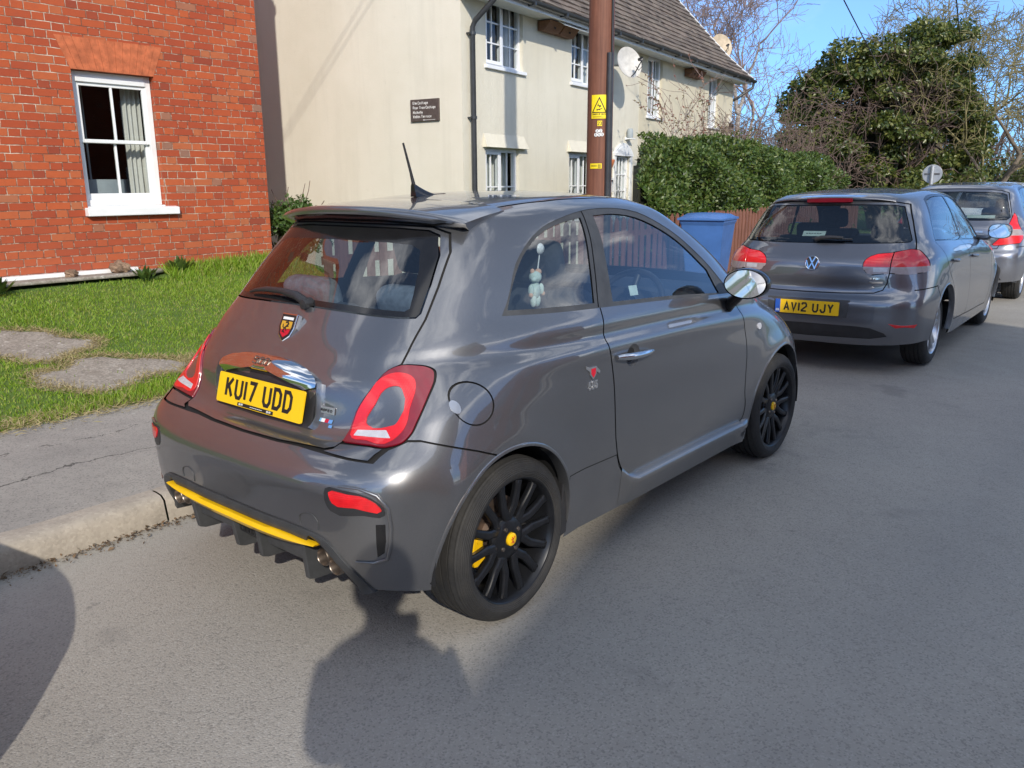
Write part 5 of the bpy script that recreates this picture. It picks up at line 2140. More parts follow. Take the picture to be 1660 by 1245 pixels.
skin_body('trousers', [((0, 0, .95), (.165, .14)), ((0, .10, .86), .115), ((.02, .11, .50), .085), ((-.01, .12, .10), .070), ((0, -.10, .86), .115), ((.02, -.11, .50), .085), ((-.01, -.12, .10), .070)], [(0, 1), (1, 2), (2, 3), (0, 4), (4, 5), (5, 6)], M['jeans'], pe)
mb = MB()
blob_rows = []
for i in range(9):
    th = (pi * .62) * i / 8
    blob_rows.append([(.015 - .118 * sin(th) * cos(a) * (1.0 if cos(a) > -.2 else .86), .098 * sin(th) * sin(a), 1.70 + .115 * cos(th)) for a in np.linspace(0, 2 * pi, 25)])
mb.grid(blob_rows)
mb.build('hair', M['hair'], pe, smooth=180)
for s in (-1, 1):
    fp, fe = [((.195, s * .072, 1.395), .026), ((.215, s * .066, 1.425), .027)], [(0, 1)]
    for k in range(4):
        b_ = len(fp)
        fp += [((.232, s * .060, 1.412 + .015 * k), .0085), ((.246, s * (.078 - .002 * k), 1.416 + .016 * k), .008), ((.240, s * .092, 1.418 + .016 * k), .007)]
        fe += [(1, b_), (b_, b_ + 1), (b_ + 1, b_ + 2)]
    b_ = len(fp)
    fp += [((.205, s * .050, 1.42), .010), ((.212, s * .034, 1.437), .0085)]
    fe += [(1, b_), (b_, b_ + 1)]
    skin_body('hand', fp, fe, M['skin'], pe, 1)
mb = MB()
mb.box((.222, 0, 1.445), (.008, .150, .072))
ph = mb.build('phone', M['gloss_black'], None, bevel=.003)
ph.matrix_world = Matrix.Translation((-2.24, -2.80, 0)) @ Matrix.Rotation(radians(42), 4, 'Z') @ Matrix.Scale(1.05, 4)
props(ph, 'black phone held sideways in both hands of the person casting the shadow', 'phone')
# ------------------------------------------------------------------ trees, hedge, shrubs
def branch_mesh(name, segs, mat, parent=None, sides=5):
    """segs: list of (p0, p1, r0, r1)"""
    n = len(segs)
    A = np.array([s[0] for s in segs], float)
    B = np.array([s[1] for s in segs], float)
    R0 = np.array([s[2] for s in segs])
    R1 = np.array([s[3] for s in segs])
    T = B - A
    T /= np.linalg.norm(T, axis=1, keepdims=True) + 1e-9
    ref = np.where(np.abs(T[:, 2:3]) < .9, [[0, 0, 1.]], [[1., 0, 0]])
    X = np.cross(T, ref)
    X /= np.linalg.norm(X, axis=1, keepdims=True) + 1e-9
    Y = np.cross(X, T)
    an = np.arange(sides) * 2 * pi / sides
    c, s = np.cos(an)[None, :, None], np.sin(an)[None, :, None]
    ring = X[:, None] * c + Y[:, None] * s
    V0 = A[:, None] + ring * R0[:, None, None]
    V1 = B[:, None] + ring * R1[:, None, None]
    V = np.concatenate([V0, V1], 1).reshape(-1, 3)
    base = (np.arange(n) * 2 * sides)[:, None, None]
    k = np.arange(sides)
    F = np.stack([k, k + sides, (k + 1) % sides + sides, (k + 1) % sides], 1)[None] + base
    F = F.reshape(-1, 4)
    me = bpy.data.meshes.new(name)
    me.vertices.add(len(V))
    me.vertices.foreach_set('co', V.ravel())
    me.loops.add(len(F) * 4)
    me.loops.foreach_set('vertex_index', F.ravel().astype(np.int32))
    me.polygons.add(len(F))
    me.polygons.foreach_set('loop_start', np.arange(0, len(F) * 4, 4, dtype=np.int32))
    me.materials.append(mat)
    me.update(calc_edges=True)
    me.shade_smooth()
    return link_mesh(name, me, parent)


def grow(rng, p, d, length, r, depth, out, spread=.5, up=.15, kids=(3, 5), droop=0.0, shrink=.68, wob=.16, twig_r=.004):
    """recursive limbs; out gets (p0, p1, r0, r1, depth)"""
    n = max(3, int(length / .28) if depth > 1 else 4)
    pts = [np.array(p, float)]
    d = np.array(d, float) / np.linalg.norm(d)
    for i in range(n):
        d = d + rng.normal(size=3) * wob + np.array([0, 0, up - droop * (1 if depth <= 1 else .2)]) * .35
        d /= np.linalg.norm(d)
        pts.append(pts[-1] + d * length / n)
    for i in range(n):
        a = r + (max(twig_r, r * .45) - r) * i / n
        b = r + (max(twig_r, r * .45) - r) * (i + 1) / n
        out.append((pts[i], pts[i + 1], a, b, depth))
    if depth == 0:
        return
    k = rng.integers(kids[0], kids[1] + 1)
    for j in range(k):
        t = rng.uniform(.28, 1.0) if j < k - 1 else 1.0
        i = min(n - 1, int(t * n))
        q = pts[i] + (pts[i + 1] - pts[i]) * (t * n - i if i < n else 0)
        ax = rng.normal(size=3)
        ax -= ax.dot(d) * d
        ax /= np.linalg.norm(ax) + 1e-9
        nd = d * (1 - spread * .45) + ax * spread * rng.uniform(.7, 1.3)
        grow(rng, q, nd, length * shrink * rng.uniform(.75, 1.15), max(twig_r, r * (.50 if t < 1 else .45)), depth - 1, out, spread, up, kids, droop, shrink, wob, twig_r)


def bare_tree(name, label, base, h, r, seed, barkm, twigm, depth=5, spread=.55, kids=(3, 4), droop=0.0, lean=(0, 0, 1), group=None, shrink=.66, twig_r=.005, first=.34, up=.2):
    rng = np.random.default_rng(seed)
    t = thing(name, label, 'tree', base, 0, group)
    out = []
    grow(rng, (0, 0, -.2), lean, h * first, r, depth, out, spread, up, kids, droop, shrink, .12, twig_r)
    big = [s[:4] for s in out if s[4] >= depth - 1]
    tw = [s[:4] for s in out if s[4] < depth - 1]
    branch_mesh('trunk', big, barkm, t, 8)
    branch_mesh('crown', tw, twigm, t, 4)
    return t


def leaf_ball(rng, centres, radii, n_per, size, flat=1.0):
    """leaves on the skin of lumps: points, directions, normals"""
    P, D, U, L = [], [], [], []
    for c, r, n in zip(centres, radii, n_per):
        v = rand_dirs(n, rng)
        v[:, 2] = np.abs(v[:, 2]) * .75 + v[:, 2] * .25
        v /= np.linalg.norm(v, axis=1, keepdims=True)
        rr = r * (1 - .45 * rng.uniform(0, 1, n) ** 2.2)[:, None]
        P.append(np.asarray(c) + v * rr * [1, 1, flat])
        D.append(v * .5 + rand_dirs(n, rng) * .8 + [0, 0, -.35])
        U.append(v + rand_dirs(n, rng) * .55)
        L.append(size * rng.uniform(.6, 1.35, n))
    return np.concatenate(P), np.concatenate(D), np.concatenate(U), np.concatenate(L)


# ---- clipped evergreen hedge behind the fence
def hedge_top(x):
    t = np.interp(x, [7.3, 7.9, 8.8, 10.0, 12, 14.3, 17.0, 17.9, 18.4], [1.25, 1.72, 2.02, 2.12, 2.10, 2.02, 1.98, 1.78, 1.2])
    return t + .05 * np.sin(x * 2.3) + .04 * np.sin(x * 5.7 + 1)


hg = thing('hedge', 'dense clipped evergreen hedge rising behind the red-brown picket fence', 'hedge', (0, 0, 0))
rng = np.random.default_rng(21)
n = 62000
side = rng.uniform(0, 1, n)
X = 7.35 + 11.0 * rng.uniform(0, 1, n) ** 1.25
off = np.maximum(0, X - 9) * .10
yf, yb_ = 3.22 + off, 4.7 + off
T = hedge_top(X)
P = np.zeros((n, 3))
U = np.zeros((n, 3))
fr = side < .66
lump = .10 * np.sin(X * 3.1 + 2 * np.sin(X * 1.3)) + .07 * np.sin(X * 7.3)
zf = .35 + (T - .35) * rng.uniform(0, 1, n) ** .8
bul = .10 * np.sin(zf * 5.1 + X * 2.2) + .06 * np.sin(zf * 9.3 - X * 4.1)
rnd = .32 * np.clip((zf - (T - .35)) / .35, 0, 1) ** 2
depth_in = rng.exponential(.06, n)
P[fr] = np.stack([X, yf + lump * .6 + bul + rnd + depth_in - .05, zf], 1)[fr]
U[fr] = [0, -1, .45]
tp = ~fr
yt = yf + .15 + (yb_ - yf - .15) * rng.uniform(0, 1, n)
P[tp] = np.stack([X, yt, T - .16 * ((yt - yf - .7) / .8) ** 2 + .09 * np.sin(yt * 6 + X * 3) - depth_in + .05], 1)[tp]
U[tp] = [0, -.2, 1]
# the left end, rounded
m = 3800
a = rng.uniform(-1.7, .1, m)
zz = .35 + 1.25 * rng.uniform(0, 1, m)
rr = 1.0 - .25 * (zz > 1.2) + .1 * np.sin(zz * 6 + a * 5) - rng.exponential(.06, m)
P = np.concatenate([P, np.stack([7.75 - np.cos(a) * .55 * rr, 3.95 + np.sin(a) * .75 * rr, zz], 1)])
U = np.concatenate([U, np.stack([-np.cos(a), np.sin(a), .3 + 0 * a], 1)])
kp = P[:, 0] > 7.42 + np.maximum(0, P[:, 1] - 3.15) * 1.45 + .12 * np.sin(P[:, 2] * 7)
P, U = P[kp], U[kp]
n = len(P)
D = rand_dirs(n, rng) * .9 + U * .45 + [0, 0, .1]
U2 = U + rand_dirs(n, rng) * .65
leaf_mesh('leaves', P, D, U2, .075 * rng.uniform(.6, 1.3, n), .040 * rng.uniform(.7, 1.3, n), M['hedge_leaf'], hg, .12)
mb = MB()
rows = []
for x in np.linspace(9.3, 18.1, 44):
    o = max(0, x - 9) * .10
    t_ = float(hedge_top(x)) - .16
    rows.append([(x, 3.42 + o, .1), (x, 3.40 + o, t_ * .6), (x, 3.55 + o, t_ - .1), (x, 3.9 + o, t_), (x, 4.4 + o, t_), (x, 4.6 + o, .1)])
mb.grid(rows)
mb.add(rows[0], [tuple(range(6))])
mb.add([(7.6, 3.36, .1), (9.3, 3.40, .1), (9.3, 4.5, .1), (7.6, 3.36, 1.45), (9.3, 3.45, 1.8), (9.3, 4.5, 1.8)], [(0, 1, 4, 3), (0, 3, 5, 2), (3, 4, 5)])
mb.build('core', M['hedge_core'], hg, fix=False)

# straggling stems with a few reddish leaves above the hedge
def straggler(label, x0, y0, n_st, h0, h1, seed, spread, leafm, nleaf, group=None, size=.055):
    rng = np.random.default_rng(seed)
    t = thing('shrub', label, 'shrub', (x0, y0, .1), 0, group)
    out = []
    for i in range(n_st):
        grow(rng, (rng.normal() * spread * .4, rng.normal() * .15, 1.2), (rng.normal() * .3, rng.normal() * .25, 1), rng.uniform(h0, h1) - 1.2, .010, 2, out, .45, .1, (2, 4), 0.0, .55, .14, .0035)
    branch_mesh('stems', [s[:4] for s in out], M['twig_pink'], t, 4)
    ends = [s for s in out if s[4] <= 1]
    idx = rng.integers(0, len(ends), nleaf)
    P = np.array([ends[i][0] + (ends[i][1] - ends[i][0]) * rng.uniform() for i in idx])
    leaf_mesh('leaves', P, rand_dirs(nleaf, rng) + [0, 0, -.4], rand_dirs(nleaf, rng) + [0, -.5, .4], size * rng.uniform(.6, 1.3, nleaf), size * .5 * rng.uniform(.7, 1.3, nleaf), leafm, t, .15)
    return t


straggler('straggling rose with reddish leaves climbing above the left end of the hedge', 10.9, 4.3, 6, 2.0, 2.65, 4, .8, M['red_leaf'], 420)
straggler('tall thin bare stems with few leaves rising above the hedge near the far windows', 13.2, 5.4, 6, 2.4, 3.3, 9, .7, M['red_leaf'], 200)

# twiggy shrubs over the back of the hedge
for i, (x, y, h, s_, lb) in enumerate(((16.6, 6.3, 3.7, 31, 'brown twiggy shrub behind the hedge, next to the far corner of the cream house'), (19.6, 6.9, 3.9, 33, 'brown twiggy shrub behind the hedge, in front of the pale birch'), (18.4, 5.6, 3.0, 35, 'brown twiggy shrub behind the far end of the hedge'))):
    rng = np.random.default_rng(s_)
    t = thing('shrub', lb, 'shrub', (x, y, .1), 0, 'twiggy shrubs behind the hedge')
    out = []
    for k in range(26):
        grow(rng, (rng.normal() * .65, rng.normal() * .4, .3), (rng.normal() * .45, rng.normal() * .4, 1), rng.uniform(.75, 1.1) * h * .52, .014, 3, out, .6, .08, (2, 4), .25, .60, .15, .005)
    branch_mesh('twigs', [q[:4] for q in out], M['twig'], t, 4)
    cen = np.stack([rng.normal(size=22) * .8, rng.normal(size=22) * .4, rng.uniform(.5, h * .62, 22)], 1)
    P, D, U, L = leaf_ball(rng, cen, [.42] * 22, [130] * 22, .075)
    leaf_mesh('leaves', P, D, U, L, L * .5, M['ivy_leaf'], t)

# ---- ivy-covered tree
rng = np.random.default_rng(77)
iv = thing('ivy_tree', 'broad dark green tree smothered in ivy beyond the hedge, grey twigs among its leaves', 'tree', (25.0, 5.55, 0))
out = []
for k in range(5):
    grow(rng, (rng.normal() * .25, rng.normal() * .25, -.1), (rng.normal() * .25, rng.normal() * .3, 1), 2.6, .16, 4, out, .60, .15, (3, 4), .1, .70, .13, .006)
branch_mesh('trunk', [s[:4] for s in out if s[4] >= 3], M['bark'], iv, 7)
branch_mesh('twigs', [s[:4] for s in out if s[4] < 3], M['twig'], iv, 4)
# lumps of ivy: the crown is wider to the right, with a notch in its top
ang = radians(40)
rt = np.array([sin(ang), -cos(ang), 0])
fw = np.array([cos(ang), sin(ang), 0])
cen, rad, num = [], [], []
for k in range(150):
    u = rng.uniform(-2.75, 2.9)
    top = np.interp(u, [-2.75, -2.2, -1.4, -.9, -.25, .25, .9, 1.8, 2.4, 2.9], [3.6, 4.9, 5.5, 5.6, 5.35, 5.75, 6.05, 5.45, 4.7, 3.5])
    bot = np.interp(u, [-2.75, -1.5, 0, 1.5, 2.9], [2.2, 1.1, .9, 1.0, 1.8])
    z = bot + (top - .25 - bot) * rng.uniform(0, 1) ** .75
    e = 1 - (u / 3.0) ** 2
    w = rng.uniform(-1.6, .6) * sqrt(max(.1, e))
    c = rt * u + fw * w + [0, 0, z]
    r = rng.uniform(.32, .66)
    cen.append(c)
    rad.append(r)
    num.append(int(480 * (r / .5) ** 2))
P, D, U, L = leaf_ball(rng, cen, rad, num, .115, .85)
leaf_mesh('ivy', P, D, U, L, L * .62, M['ivy_leaf'], iv, .2)
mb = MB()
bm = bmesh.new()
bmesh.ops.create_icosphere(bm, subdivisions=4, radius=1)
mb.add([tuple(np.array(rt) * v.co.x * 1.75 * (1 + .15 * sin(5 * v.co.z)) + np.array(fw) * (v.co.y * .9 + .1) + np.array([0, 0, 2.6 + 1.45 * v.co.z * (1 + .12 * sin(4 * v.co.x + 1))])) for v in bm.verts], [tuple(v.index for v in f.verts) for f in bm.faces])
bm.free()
mb.build('crown', M['hedge_core'], iv, smooth=180)  # solid filler core added inside the ivy, inner shade put into its colour
# bare twigs poking out of the ivy on its left face
out = []
for k in range(24):
    u = rng.uniform(-2.6, 1.6)
    z = rng.uniform(1.8, 4.3)
    b_ = rt * u + fw * (-1.3) + [0, 0, z]
    grow(rng, b_, np.array(-rt * rng.uniform(.0, .8) - fw * .35) + [0, 0, rng.uniform(-.15, .5)], rng.uniform(.5, 1.1), .016, 2, out, .6, .0, (3, 4), .15, .62, .16, .006)
branch_mesh('bare_twigs', [q[:4] for q in out], M['twig'], iv, 4)

# ---- bushes under and beside it
def leafy_bush(label, base, w, d, h, seed, mat, n_l=30, size=.10, group=None, name='bush', dens=240):
    rng = np.random.default_rng(seed)
    t = thing(name, label, 'bush', base, 0, group)
    cen = np.stack([rng.normal(size=n_l) * w * .33, rng.normal(size=n_l) * d * .33, h * (.15 + .62 * rng.uniform(0, 1, n_l) ** .8)], 1)
    cen[:, 2] *= 1 - .35 * (np.abs(cen[:, 0]) / w) ** 1.5
    rad = rng.uniform(.18, .32, n_l) * h * .62
    P, D, U, L = leaf_ball(rng, cen, rad, [int(dens * (r / (.25 * h)) ** 2) for r in rad], size)
    leaf_mesh('leaves', P, D, U, L, L * .55, mat, t)
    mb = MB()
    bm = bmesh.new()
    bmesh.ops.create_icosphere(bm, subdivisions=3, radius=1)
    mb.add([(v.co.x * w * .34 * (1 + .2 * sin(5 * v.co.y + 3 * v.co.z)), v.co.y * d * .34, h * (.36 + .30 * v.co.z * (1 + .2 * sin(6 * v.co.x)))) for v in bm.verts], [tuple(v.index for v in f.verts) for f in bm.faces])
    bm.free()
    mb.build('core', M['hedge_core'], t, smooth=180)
    out = []
    for k in range(7):
        grow(rng, (rng.normal() * w * .12, rng.normal() * d * .12, -.1), (rng.normal() * .35, rng.normal() * .3, 1), h * .75, .02, 1, out, .5, .1, (2, 3), 0, .6, .12, .005)
    branch_mesh('stems', [q[:4] for q in out], M['twig'], t, 4)
    return t


leafy_bush('round green shrub at the corner between the brick house and the cream gable', (4.55, 6.75, .45), .60, .55, 1.05, 5, M['shrub_leaf'], 24, .055, None, 'shrub', 420)
leafy_bush('dark evergreen bush behind the round traffic sign', (24.5, 3.6, 0), 3.4, 1.8, 2.3, 61, M['ivy_leaf'], 34, .12)
leafy_bush('dark evergreen bush at the foot of the right-hand tree trunks', (27.8, 2.6, 0), 3.6, 1.8, 2.5, 62, M['ivy_leaf'], 34, .13)
leafy_bush('low dark bush at the right edge behind the white car', (31.5, 1.9, 0), 4.0, 2.0, 2.8, 63, M['ivy_leaf'], 30, .15)
leafy_bush('dark bush filling the gap between the hedge and the ivy-covered tree', (22.5, 6.7, 0), 3.6, 2.0, 2.2, 64, M['ivy_leaf'], 30, .12)
leafy_bush('green undergrowth at the foot of the pale birch', (27.0, 10.2, 0), 4.5, 2.0, 2.4, 65, M['ivy_leaf'], 30, .14)
leafy_bush('green undergrowth far back beside the cream house', (30.0, 15.0, 0), 6.0, 2.0, 2.8, 66, M['ivy_leaf'], 30, .17)

# ---- bare trees
bare_tree('birch_tree', 'tall pale bare birch in the middle of the gap between house and ivy-covered tree', (30.4, 12.0, 0), 14.5, .19, 12, M['birch'], M['twig_pink'], 6, .62, (3, 4), .12, (.02, 0, 1), None, .70, .008, .33, .22)
bare_tree('bare_tree', 'slender bare tree just right of the tiled roof', (29.5, 14.6, 0), 12.5, .14, 15, M['bark'], M['twig_pink'], 6, .60, (3, 4), .12, (-.05, .03, 1), None, .68, .007, .36, .25)
bare_tree('bare_tree', 'reddish brown bare tree directly behind the far end of the tiled roof', (36.0, 21.5, 0), 13.0, .20, 19, M['bark'], M['twig_pink'], 6, .60, (3, 4), .05, (0, 0, 1), None, .70, .011, .30, .15)
bare_tree('bare_tree', 'bare tree with olive twigs arching over the right edge of the photo', (29.0, 4.3, 0), 9.0, .17, 23, M['bark'], M['twig_olive'], 6, .60, (3, 4), .35, (-.03, -.05, 1), None, .68, .007, .34, .15)
bare_tree('bare_tree', 'forked bare tree at the far right with a leaning trunk', (31.5, 2.6, 0), 9.0, .16, 29, M['bark'], M['twig_olive'], 5, .60, (3, 4), .30, (.12, -.12, 1), None, .70, .008, .34, .15)
bare_tree('bare_tree', 'bare tree far back between the birch and the ivy-covered tree', (40.0, 14.5, 0), 14.0, .18, 37, M['bark'], M['twig'], 5, .55, (3, 4), .1, (0, 0, 1), None, .70, .010, .34, .2)
bare_tree('bare_tree', 'many-stemmed bare tree whose olive twigs fill the right edge above the white car', (26.5, 2.9, 0), 8.5, .14, 41, M['bark'], M['twig_olive'], 6, .66, (3, 4), .30, (.0, -.10, 1), None, .70, .008, .32, .12)
bare_tree('bare_tree', 'bare tree behind the right shoulder of the ivy-covered tree', (33.0, 6.0, 0), 10.5, .17, 43, M['bark'], M['twig_olive'], 6, .62, (3, 4), .15, (.0, 0, 1), None, .70, .009, .33, .15)
# far wood closing the view
rng = np.random.default_rng(90)
out = []
for k in range(90):
    t_ = rng.uniform(0, 1)
    b_ = np.array([46 + 10 * t_ + rng.normal() * 3, 34 - 44 * t_ + rng.normal() * 2, -.2])
    grow(rng, b_, (rng.normal() * .1, rng.normal() * .1, 1), rng.uniform(2.0, 3.2), .10, 3, out, .5, .2, (3, 4), 0, .72, .12, .018)
w_ = branch_mesh('far_wood', [q[:4] for q in out], M['twig'], None, 4)
props(w_, 'distant bare woodland closing the view behind the trees', 'woodland', kind='stuff')
n = 9000
P = np.stack([46 + rng.uniform(0, 1, n) * 10, 0 * np.arange(n), rng.uniform(.1, 2.6, n) ** 1.1], 1)
P[:, 1] = 34 - 44 * (P[:, 0] - 46) / 10 + rng.normal(size=n) * 2
L = rng.uniform(.18, .4, n)
w_ = leaf_mesh('far_undergrowth', P, rand_dirs(n, rng), rand_dirs(n, rng) + [-1, 0, .3], L, L * .6, M['ivy_leaf'])
props(w_, 'distant dark undergrowth below the bare woodland', 'undergrowth', kind='stuff')

# weeds along the wall foot
def weed(label, base, n, size, seed, mat, group=None):
    rng = np.random.default_rng(seed)
    a = rng.uniform(0, 2 * pi, n)
    r = rng.uniform(0, 1, n) ** .7
    P = np.stack([.10 * r * np.cos(a), .10 * r * np.sin(a), .01 + .05 * rng.uniform(0, 1, n)], 1)
    D = np.stack([np.cos(a) * r, np.sin(a) * r, .55 + .5 * rng.uniform(0, 1, n)], 1)
    o = leaf_mesh('weed', P, D, np.stack([-np.cos(a), -np.sin(a), 1 + 0 * a], 1), size * rng.uniform(.6, 1.3, n), size * .45 * rng.uniform(.7, 1.2, n), mat, None, .15)
    o.location = base
    return props(o, label, 'weed', group)


weed('leafy weed at the left edge of the photo in front of the brick wall', (.62, 5.80, .57), 60, .13, 1, M['shrub_leaf'])
weed('leafy weed in the grass in front of the concrete apron', (2.05, 5.86, .58), 46, .10, 2, M['shrub_leaf'])
weed('leafy weed beside the larger stone at the right end of the apron', (2.55, 6.08, .61), 46, .12, 3, M['shrub_leaf'])
# ---- the dark grey three-door hatchback: control net, rows from the sill up, points from rear centre to front centre
FIAT = [
 [(-0.54,0,0.25),(-0.538,0.25,0.25),(-0.53,0.45,0.25),(-0.515,0.58,0.255),(-0.46,0.69,0.26),(-0.36,0.755,0.25),(-0.1,0.775,0.22),(0.35,0.765,0.2),(0.75,0.765,0.195),(1.15,0.765,0.195),(1.55,0.765,0.195),(1.9,0.765,0.2),(2.3,0.765,0.21),(2.7,0.68,0.2),(2.92,0.46,0.19),(2.98,0.24,0.19),(3,0,0.19)],
 [(-0.6,0,0.37),(-0.598,0.25,0.37),(-0.585,0.45,0.37),(-0.56,0.59,0.375),(-0.495,0.7,0.38),(-0.37,0.778,0.37),(-0.1,0.802,0.34),(0.35,0.782,0.32),(0.75,0.78,0.315),(1.15,0.78,0.315),(1.55,0.782,0.315),(1.9,0.79,0.32),(2.3,0.8,0.32),(2.72,0.7,0.31),(2.95,0.48,0.3),(3.02,0.25,0.3),(3.045,0,0.3)],
 [(-0.612,0,0.5),(-0.61,0.25,0.5),(-0.598,0.45,0.5),(-0.57,0.6,0.505),(-0.505,0.71,0.51),(-0.375,0.788,0.5),(-0.1,0.814,0.49),(0.35,0.8,0.48),(0.75,0.794,0.475),(1.15,0.794,0.475),(1.55,0.798,0.475),(1.9,0.806,0.475),(2.3,0.814,0.47),(2.7,0.72,0.45),(2.94,0.5,0.44),(3.03,0.26,0.44),(3.06,0,0.44)],
 [(-0.604,0,0.62),(-0.602,0.25,0.62),(-0.59,0.45,0.625),(-0.56,0.595,0.635),(-0.49,0.705,0.65),(-0.355,0.783,0.65),(-0.1,0.812,0.64),(0.35,0.806,0.63),(0.75,0.802,0.625),(1.15,0.802,0.625),(1.55,0.805,0.62),(1.9,0.81,0.61),(2.3,0.812,0.59),(2.69,0.72,0.565),(2.92,0.5,0.55),(3.02,0.26,0.55),(3.05,0,0.55)],
 [(-0.545,0,0.682),(-0.543,0.25,0.682),(-0.53,0.43,0.688),(-0.505,0.555,0.7),(-0.44,0.665,0.722),(-0.325,0.755,0.735),(-0.1,0.804,0.745),(0.35,0.81,0.745),(0.75,0.808,0.74),(1.15,0.808,0.735),(1.55,0.808,0.725),(1.9,0.808,0.71),(2.3,0.804,0.69),(2.66,0.71,0.65),(2.89,0.49,0.63),(2.99,0.26,0.625),(3.02,0,0.625)],
 [(-0.48,0,0.705),(-0.478,0.25,0.705),(-0.468,0.42,0.712),(-0.45,0.52,0.73),(-0.405,0.63,0.765),(-0.305,0.725,0.8),(-0.09,0.783,0.83),(0.35,0.808,0.84),(0.75,0.808,0.835),(1.15,0.806,0.825),(1.55,0.804,0.81),(1.9,0.798,0.79),(2.3,0.785,0.76),(2.62,0.69,0.705),(2.85,0.48,0.675),(2.94,0.26,0.67),(2.97,0,0.67)],
 [(-0.425,0,0.88),(-0.422,0.25,0.88),(-0.405,0.405,0.885),(-0.372,0.5,0.895),(-0.305,0.596,0.908),(-0.205,0.679,0.918),(-0.05,0.75,0.92),(0.35,0.803,0.917),(0.75,0.807,0.91),(1.15,0.805,0.902),(1.55,0.799,0.887),(1.88,0.787,0.876),(2.22,0.75,0.845),(2.5,0.655,0.8),(2.7,0.47,0.77),(2.78,0.25,0.765),(2.8,0,0.765)],
 [(-0.387,0,0.932),(-0.384,0.25,0.932),(-0.368,0.403,0.936),(-0.335,0.497,0.944),(-0.27,0.585,0.949),(-0.175,0.657,0.956),(-0.015,0.725,0.959),(0.36,0.78,0.957),(0.755,0.786,0.95),(1.145,0.784,0.942),(1.545,0.779,0.927),(1.865,0.765,0.916),(2.145,0.725,0.891),(2.375,0.627,0.87),(2.535,0.445,0.854),(2.6,0.235,0.853),(2.615,0,0.853)],
 [(-0.35,0,0.985),(-0.347,0.25,0.985),(-0.33,0.4,0.988),(-0.298,0.495,0.992),(-0.235,0.577,0.998),(-0.145,0.65,1.001),(0.02,0.72,1.002),(0.37,0.776,1.001),(0.76,0.782,0.994),(1.14,0.78,0.986),(1.54,0.775,0.979),(1.85,0.76,0.972),(2.07,0.712,0.952),(2.25,0.6,0.94),(2.37,0.42,0.938),(2.42,0.22,0.94),(2.43,0,0.942)],
 [(-0.272,0,1.078),(-0.269,0.25,1.078),(-0.252,0.395,1.08),(-0.222,0.48,1.082),(-0.165,0.555,1.082),(-0.085,0.625,1.08),(0.07,0.69,1.076),(0.39,0.745,1.07),(0.76,0.757,1.062),(1.15,0.756,1.052),(1.52,0.748,1.045),(1.8,0.724,1.04),(1.93,0.665,1.03),(2.02,0.53,1.022),(2.075,0.36,1.022),(2.1,0.18,1.024),(2.105,0,1.025)],
 [(-0.165,0,1.2),(-0.162,0.24,1.2),(-0.146,0.385,1.2),(-0.118,0.465,1.2),(-0.066,0.53,1.2),(0.005,0.59,1.2),(0.14,0.645,1.2),(0.42,0.694,1.2),(0.76,0.708,1.2),(1.1,0.707,1.195),(1.42,0.692,1.19),(1.645,0.668,1.185),(1.74,0.61,1.178),(1.82,0.48,1.175),(1.87,0.33,1.177),(1.89,0.165,1.18),(1.895,0,1.182)],
 [(-0.03,0,1.345),(-0.027,0.23,1.345),(-0.01,0.365,1.343),(0.016,0.44,1.341),(0.062,0.495,1.338),(0.122,0.54,1.336),(0.23,0.583,1.335),(0.47,0.628,1.34),(0.76,0.643,1.345),(1.02,0.642,1.345),(1.24,0.631,1.342),(1.4,0.607,1.335),(1.475,0.55,1.328),(1.54,0.43,1.33),(1.585,0.29,1.333),(1.605,0.15,1.336),(1.61,0,1.337)],
 [(0.045,0,1.425),(0.048,0.22,1.423),(0.063,0.345,1.418),(0.085,0.415,1.412),(0.125,0.46,1.408),(0.18,0.495,1.405),(0.28,0.528,1.408),(0.5,0.562,1.422),(0.76,0.576,1.428),(0.97,0.574,1.427),(1.13,0.566,1.422),(1.255,0.549,1.414),(1.32,0.49,1.41),(1.37,0.385,1.415),(1.405,0.26,1.421),(1.42,0.13,1.424),(1.425,0,1.425)],
 [(0.115,0,1.453),(0.118,0.2,1.451),(0.13,0.31,1.446),(0.15,0.37,1.44),(0.185,0.41,1.437),(0.235,0.44,1.437),(0.325,0.465,1.443),(0.52,0.495,1.457),(0.76,0.507,1.463),(0.94,0.505,1.462),(1.07,0.498,1.457),(1.17,0.483,1.449),(1.225,0.43,1.448),(1.265,0.34,1.453),(1.29,0.23,1.457),(1.3,0.115,1.459),(1.305,0,1.46)],
]


def fiat_crown(u, y):
    return 0.058 * y * min(1.0, 0.35 + 0.65 * min(u, 16 - u) / 6.0)
# ------------------------------------------------------------------ the dark grey hatchback in front
def flared(rows_data, arches, amount, band, zmax=0.9):
    verts, faces, up, vp = rows_data
    out = []
    for x, y, z in verts:
        k = 0.0
        for cx, cz, r in arches:
            d = math.hypot(x - cx, z - cz) - r
            if d < band and abs(y) > 0.5:
                t = 1 - max(0, d) / band
                k = max(k, t * t * (3 - 2 * t))
        out.append((x, y + (amount * k if y > 0 else -amount * k), z))
    return out, faces, up, vp


class CarShell(Shell):
    def __init__(self, rows, crown, arches, amount=0.012, band=0.11, ku=6, kv=5):
        self.half = len(rows[0]) - 1
        self.data = flared(car_surface(rows, crown, ku, kv), arches, amount, band)
        self.bm = make_shell(*self.data)
        self.lu = self.bm.verts.layers.float['u']
        self.lv = self.bm.verts.layers.float['v']
        self.regs = []
        self.base = self.bm.copy()
        self.bvh = BVHTree.FromBMesh(self.base)


def mir(p):
    return [(-a, b) for a, b in p]


def sym(half):
    """closed outline from its right half, listed from the centre top round to the centre bottom (negative u side)"""
    return half + [(-a, b) for a, b in half[::-1] if abs(a) > 1e-6]


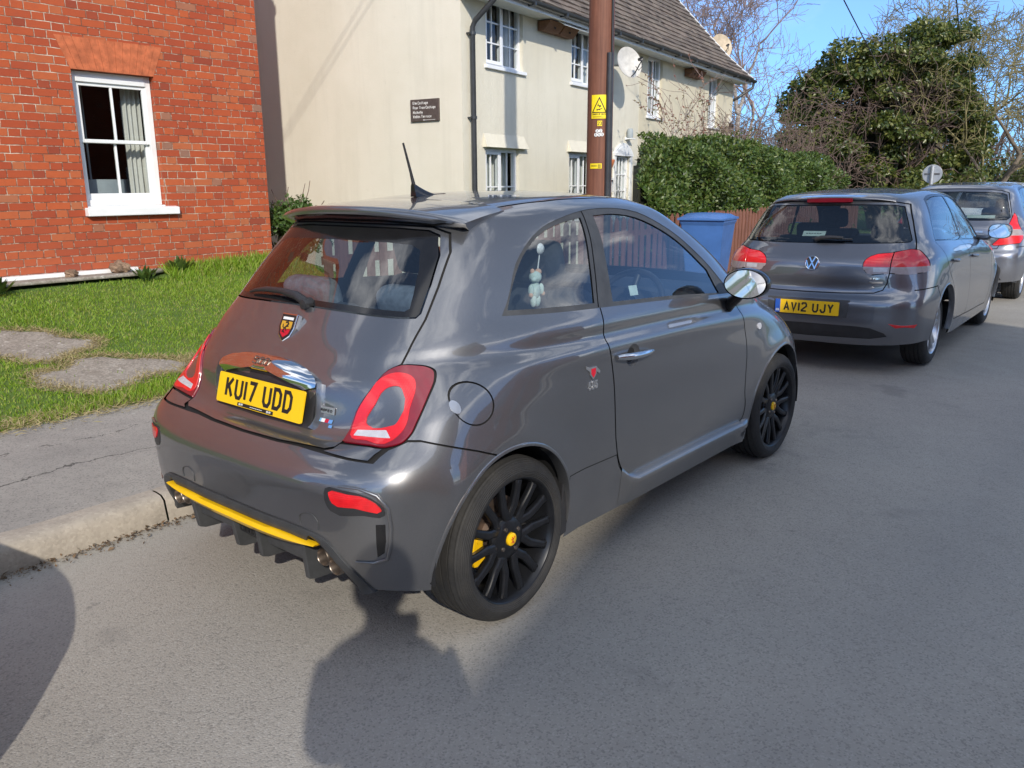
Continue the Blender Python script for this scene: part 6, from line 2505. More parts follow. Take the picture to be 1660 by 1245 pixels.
def wheel_arch_liner(name, cx, cz, r, side, y0, y1, mat, parent):
    mb = MB()
    n = 28
    prof = [(cx + r * cos(a), cz + r * sin(a)) for a in np.linspace(-0.12, pi + 0.08, n)]
    P = [[(u, side * y, v) for u, v in prof] for y in np.linspace(y0, y1, 4)]
    mb.grid(P)
    k = [(u, side * y1, v) for u, v in prof]
    mb.add(k + [(cx, side * y1, cz)], [(i, i + 1, n) for i in range(n - 1)])
    return mb.build(name, mat, parent, smooth=50)


def arch_lip(name, shell, cx, cz, r, side, mat, parent, a0=-0.3, a1=pi + 0.3, w=0.03):
    P = []
    for a in np.linspace(a0, a1, 44):
        u, v = cx + r * cos(a), cz + r * sin(a)
        row = []
        for dr, dy in ((0.010, 0.0), (0.004, 0.004), (-0.003, 0.002), (-0.005, -0.008), (-0.004, -0.045)):
            uu, vv = cx + (r + dr) * cos(a), cz + (r + dr) * sin(a)
            p, n = shell.on_side(uu, vv, side, 0.0)
            if p is None:
                p = Vector((uu, side * 0.76, vv))
            if p.z < 0.27:
                pass
            row.append((uu, p.y + side * dy, vv))
        P.append(row)
    mb = MB()
    mb.grid(P)
    return mb.build(name, mat, parent, smooth=60, fix=True)


def make_tyre(parent, R=0.2985, rim=0.222, w=0.205, mat=None):
    h = w / 2
    prof = [(rim, -h + .012), (rim + .012, -h + .002), (rim + .03, -h - .004), (R - .045, -h - .004), (R - .022, -h + .006), (R - .010, -h + .016),
            (R - .003, -h + .028)]
    for g in (-.050, -.018, .018, .050):
        prof += [(R, g - .005), (R - .007, g - .0035), (R - .007, g + .0035), (R, g + .005)]
    prof += [(R - .003, h - .028), (R - .010, h - .016), (R - .022, h - .006), (R - .045, h + .004), (rim + .03, h + .004), (rim + .012, h - .002), (rim, h - .012)]
    mb = MB()
    mb.lathe(prof, (0, 0, 0), 'Y', 72)
    return mb.build('tyre', mat or M['rubber'], parent, smooth=40, fix=True)


def spoke_loft(mb, stations, mi=0):
    """stations: list of (r, angle, half width, y front, depth) -> a bar"""
    vs, fs = [], []
    for r, a, hw, yf, dp in stations:
        c = (r * cos(a), r * sin(a))
        t = (-sin(a), cos(a))
        for s, y in ((-1, yf + dp * .25), (-.55, yf), (.55, yf), (1, yf + dp * .25), (.8, yf + dp), (-.8, yf + dp)):
            vs.append((c[0] + t[0] * hw * s, y, c[1] + t[1] * hw * s))
    m = 6
    for i in range(len(stations) - 1):
        for k in range(m):
            l = (k + 1) % m
            fs.append((i * m + k, i * m + l, (i + 1) * m + l, (i + 1) * m + k))
    fs.append(tuple(range(m)))
    fs.append(tuple((len(stations) - 1) * m + k for k in range(m - 1, -1, -1)))
    mb.add(vs, fs, mi)


def sport_wheel(name, parent, loc, side, caliper_ang):
    """satin black seven twin-spoke alloy with a yellow cap"""
    w = thing(name, None, None)
    w.parent = parent
    w.location = loc
    w.rotation_euler = (0, 0, 0 if side < 0 else pi)
    make_tyre(w)
    # rim barrel and lips; outer face looks to -y
    mb = MB()
    f = -0.0775
    mb.lathe([(.236, f - .012), (.231, f - .019), (.225, f - .018), (.217, f - .006), (.213, f + .006), (.205, f + .05), (.196, f + .10), (.205, .085), (.226, .095)], (0, 0, 0), 'Y', 72)
    for k in range(7):
        a0 = 2 * pi * k / 7 + pi / 2 + 0.02
        for s in (-1, 1):
            a = a0 + s * 0.215
            st = []
            for t in np.linspace(0, 1, 9):
                r = .062 + (.216 - .062) * t
                an = a0 + s * (0.235 * min(1, (t * 2.6)) ** 0.8 if t < .385 else 0.235 - 0.018 * (t - .385))
                hw = .0195 - .0060 * t if t < .85 else .0144 + .005 * (t - .85) / .15
                st.append((r, an, hw, f - .006 + .030 * (1 - t) * 0.55 - .004 * sin(pi * t), .026))
            spoke_loft(mb, st)
    # U-shaped web between the twin spokes and the hub dome
    mb.lathe([(.0, f + .004), (.026, f + .004), (.030, f + .0005), (.036, f + .001), (.052, f + .005), (.070, f + .009), (.082, f + .018), (.086, f + .032)], (0, 0, 0), 'Y', 56)
    rim = mb.build('rim', M['black_rim'], w, smooth=38, fix=True, bevel=0.0025, seg=1)
    mb = MB()
    for k in range(4):
        a = 2 * pi * k / 4 + .55
        c = (.049 * cos(a), 0, .049 * sin(a))
        mb.lathe([(0, f + .0), (.007, f + .0), (.0085, f + .004), (.0085, f + .015)], c, 'Y', 12)
    mb.build('wheel_nut', M['steel'], rim, smooth=40)
    mb = MB()
    mb.lathe([(0, f - .007), (.019, f - .0065), (.0235, f - .003), (.0245, f + .006)], (0, 0, 0), 'Y', 28)
    cap = mb.build('centre_cap', M['yellow'], rim, smooth=40)
    mb = MB()
    fn = lambda u, v, d: (u, f - .0078 - d, v)
    for pl in ([(-.010, .004), (-.002, .001), (.004, .006), (.010, .012)], [(-.002, .001), (0.0, -.008), (.006, -.012)], [(.001, .003), (-.006, .012)], [(0, -.004), (-.008, -.010)]):
        poly = stroke_poly(pl, .0016)
        mb.prism(poly, fn, 0, .0006)
    mb.build('cap_emblem', M['red'], cap)
    mb = MB()
    mb.lathe([(.075, .0), (.142, -.006), (.142, .016), (.075, .016)], (0, 0, 0), 'Y', 48)
    mb.lathe([(.0, -.02), (.07, -.02), (.078, .0)], (0, 0, 0), 'Y', 32)
    mb.build('brake_disc', M['disc'], w, smooth=40)
    if caliper_ang is not None:
        mb = MB()
        A = np.linspace(caliper_ang - .47, caliper_ang + .47, 12)
        P = []
        for r, y in ((.098, -.030), (.108, -.036), (.150, -.036), (.158, -.028), (.158, .03), (.098, .03)):
            P.append([(r * cos(a), y, r * sin(a)) for a in A])
        mb.grid(P)
        for a in (A[0], A[-1]):
            mb.add([(r * cos(a), y, r * sin(a)) for r, y in ((.098, -.030), (.108, -.036), (.150, -.036), (.158, -.028), (.158, .03), (.098, .03))], [(0, 1, 2, 3, 4, 5)])
        for a in (A[3], A[8]):
            mb.lathe([(0, -.040), (.012, -.040), (.014, -.034)], (.129 * cos(a), 0, .129 * sin(a)), 'Y', 14)
        cp = mb.build('brake_caliper', M['yellow'], w, smooth=30, fix=True)
    return w


def plate(parent, text, c, nrm, w=.52, h=.111, eu=False, dealer=True, name='number_plate', gap_chars=None):
    """UK rear plate: c centre, nrm outward normal"""
    n = Vector(nrm).normalized()
    right = Vector((0, 0, 1)).cross(n).normalized()
    up = n.cross(right).normalized()
    c = Vector(c)
    fn = lambda u, v, d: c + right * u + up * v + n * d
    mb = MB()
    r = .008
    poly = []
    for cx, cy, a0 in ((w / 2 - r, h / 2 - r, 0), (-w / 2 + r, h / 2 - r, pi / 2), (-w / 2 + r, -h / 2 + r, pi), (w / 2 - r, -h / 2 + r, 1.5 * pi)):
        for k in range(4):
            a = a0 + k * pi / 6
            poly.append((cx + r * cos(a), cy + r * sin(a)))
    mb.prism(poly, fn, -.006, 0)
    pl = mb.build(name, M['plate_yellow'], parent)
    cw, ch, th, g = .050, .079, .0135, .0105
    mb = MB()
    # measure
    tw = 0
    for k, chx in enumerate(text):
        tw += (.031 if chx == ' ' else (th if chx in '1I' else cw)) + (g if chx != ' ' else 0)
    u = -tw / 2 + (0.02 if eu else 0)
    v0 = -ch / 2 + (.006 if dealer else 0)
    for chx in text:
        if chx == ' ':
            u += .031
            continue
        text_strokes(mb, chx, cw, ch, g, th, fn, .0012, 0, th, u, v0)
        u += (th if chx in '1I' else cw) + g
    mb.build('lettering', M['ink'], pl)
    if dealer:
        mb = MB()
        mb.prism([(-.12, -.0535), (.10, -.0535), (.10, -.0405), (-.12, -.0405)], fn, 0, .0006)
        st = mb.build('dealer_strip', M['ink'], pl)
        mb = MB()
        for u0 in (-.112, .060):
            text_strokes(mb, 'SR', .011, .008, .003, .002, fn, .0012, 0, .003, u0, -.051, slant=.3)
        [mb.prism([(-.040 + .011 * q, -.0485), (-.032 + .011 * q, -.0485), (-.032 + .011 * q, -.0462), (-.040 + .011 * q, -.0462)], fn, 0, .0010) for q in range(7)]
        mb.build('strip_lettering', M['white_plastic'], st)
    if eu:
        mb = MB()
        mb.prism([(-w / 2, -h / 2), (-w / 2 + .042, -h / 2), (-w / 2 + .042, h / 2), (-w / 2, h / 2)], fn, 0, .0008)
        bd = mb.build('blue_band', M['eu_blue'], pl)
        mb = MB()
        text_strokes(mb, 'GB', .012, .018, .003, .003, fn, .0015, 0, .003, -w / 2 + .008, -h / 2 + .012)
        mb.build('band_lettering', M['white_plastic'], bd)
    return pl


def rounded_box(c, s, mat, name, parent, bev, rot=None, taper=None):
    mb = MB()
    mb.box(c, s, rot, 0, taper)
    return mb.build(name, mat, parent, smooth=60, bevel=bev, seg=3)


def car_seat(parent, x, y, z=0.32, mat=None, tilt=0.25, scale=1.0, head=True):
    mat = mat or M['seat']
    s = thing('seat', None, None)
    s.parent = parent
    R = Matrix.Rotation(-tilt, 3, 'Y')
    rounded_box((x + .05, y, z + .07), (.5, .48, .16), mat, 'cushion', s, .05)
    rounded_box((x - .24, y, z + .42), (.14, .46, .60), mat, 'backrest', s, .055, R)
    if head:
        rounded_box((x - .35, y, z + .82), (.10, .26, .19), mat, 'headrest', s, .045, R)
    return s


AR_R = (-.035, .305, .352)
AR_F = (2.262, .305, .358)


def build_fiat():
    root = thing('hatchback', 'dark grey three-door hatchback nearest the camera, with black wheels, yellow bumper stripe and roof spoiler', 'car')
    S = CarShell(FIAT, fiat_crown, [AR_R, AR_F])
    P = S.pred
    paint = M['paint']
    rear = P(0, 0, 5.6)
    # ---- outlines (measured), right side = negative y
    tail_r = [(0, 1.378), (-.25, 1.378), (-.40, 1.372), (-.462, 1.352), (-.500, 1.29), (-.530, 1.18), (-.549, 1.082), (-.557, .99), (-.557, .951),
              (-.533, .935), (-.511, .888), (-.471, .802), (-.458, .716), (-.452, .700), (-.42, .692), (-.20, .684), (0, .682)]
    glass_r = [(0, 1.366), (-.25, 1.366), (-.39, 1.36), (-.437, 1.345), (-.478, 1.28), (-.506, 1.19), (-.527, 1.10), (-.522, 1.087), (-.49, 1.086), (-.25, 1.091), (0, 1.093)]
    lamp = [(-.458, .711), (-.471, .802), (-.511, .888), (-.530, .933), (-.547, .945), (-.596, .948), (-.624, .942), (-.646, .929), (-.657, .914),
            (-.674, .858), (-.684, .793), (-.686, .756), (-.679, .738), (-.657, .728), (-.578, .722)]
    ring = [(-.480, .733), (-.476, .785), (-.506, .868), (-.522, .905), (-.546, .923), (-.587, .922), (-.615, .907), (-.631, .882), (-.645, .828),
            (-.661, .771), (-.650, .742), (-.56, .730)]
    insert = [(-.551, .880), (-.567, .888), (-.589, .886), (-.599, .878), (-.632, .790), (-.629, .781), (-.618, .776), (-.533, .769), (-.521, .776), (-.535, .833)]
    rev = [(-.502, .750), (-.612, .763), (-.640, .745), (-.498, .733)]
    lamp = smooth_poly(lamp, 4, True, (0,))
    ring = smooth_poly(ring, 4)
    insert = smooth_poly(insert, 3)
    frame = smooth_poly([(.06, 1.078), (.105, 1.126), (.195, 1.243), (.289, 1.313), (.392, 1.361), (.52, 1.393), (.654, 1.414), (.77, 1.421), (.885, 1.42),
                         (1.056, 1.40), (1.21, 1.343), (1.381, 1.256), (1.553, 1.134), (1.665, 1.022), (1.655, 1.0), (1.108, 1.030), (.556, 1.056), (.3, 1.066)], 3, True, (0, 13, 14))
    qglass = smooth_poly([(.092, 1.095), (.153, 1.179), (.238, 1.265), (.345, 1.33), (.503, 1.374), (.632, 1.391), (.580, 1.235), (.530, 1.077), (.288, 1.086)], 3, True, (0, 5, 7))
    dglass = smooth_poly([(.719, 1.396), (.854, 1.399), (1.027, 1.378), (1.185, 1.323), (1.363, 1.234), (1.518, 1.122), (1.564, 1.012), (1.118, 1.045), (.652, 1.069), (.685, 1.23)], 3, True, (0, 5, 6, 8))
    door = smooth_poly([(.554, 1.060), (.541, .934), (.57, .835), (.605, .66), (.647, .457), (.677, .396), (.72, .348), (.777, .324), (1.144, .314), (1.76, .316),
                        (1.835, .335), (1.848, .40), (1.828, .483), (1.808, .752), (1.775, .87), (1.70, 1.0), (1.60, 1.012), (1.108, 1.034)], 3, True, (0, 15, 16))
    skirt = [(.26, .10), (.30, .456), (.646, .447), (.672, .39), (.72, .338), (.777, .313), (1.144, .303), (1.77, .305), (1.96, .31), (1.96, .10)]
    bumper = [(-.80, .05), (-.80, .688), (-.50, .688), (-.478, .704), (-.45, .722), (-.40, .743), (-.37, .742), (-.208, .686), (-.13, .655), (-.10, .3), (-.10, .05)]
    for s in (-1, 1):
        S.region('bumper', bumper, 'y', P(s, 0, 8), .006)
    S.region('tailgate', sym(tail_r), 'x', rear, .006)
    S.region('frit', sym(glass_r), 'x', rear, .005)
    clear_r = [(0, 1.318), (-.25, 1.317), (-.36, 1.312), (-.405, 1.296), (-.445, 1.235), (-.475, 1.16), (-.490, 1.115), (-.480, 1.106), (-.25, 1.112), (0, 1.114)]
    S.region('rear_glass', sym(clear_r), 'x', rear)
    for mm in (lambda p: p, mir):
        S.region('lamp', mm(lamp), 'x', P(0, 1, 8), .005)
        S.region('lamp_ring', mm(ring), 'x', P(0, 1, 8))
        S.region('insert', mm(insert), 'x', P(0, 1, 8))
        S.region('reverse', mm(rev), 'x', P(0, 1, 8))
    dif = [(0, .447), (-.30, .447), (-.40, .446), (-.46, .438), (-.520, .410), (-.560, .352), (-.590, .300), (-.612, .25), (-.63, .12), (0, .12)]
    S.region('none_diffuser', sym(dif), 'x', rear)
    for s in (-1, 1):
        sp = P(s, 4, 12.5)
        S.region('skirt_left' if s > 0 else 'skirt_right', skirt, 'y', P(s, 4, 13), .004)
        S.region('door_left' if s > 0 else 'door_right', door, 'y', sp, .007)
        S.region('frame_left' if s > 0 else 'frame_right', frame, 'y', sp)
        S.region('none_bpillar', line_poly([(.664, 1.415), (.548, 1.060)], .006), 'y', sp)
        S.region('qglass_left' if s > 0 else 'qglass_right', qglass, 'y', sp)
        S.region('dglass_left' if s > 0 else 'dglass_right', dglass, 'y', sp)
        for c in (AR_R, AR_F):
            S.region('none_arch', circle_poly(c[0], c[1], c[2], 48), 'y', P(s, 3, 14))
    for s in (-1, 1):
        S.region('none_cup', circle_poly(.722, .850, .050, 28, .046), 'y', P(s, 4, 12.5))
    S.region('fuel', circle_poly(-.175, .829, .075, 36, .066), 'y', P(-1, 3, 8), .005)
    # windscreen, seen from above it lies between the pillars
    ws = [(0, 1.041), (-.40, 1.036), (-.585, 1.052), (-.545, 1.20), (-.48, 1.345), (-.43, 1.402), (0, 1.415)]
    S.region('windscreen', sym(ws), 'x', P(0, 11.3, 16), .008)
    bon = [(1.98, 0), (1.95, -.45), (1.88, -.66), (2.22, -.66), (2.50, -.575), (2.70, -.42), (2.78, -.22), (2.80, 0)]
    S.region('bonnet', bon + [(a, -b) for a, b in bon[-2:0:-1]], 'z', P(0, 10, 16, 5.5, 9.2), .006)
    for s in (-1, 1):
        S.region('headlamp_left' if s < 0 else 'headlamp_right', [(a * s, b) for a, b in circle_poly(-.57, .735, .095, 28, .085)], 'x', P(0, 11, 16, 2, 8), .004)
        S.region('none_rail', line_poly([(.03, s * -.418), (.235, s * -.462), (.52, s * -.505), (.76, s * -.514), (.95, s * -.511), (1.17, s * -.489)], .007), 'z', P(0, 2, 13, 11.5, 15))
    S.region('grille', [(-.42, .30), (.42, .30), (.47, .36), (.42, .40), (-.42, .40), (-.47, .36)], 'x', P(0, 13, 16))
    S.classify()
    none = [t for t in S.ids if t.startswith('none')]
    body = S.extract('body', 'body', paint, root)
    S.extract('bumper', 'rear_bumper', paint, root)
    bonnet = S.extract('bonnet', 'bonnet', paint, root)
    tail = S.extract('tailgate', 'tailgate', paint, root)
    rg = S.extract('rear_glass', 'rear_window', M['glass_rear'], tail)
    S.extract('frit', 'black_glass_border', M['gloss_black'], rg)
    wsn = S.extract('windscreen', 'windscreen', M['glass'], root)
    for e in ('left', 'right'):
        S.extract('frame_' + e, 'window_surround', M['grey_plastic'], root, -.002)
        S.extract('skirt_' + e, 'side_skirt', paint, root)
        S.extract('headlamp_' + e, 'headlamp', M['clear_lens'], root, .004)
    dr = S.extract('door_right', 'door', paint, root)
    dl = S.extract('door_left', 'door', paint, root)
    for t, nm, par in (('qglass_right', 'quarter_window', root), ('qglass_left', 'quarter_window', root), ('dglass_right', 'door_window', dr), ('dglass_left', 'door_window', dl)):
        S.extract(t, nm, M['glass'], par, -.006)
    fc = S.extract('fuel', 'fuel_cap', paint, root, -.0015)
    S.extract('grille', 'grille', M['black_plastic'], root, -.01)
    # tail lamps, split left and right
    lt = S.bm.faces.layers.int['tag']
    for s in (-1, 1):
        for f in S.bm.faces:
            if f[lt] in (S.ids['lamp'], S.ids['lamp_ring'], S.ids['insert'], S.ids['reverse']) and f.calc_center_median().y * s < 0:
                f[lt] += 100
        L = S.extract('lamp', 'tail_lamp', M['red_lens'], root, .006, .010)
        S.extract('lamp_ring', 'light_ring', M['red_bright'], L, .0085, .006)
        S.extract('insert', 'painted_insert', paint, L, .004, .004)
        S.extract('reverse', 'reversing_light', M['clear_lens'], L, .010, .004)
        for f in S.bm.faces:
            if f[lt] >= 100:
                f[lt] -= 100
            elif f[lt] in (S.ids['lamp'], S.ids['lamp_ring'], S.ids['insert'], S.ids['reverse']):
                f[lt] = -1
    # ---- dark lining a little inside the skin, with the openings left open
    T = CarShell(FIAT, fiat_crown, [AR_R, AR_F], ku=3, kv=2)
    T.region('none', sym(offset_poly(glass_r, -.0)) , 'x', rear_pred(T, 0, 5.6))
    for s in (-1, 1):
        T.region('none', offset_poly(qglass, .004), 'y', T.pred(s, 4, 12.5))
        T.region('none', offset_poly(dglass, .004), 'y', T.pred(s, 4, 12.5))
        for c in (AR_R, AR_F):
            T.region('none', circle_poly(c[0], c[1], c[2] + .006, 36), 'y', T.pred(s, 3, 14))
    T.region('none', sym(dif), 'x', T.pred(0, 0, 5.6))
    T.region('none', sym(ws), 'x', T.pred(0, 11.3, 16))
    T.classify()
    T.extract('body', 'inner_lining', M['lining'], root, -.014)
    # ---- wheels, arches
    for s in (-1, 1):
        for c, x, ca in ((AR_R, 0.0, pi), (AR_F, 2.3, pi)):
            arch_lip('arch_edge', S, c[0], c[1], c[2], s, paint, root, -.10, pi + .06)
            wheel_arch_liner('arch_liner', c[0], c[1], c[2] + .004, s, .785, .48, M['lining'], root)
            sport_wheel('wheel', root, (x, s * .6955, .2985), s, ca if s < 0 else 0.0)
    # mudflap behind nothing but the rear tyre
    for s in (-1, 1):
        mb = MB()
        mb.prism([(.262, .215), (.312, .222), (.322, .30), (.318, .47), (.296, .47), (.285, .36)], lambda u, v, d: (u, s * d, v), .64, .785)
        mb.build('mudflap', M['black_plastic'], root, bevel=.004)
    # ---- sill ledge under the doors
    for s in (-1, 1):
        Pg = []
        for x in np.linspace(.70, 1.90, 26):
            k = min(1.0, (x - .70) / .09, (1.90 - x) / .06)
            k = max(0.0, k) ** .6
            row = []
            for dz, dy in ((.326, -.002), (.323, .012), (.316, .027), (.302, .035), (.286, .033), (.255, .020), (.22, .012), (.19, .0)):
                zz = dz + (0.05 * (1 - (x - .70) / .09) ** 2 if x < .79 else 0) * (1 if dz > .28 else .3)
                p, n = S.on_side(x, max(.205, zz), s)
                row.append((x, p.y + s * (dy * k + .001), zz))
            Pg.append(row)
        mb = MB()
        mb.grid(Pg)
        mb.build('sill_ledge', paint, root, smooth=70, fix=True)
    # ---- spoiler
    sp = []
    for s in np.linspace(-1, 1, 41):
        y = .532 * s
        e = abs(s)
        xt = -.075 + .125 * e ** 2.4
        zt = 1.440 - .052 * e ** 2.6
        xf = .26 + .03 * e
        hit = S.bvh.ray_cast(Vector((xf, y * .95, 3)), Vector((0, 0, -1)))[0]
        zf = hit.z + .0015
        pts = []
        for t in np.linspace(0, 1, 8):
            x = xf + (xt - xf) * t
            h2 = S.bvh.ray_cast(Vector((x, y, 3)), Vector((0, 0, -1)))[0]
            zl = zf + (zt - zf) * (t ** 1.35)
            z = zl
            if h2 is not None and t < .45:
                z = max(zl, h2.z + .002)
            pts.append((x, y * (.95 + .05 * t), z))
        th = 1 - .80 * e ** 5
        pts.append((xt - .006, y, zt - .010 * th))
        pts.append((xt + .004, y, zt - .026 * th))
        xu = .02 + .05 * e ** 2
        pts.append((xt * .4 + xu * .6, y * .985, zt - .048 * th))
        pts.append((xu + .045, y * .93, 1.352))
        sp.append(pts)
    mb = MB()
    mb.grid([q[:10] for q in sp])
    for q in (sp[0], sp[-1]):
        mb.add(q, [tuple(range(len(q)))])
    spoiler = mb.build('spoiler', paint, root, smooth=75, fix=False)
    mb = MB()
    mb.grid([q[9:] for q in sp])
    mb.build('spoiler_underside', M['gloss_black'], spoiler, smooth=60)
    # ---- aerial
    mb = MB()
    zb = S.bvh.ray_cast(Vector((.38, 0, 3)), Vector((0, 0, -1)))[0].z
    st = []
    for t in np.linspace(0, 1, 9):
        x = .315 + .15 * t
        h = .052 * (1 - t) ** 1.6 + .004
        w = .017 * (1 - .55 * t)
        st.append([(x, -w, zb - .004), (x - .004, -w * .55, zb + h * .7), (x - .006, 0, zb + h), (x - .004, w * .55, zb + h * .7), (x, w, zb - .004)])
    mb.grid(st)
    mb.add(st[0], [(0, 1, 2, 3, 4)])
    an = mb.build('aerial', M['gloss_black'], root, smooth=60, fix=True)
    mb = MB()
    mb.tube([(.322, 0, zb + .03), (.305, 0, zb + .09), (.268, 0, zb + .205)], [.0085, .0058, .0042], 10)
    mb.build('aerial_rod', M['black_plastic'], an, smooth=60)
    # ---- door mirrors
    for s in (-1, 1):
        c = Vector((1.515, s * .912, 1.068))
        R = Matrix.Rotation(-s * .14, 3, 'Z')
        n = 26
        prof = [(-.012, 1.0), (.0, 1.04), (.025, 1.06), (.06, 1.0), (.095, .84), (.125, .58), (.145, .28), (.150, .02)]
        ring_p = []
        for dx, k in prof:
            ring_p.append([c + R @ Vector((dx, .098 * k * cos(a) * (1.05 if cos(a) * s > 0 else 1.0), .068 * k * sin(a))) for a in np.linspace(0, 2 * pi, n, endpoint=False)])
        mb = MB()
        vs = [q for r in ring_p for q in r]
        fs = [(i * n + k, i * n + (k + 1) % n, (i + 1) * n + (k + 1) % n, (i + 1) * n + k) for i in range(len(ring_p) - 1) for k in range(n)]
        fs.append(tuple((len(ring_p) - 1) * n + k for k in range(n)))
        mb.add(vs, fs)
        pb, _ = S.on_side(1.66, .93, s)
        mb.tube([(1.66, pb.y - s * .02, .93), (1.625, s * .80, .965), (1.585, s * .86, 1.005), (1.56, s * .89, 1.04)], [.034, .028, .022, .026], 12)
        mr = mb.build('door_mirror', M['gloss_black'], root, smooth=50, fix=True)
        mb = MB()
        vs = [c + R @ Vector((-.008, .094 * cos(a), .063 * sin(a))) for a in np.linspace(0, 2 * pi, 40, endpoint=False)]
        mb.add(vs, [tuple(range(40))])
        mb.build('mirror_glass', M['mirror'], mr)
    # ---- handle
    for s in (-1, 1):
        S.patch('handle_recess', circle_poly(.722, .850, .0505, 28, .0465), 'y', paint, root, s, -.003, .002, 7, 60, -.022)
        mb = MB()
        pts = []
        for t in np.linspace(0, 1, 9):
            x = .585 + .272 * t
            z = .864 - .016 * t
            p, n = S.on_side(x, z, s, .012 + .016 * sin(pi * t))
            pts.append(p)
        mb.tube(pts, [.009, .013, .0145, .015, .0145, .014, .013, .012, .008], 12)
        h = mb.build('door_handle', M['chrome'], dr if s < 0 else dl, smooth=60)
        mb = MB()
        p, n = S.on_side(.655, .861, s, .028)
        mb.lathe([(0, 0), (.008, 0), (.009, -s * .008)], (p.x, p.y + s * .003, p.z), 'Y', 14)
        mb.build('lock', M['steel'], h)
    # ---- fuel cap finger dip
    S.patch('finger_dip', circle_poly(-.240, .828, .016, 16, .020), 'y', M['silver_rim'], fc, -1, .0004, .0012, 3)
    # ---- side badge: winged shield and number
    mb = MB()
    fn = lambda u, v, d: S.on_side(.435 + u, .800 + v, -1, .001 + d)[0]
    mb.prism([(-.022, .052), (.022, .052), (.020, .024), (0, .004), (-.020, .024)], fn, 0, .004)
    for k in (-1, 1):
        mb.prism([(k * .020, .052), (k * .046, .062 if k < 0 else .030), (k * .044, .050 if k < 0 else .020), (k * .018, .034)][::k], fn, 0, .003)
    bd = mb.build('wing_badge', M['silver_rim'], root, fix=True)
    mb = MB()
    mb.prism([(-.015, .047), (.015, .047), (.014, .026), (0, .011), (-.014, .026)], fn, 0, .0048)
    mb.build('badge_field', M['red'], bd)
    mb = MB()
    text_strokes(mb, '595', .018, .032, .0035, .0062, fn, .003, 0, .005, -.030, -.034, slant=.05)
    mb.build('number_badge', M['silver_rim'], root)
    # ---- indicator repeater
    for s in (-1, 1):
        S.patch('side_repeater', circle_poly(1.975, .800, .022, 18, .017), 'y', M['clear_lens'], root, s, .001, .004, 4)
    # ---- tailgate furniture
    nrm_t = (-.93, 0, .33)
    pr = [(0, .924), (-.133, .919), (-.20, .908), (-.255, .892), (-.292, .870), (-.293, .858), (-.15, .864), (0, .866)]
    bar = S.patch('chrome_bar', smooth_poly(sym(pr), 2), 'x', M['chrome'], tail, -1, .004, .012, 10, 60, .026)
    mb = MB()
    fnb = lambda u, v, d: S.on_rear(-u, v, .041 + d)[0]
    text_strokes(mb, '500', .026, .022, .006, .003, fnb, .003, 0, .004, -.045, .882, slant=.2)
    mb.build('bar_lettering', M['steel'], bar)
    # painted surround of the plate recess
    for s in (-1, 1):
        Pg = []
        for t in np.linspace(0, 1, 14):
            b = .872 - .150 * t
            a = .278 + .034 * sin(pi * min(1, t * .62 + .25)) - .012 * max(0, t - .8) * 5
            row = []
            for da, o in ((.026, -.002), (.012, .006), (.0, .017), (-.006, .017), (-.010, -.004)):
                row.append(S.on_rear(s * (a + da), b, o * (1 - .55 * t))[0])
            Pg.append(row)
        mb = MB()
        mb.grid(Pg)
        mb.build('plate_surround', paint, tail, smooth=60, fix=True)
    S.patch('plate_recess', [(a, b) for a, b in sym([(0, .868), (-.285, .864), (-.290, .72), (0, .716)])], 'x', M['black_plastic'], tail, -1, .0, .002, 4)
    pc = (S.on_rear(0, .7925)[0])
    plate(tail, 'KU17 UDD', (pc.x - .026, 0, .7925), (-.965, 0, .26))
    # shield badge
    shp = [(-.040, .045), (.040, .045), (.041, .0), (.030, -.030), (0, -.052), (-.030, -.030), (-.041, .0)]
    b0 = S.on_rear(0, 1.018)[0]
    nb = Vector((-.90, 0, .44)).normalized()
    rb = Vector((0, 0, 1)).cross(nb).normalized()
    ub = nb.cross(rb)
    fs_ = lambda u, v, d: b0 + rb * u + ub * v + nb * d
    mb = MB()
    mb.prism([(a * 1.16, b * 1.14) for a, b in shp], fs_, -.01, .012)
    sb = mb.build('shield_badge', M['chrome'], tail, bevel=.004)
    mb = MB()
    mb.prism(shp, fs_, .01, .0135)
    mb.build('badge_field', M['ink'], sb)
    mb = MB()
    mb.prism([(-.030, .020), (.030, .020), (.031, .0), (.029, -.010), (-.024, -.012), (-.031, 0)], fs_, .0134, .0146)
    mb.build('gold_field', M['gold'], sb)
    mb = MB()
    mb.prism([(-.024, -.012), (.030, -.006), (.024, -.026), (0, -.041), (-.022, -.026)], fs_, .0134, .0146)
    mb.build('red_field', M['red'], sb)
    mb = MB()
    mb.prism([(-.030, .026), (.030, .026), (.030, .036), (-.030, .036)], fs_, .0134, .0144)
    mb.build('badge_strip', M['white_plastic'], sb)
    mb = MB()
    for pl, w in (([(-.012, -.022), (-.006, -.008), (.004, .002), (.012, .010), (.006, .017), (-.006, .015)], .006), ([(.002, .0), (.016, .002)], .004),
                  ([(-.004, -.008), (-.016, -.002), (-.018, .008)], .004), ([(0, -.004), (.008, -.016)], .004), ([(-.010, -.016), (.002, -.024)], .004)):
        mb.prism(stroke_poly(pl, w / 2), fs_, .0145, .0158)
    mb.build('badge_figure', M['ink'], sb)
    # small badges right of the plate
    fe = lambda u, v, d: S.on_rear(-u, v, .001 + d)[0]
    mb = MB()
    mb.prism([(.298, .781), (.384, .781), (.384, .804), (.298, .804)], fe, 0, .004)
    eb = mb.build('model_badge', M['silver_rim'], tail, bevel=.001)
    mb = MB()
    text_strokes(mb, 'TROFEO', .0085, .009, .0026, .0018, lambda u, v, d: fe(u, v, .0042 + d), .0008, 0, .003, .3095, .788, slant=.15)
    mb.build('badge_lettering', M['ink'], eb)
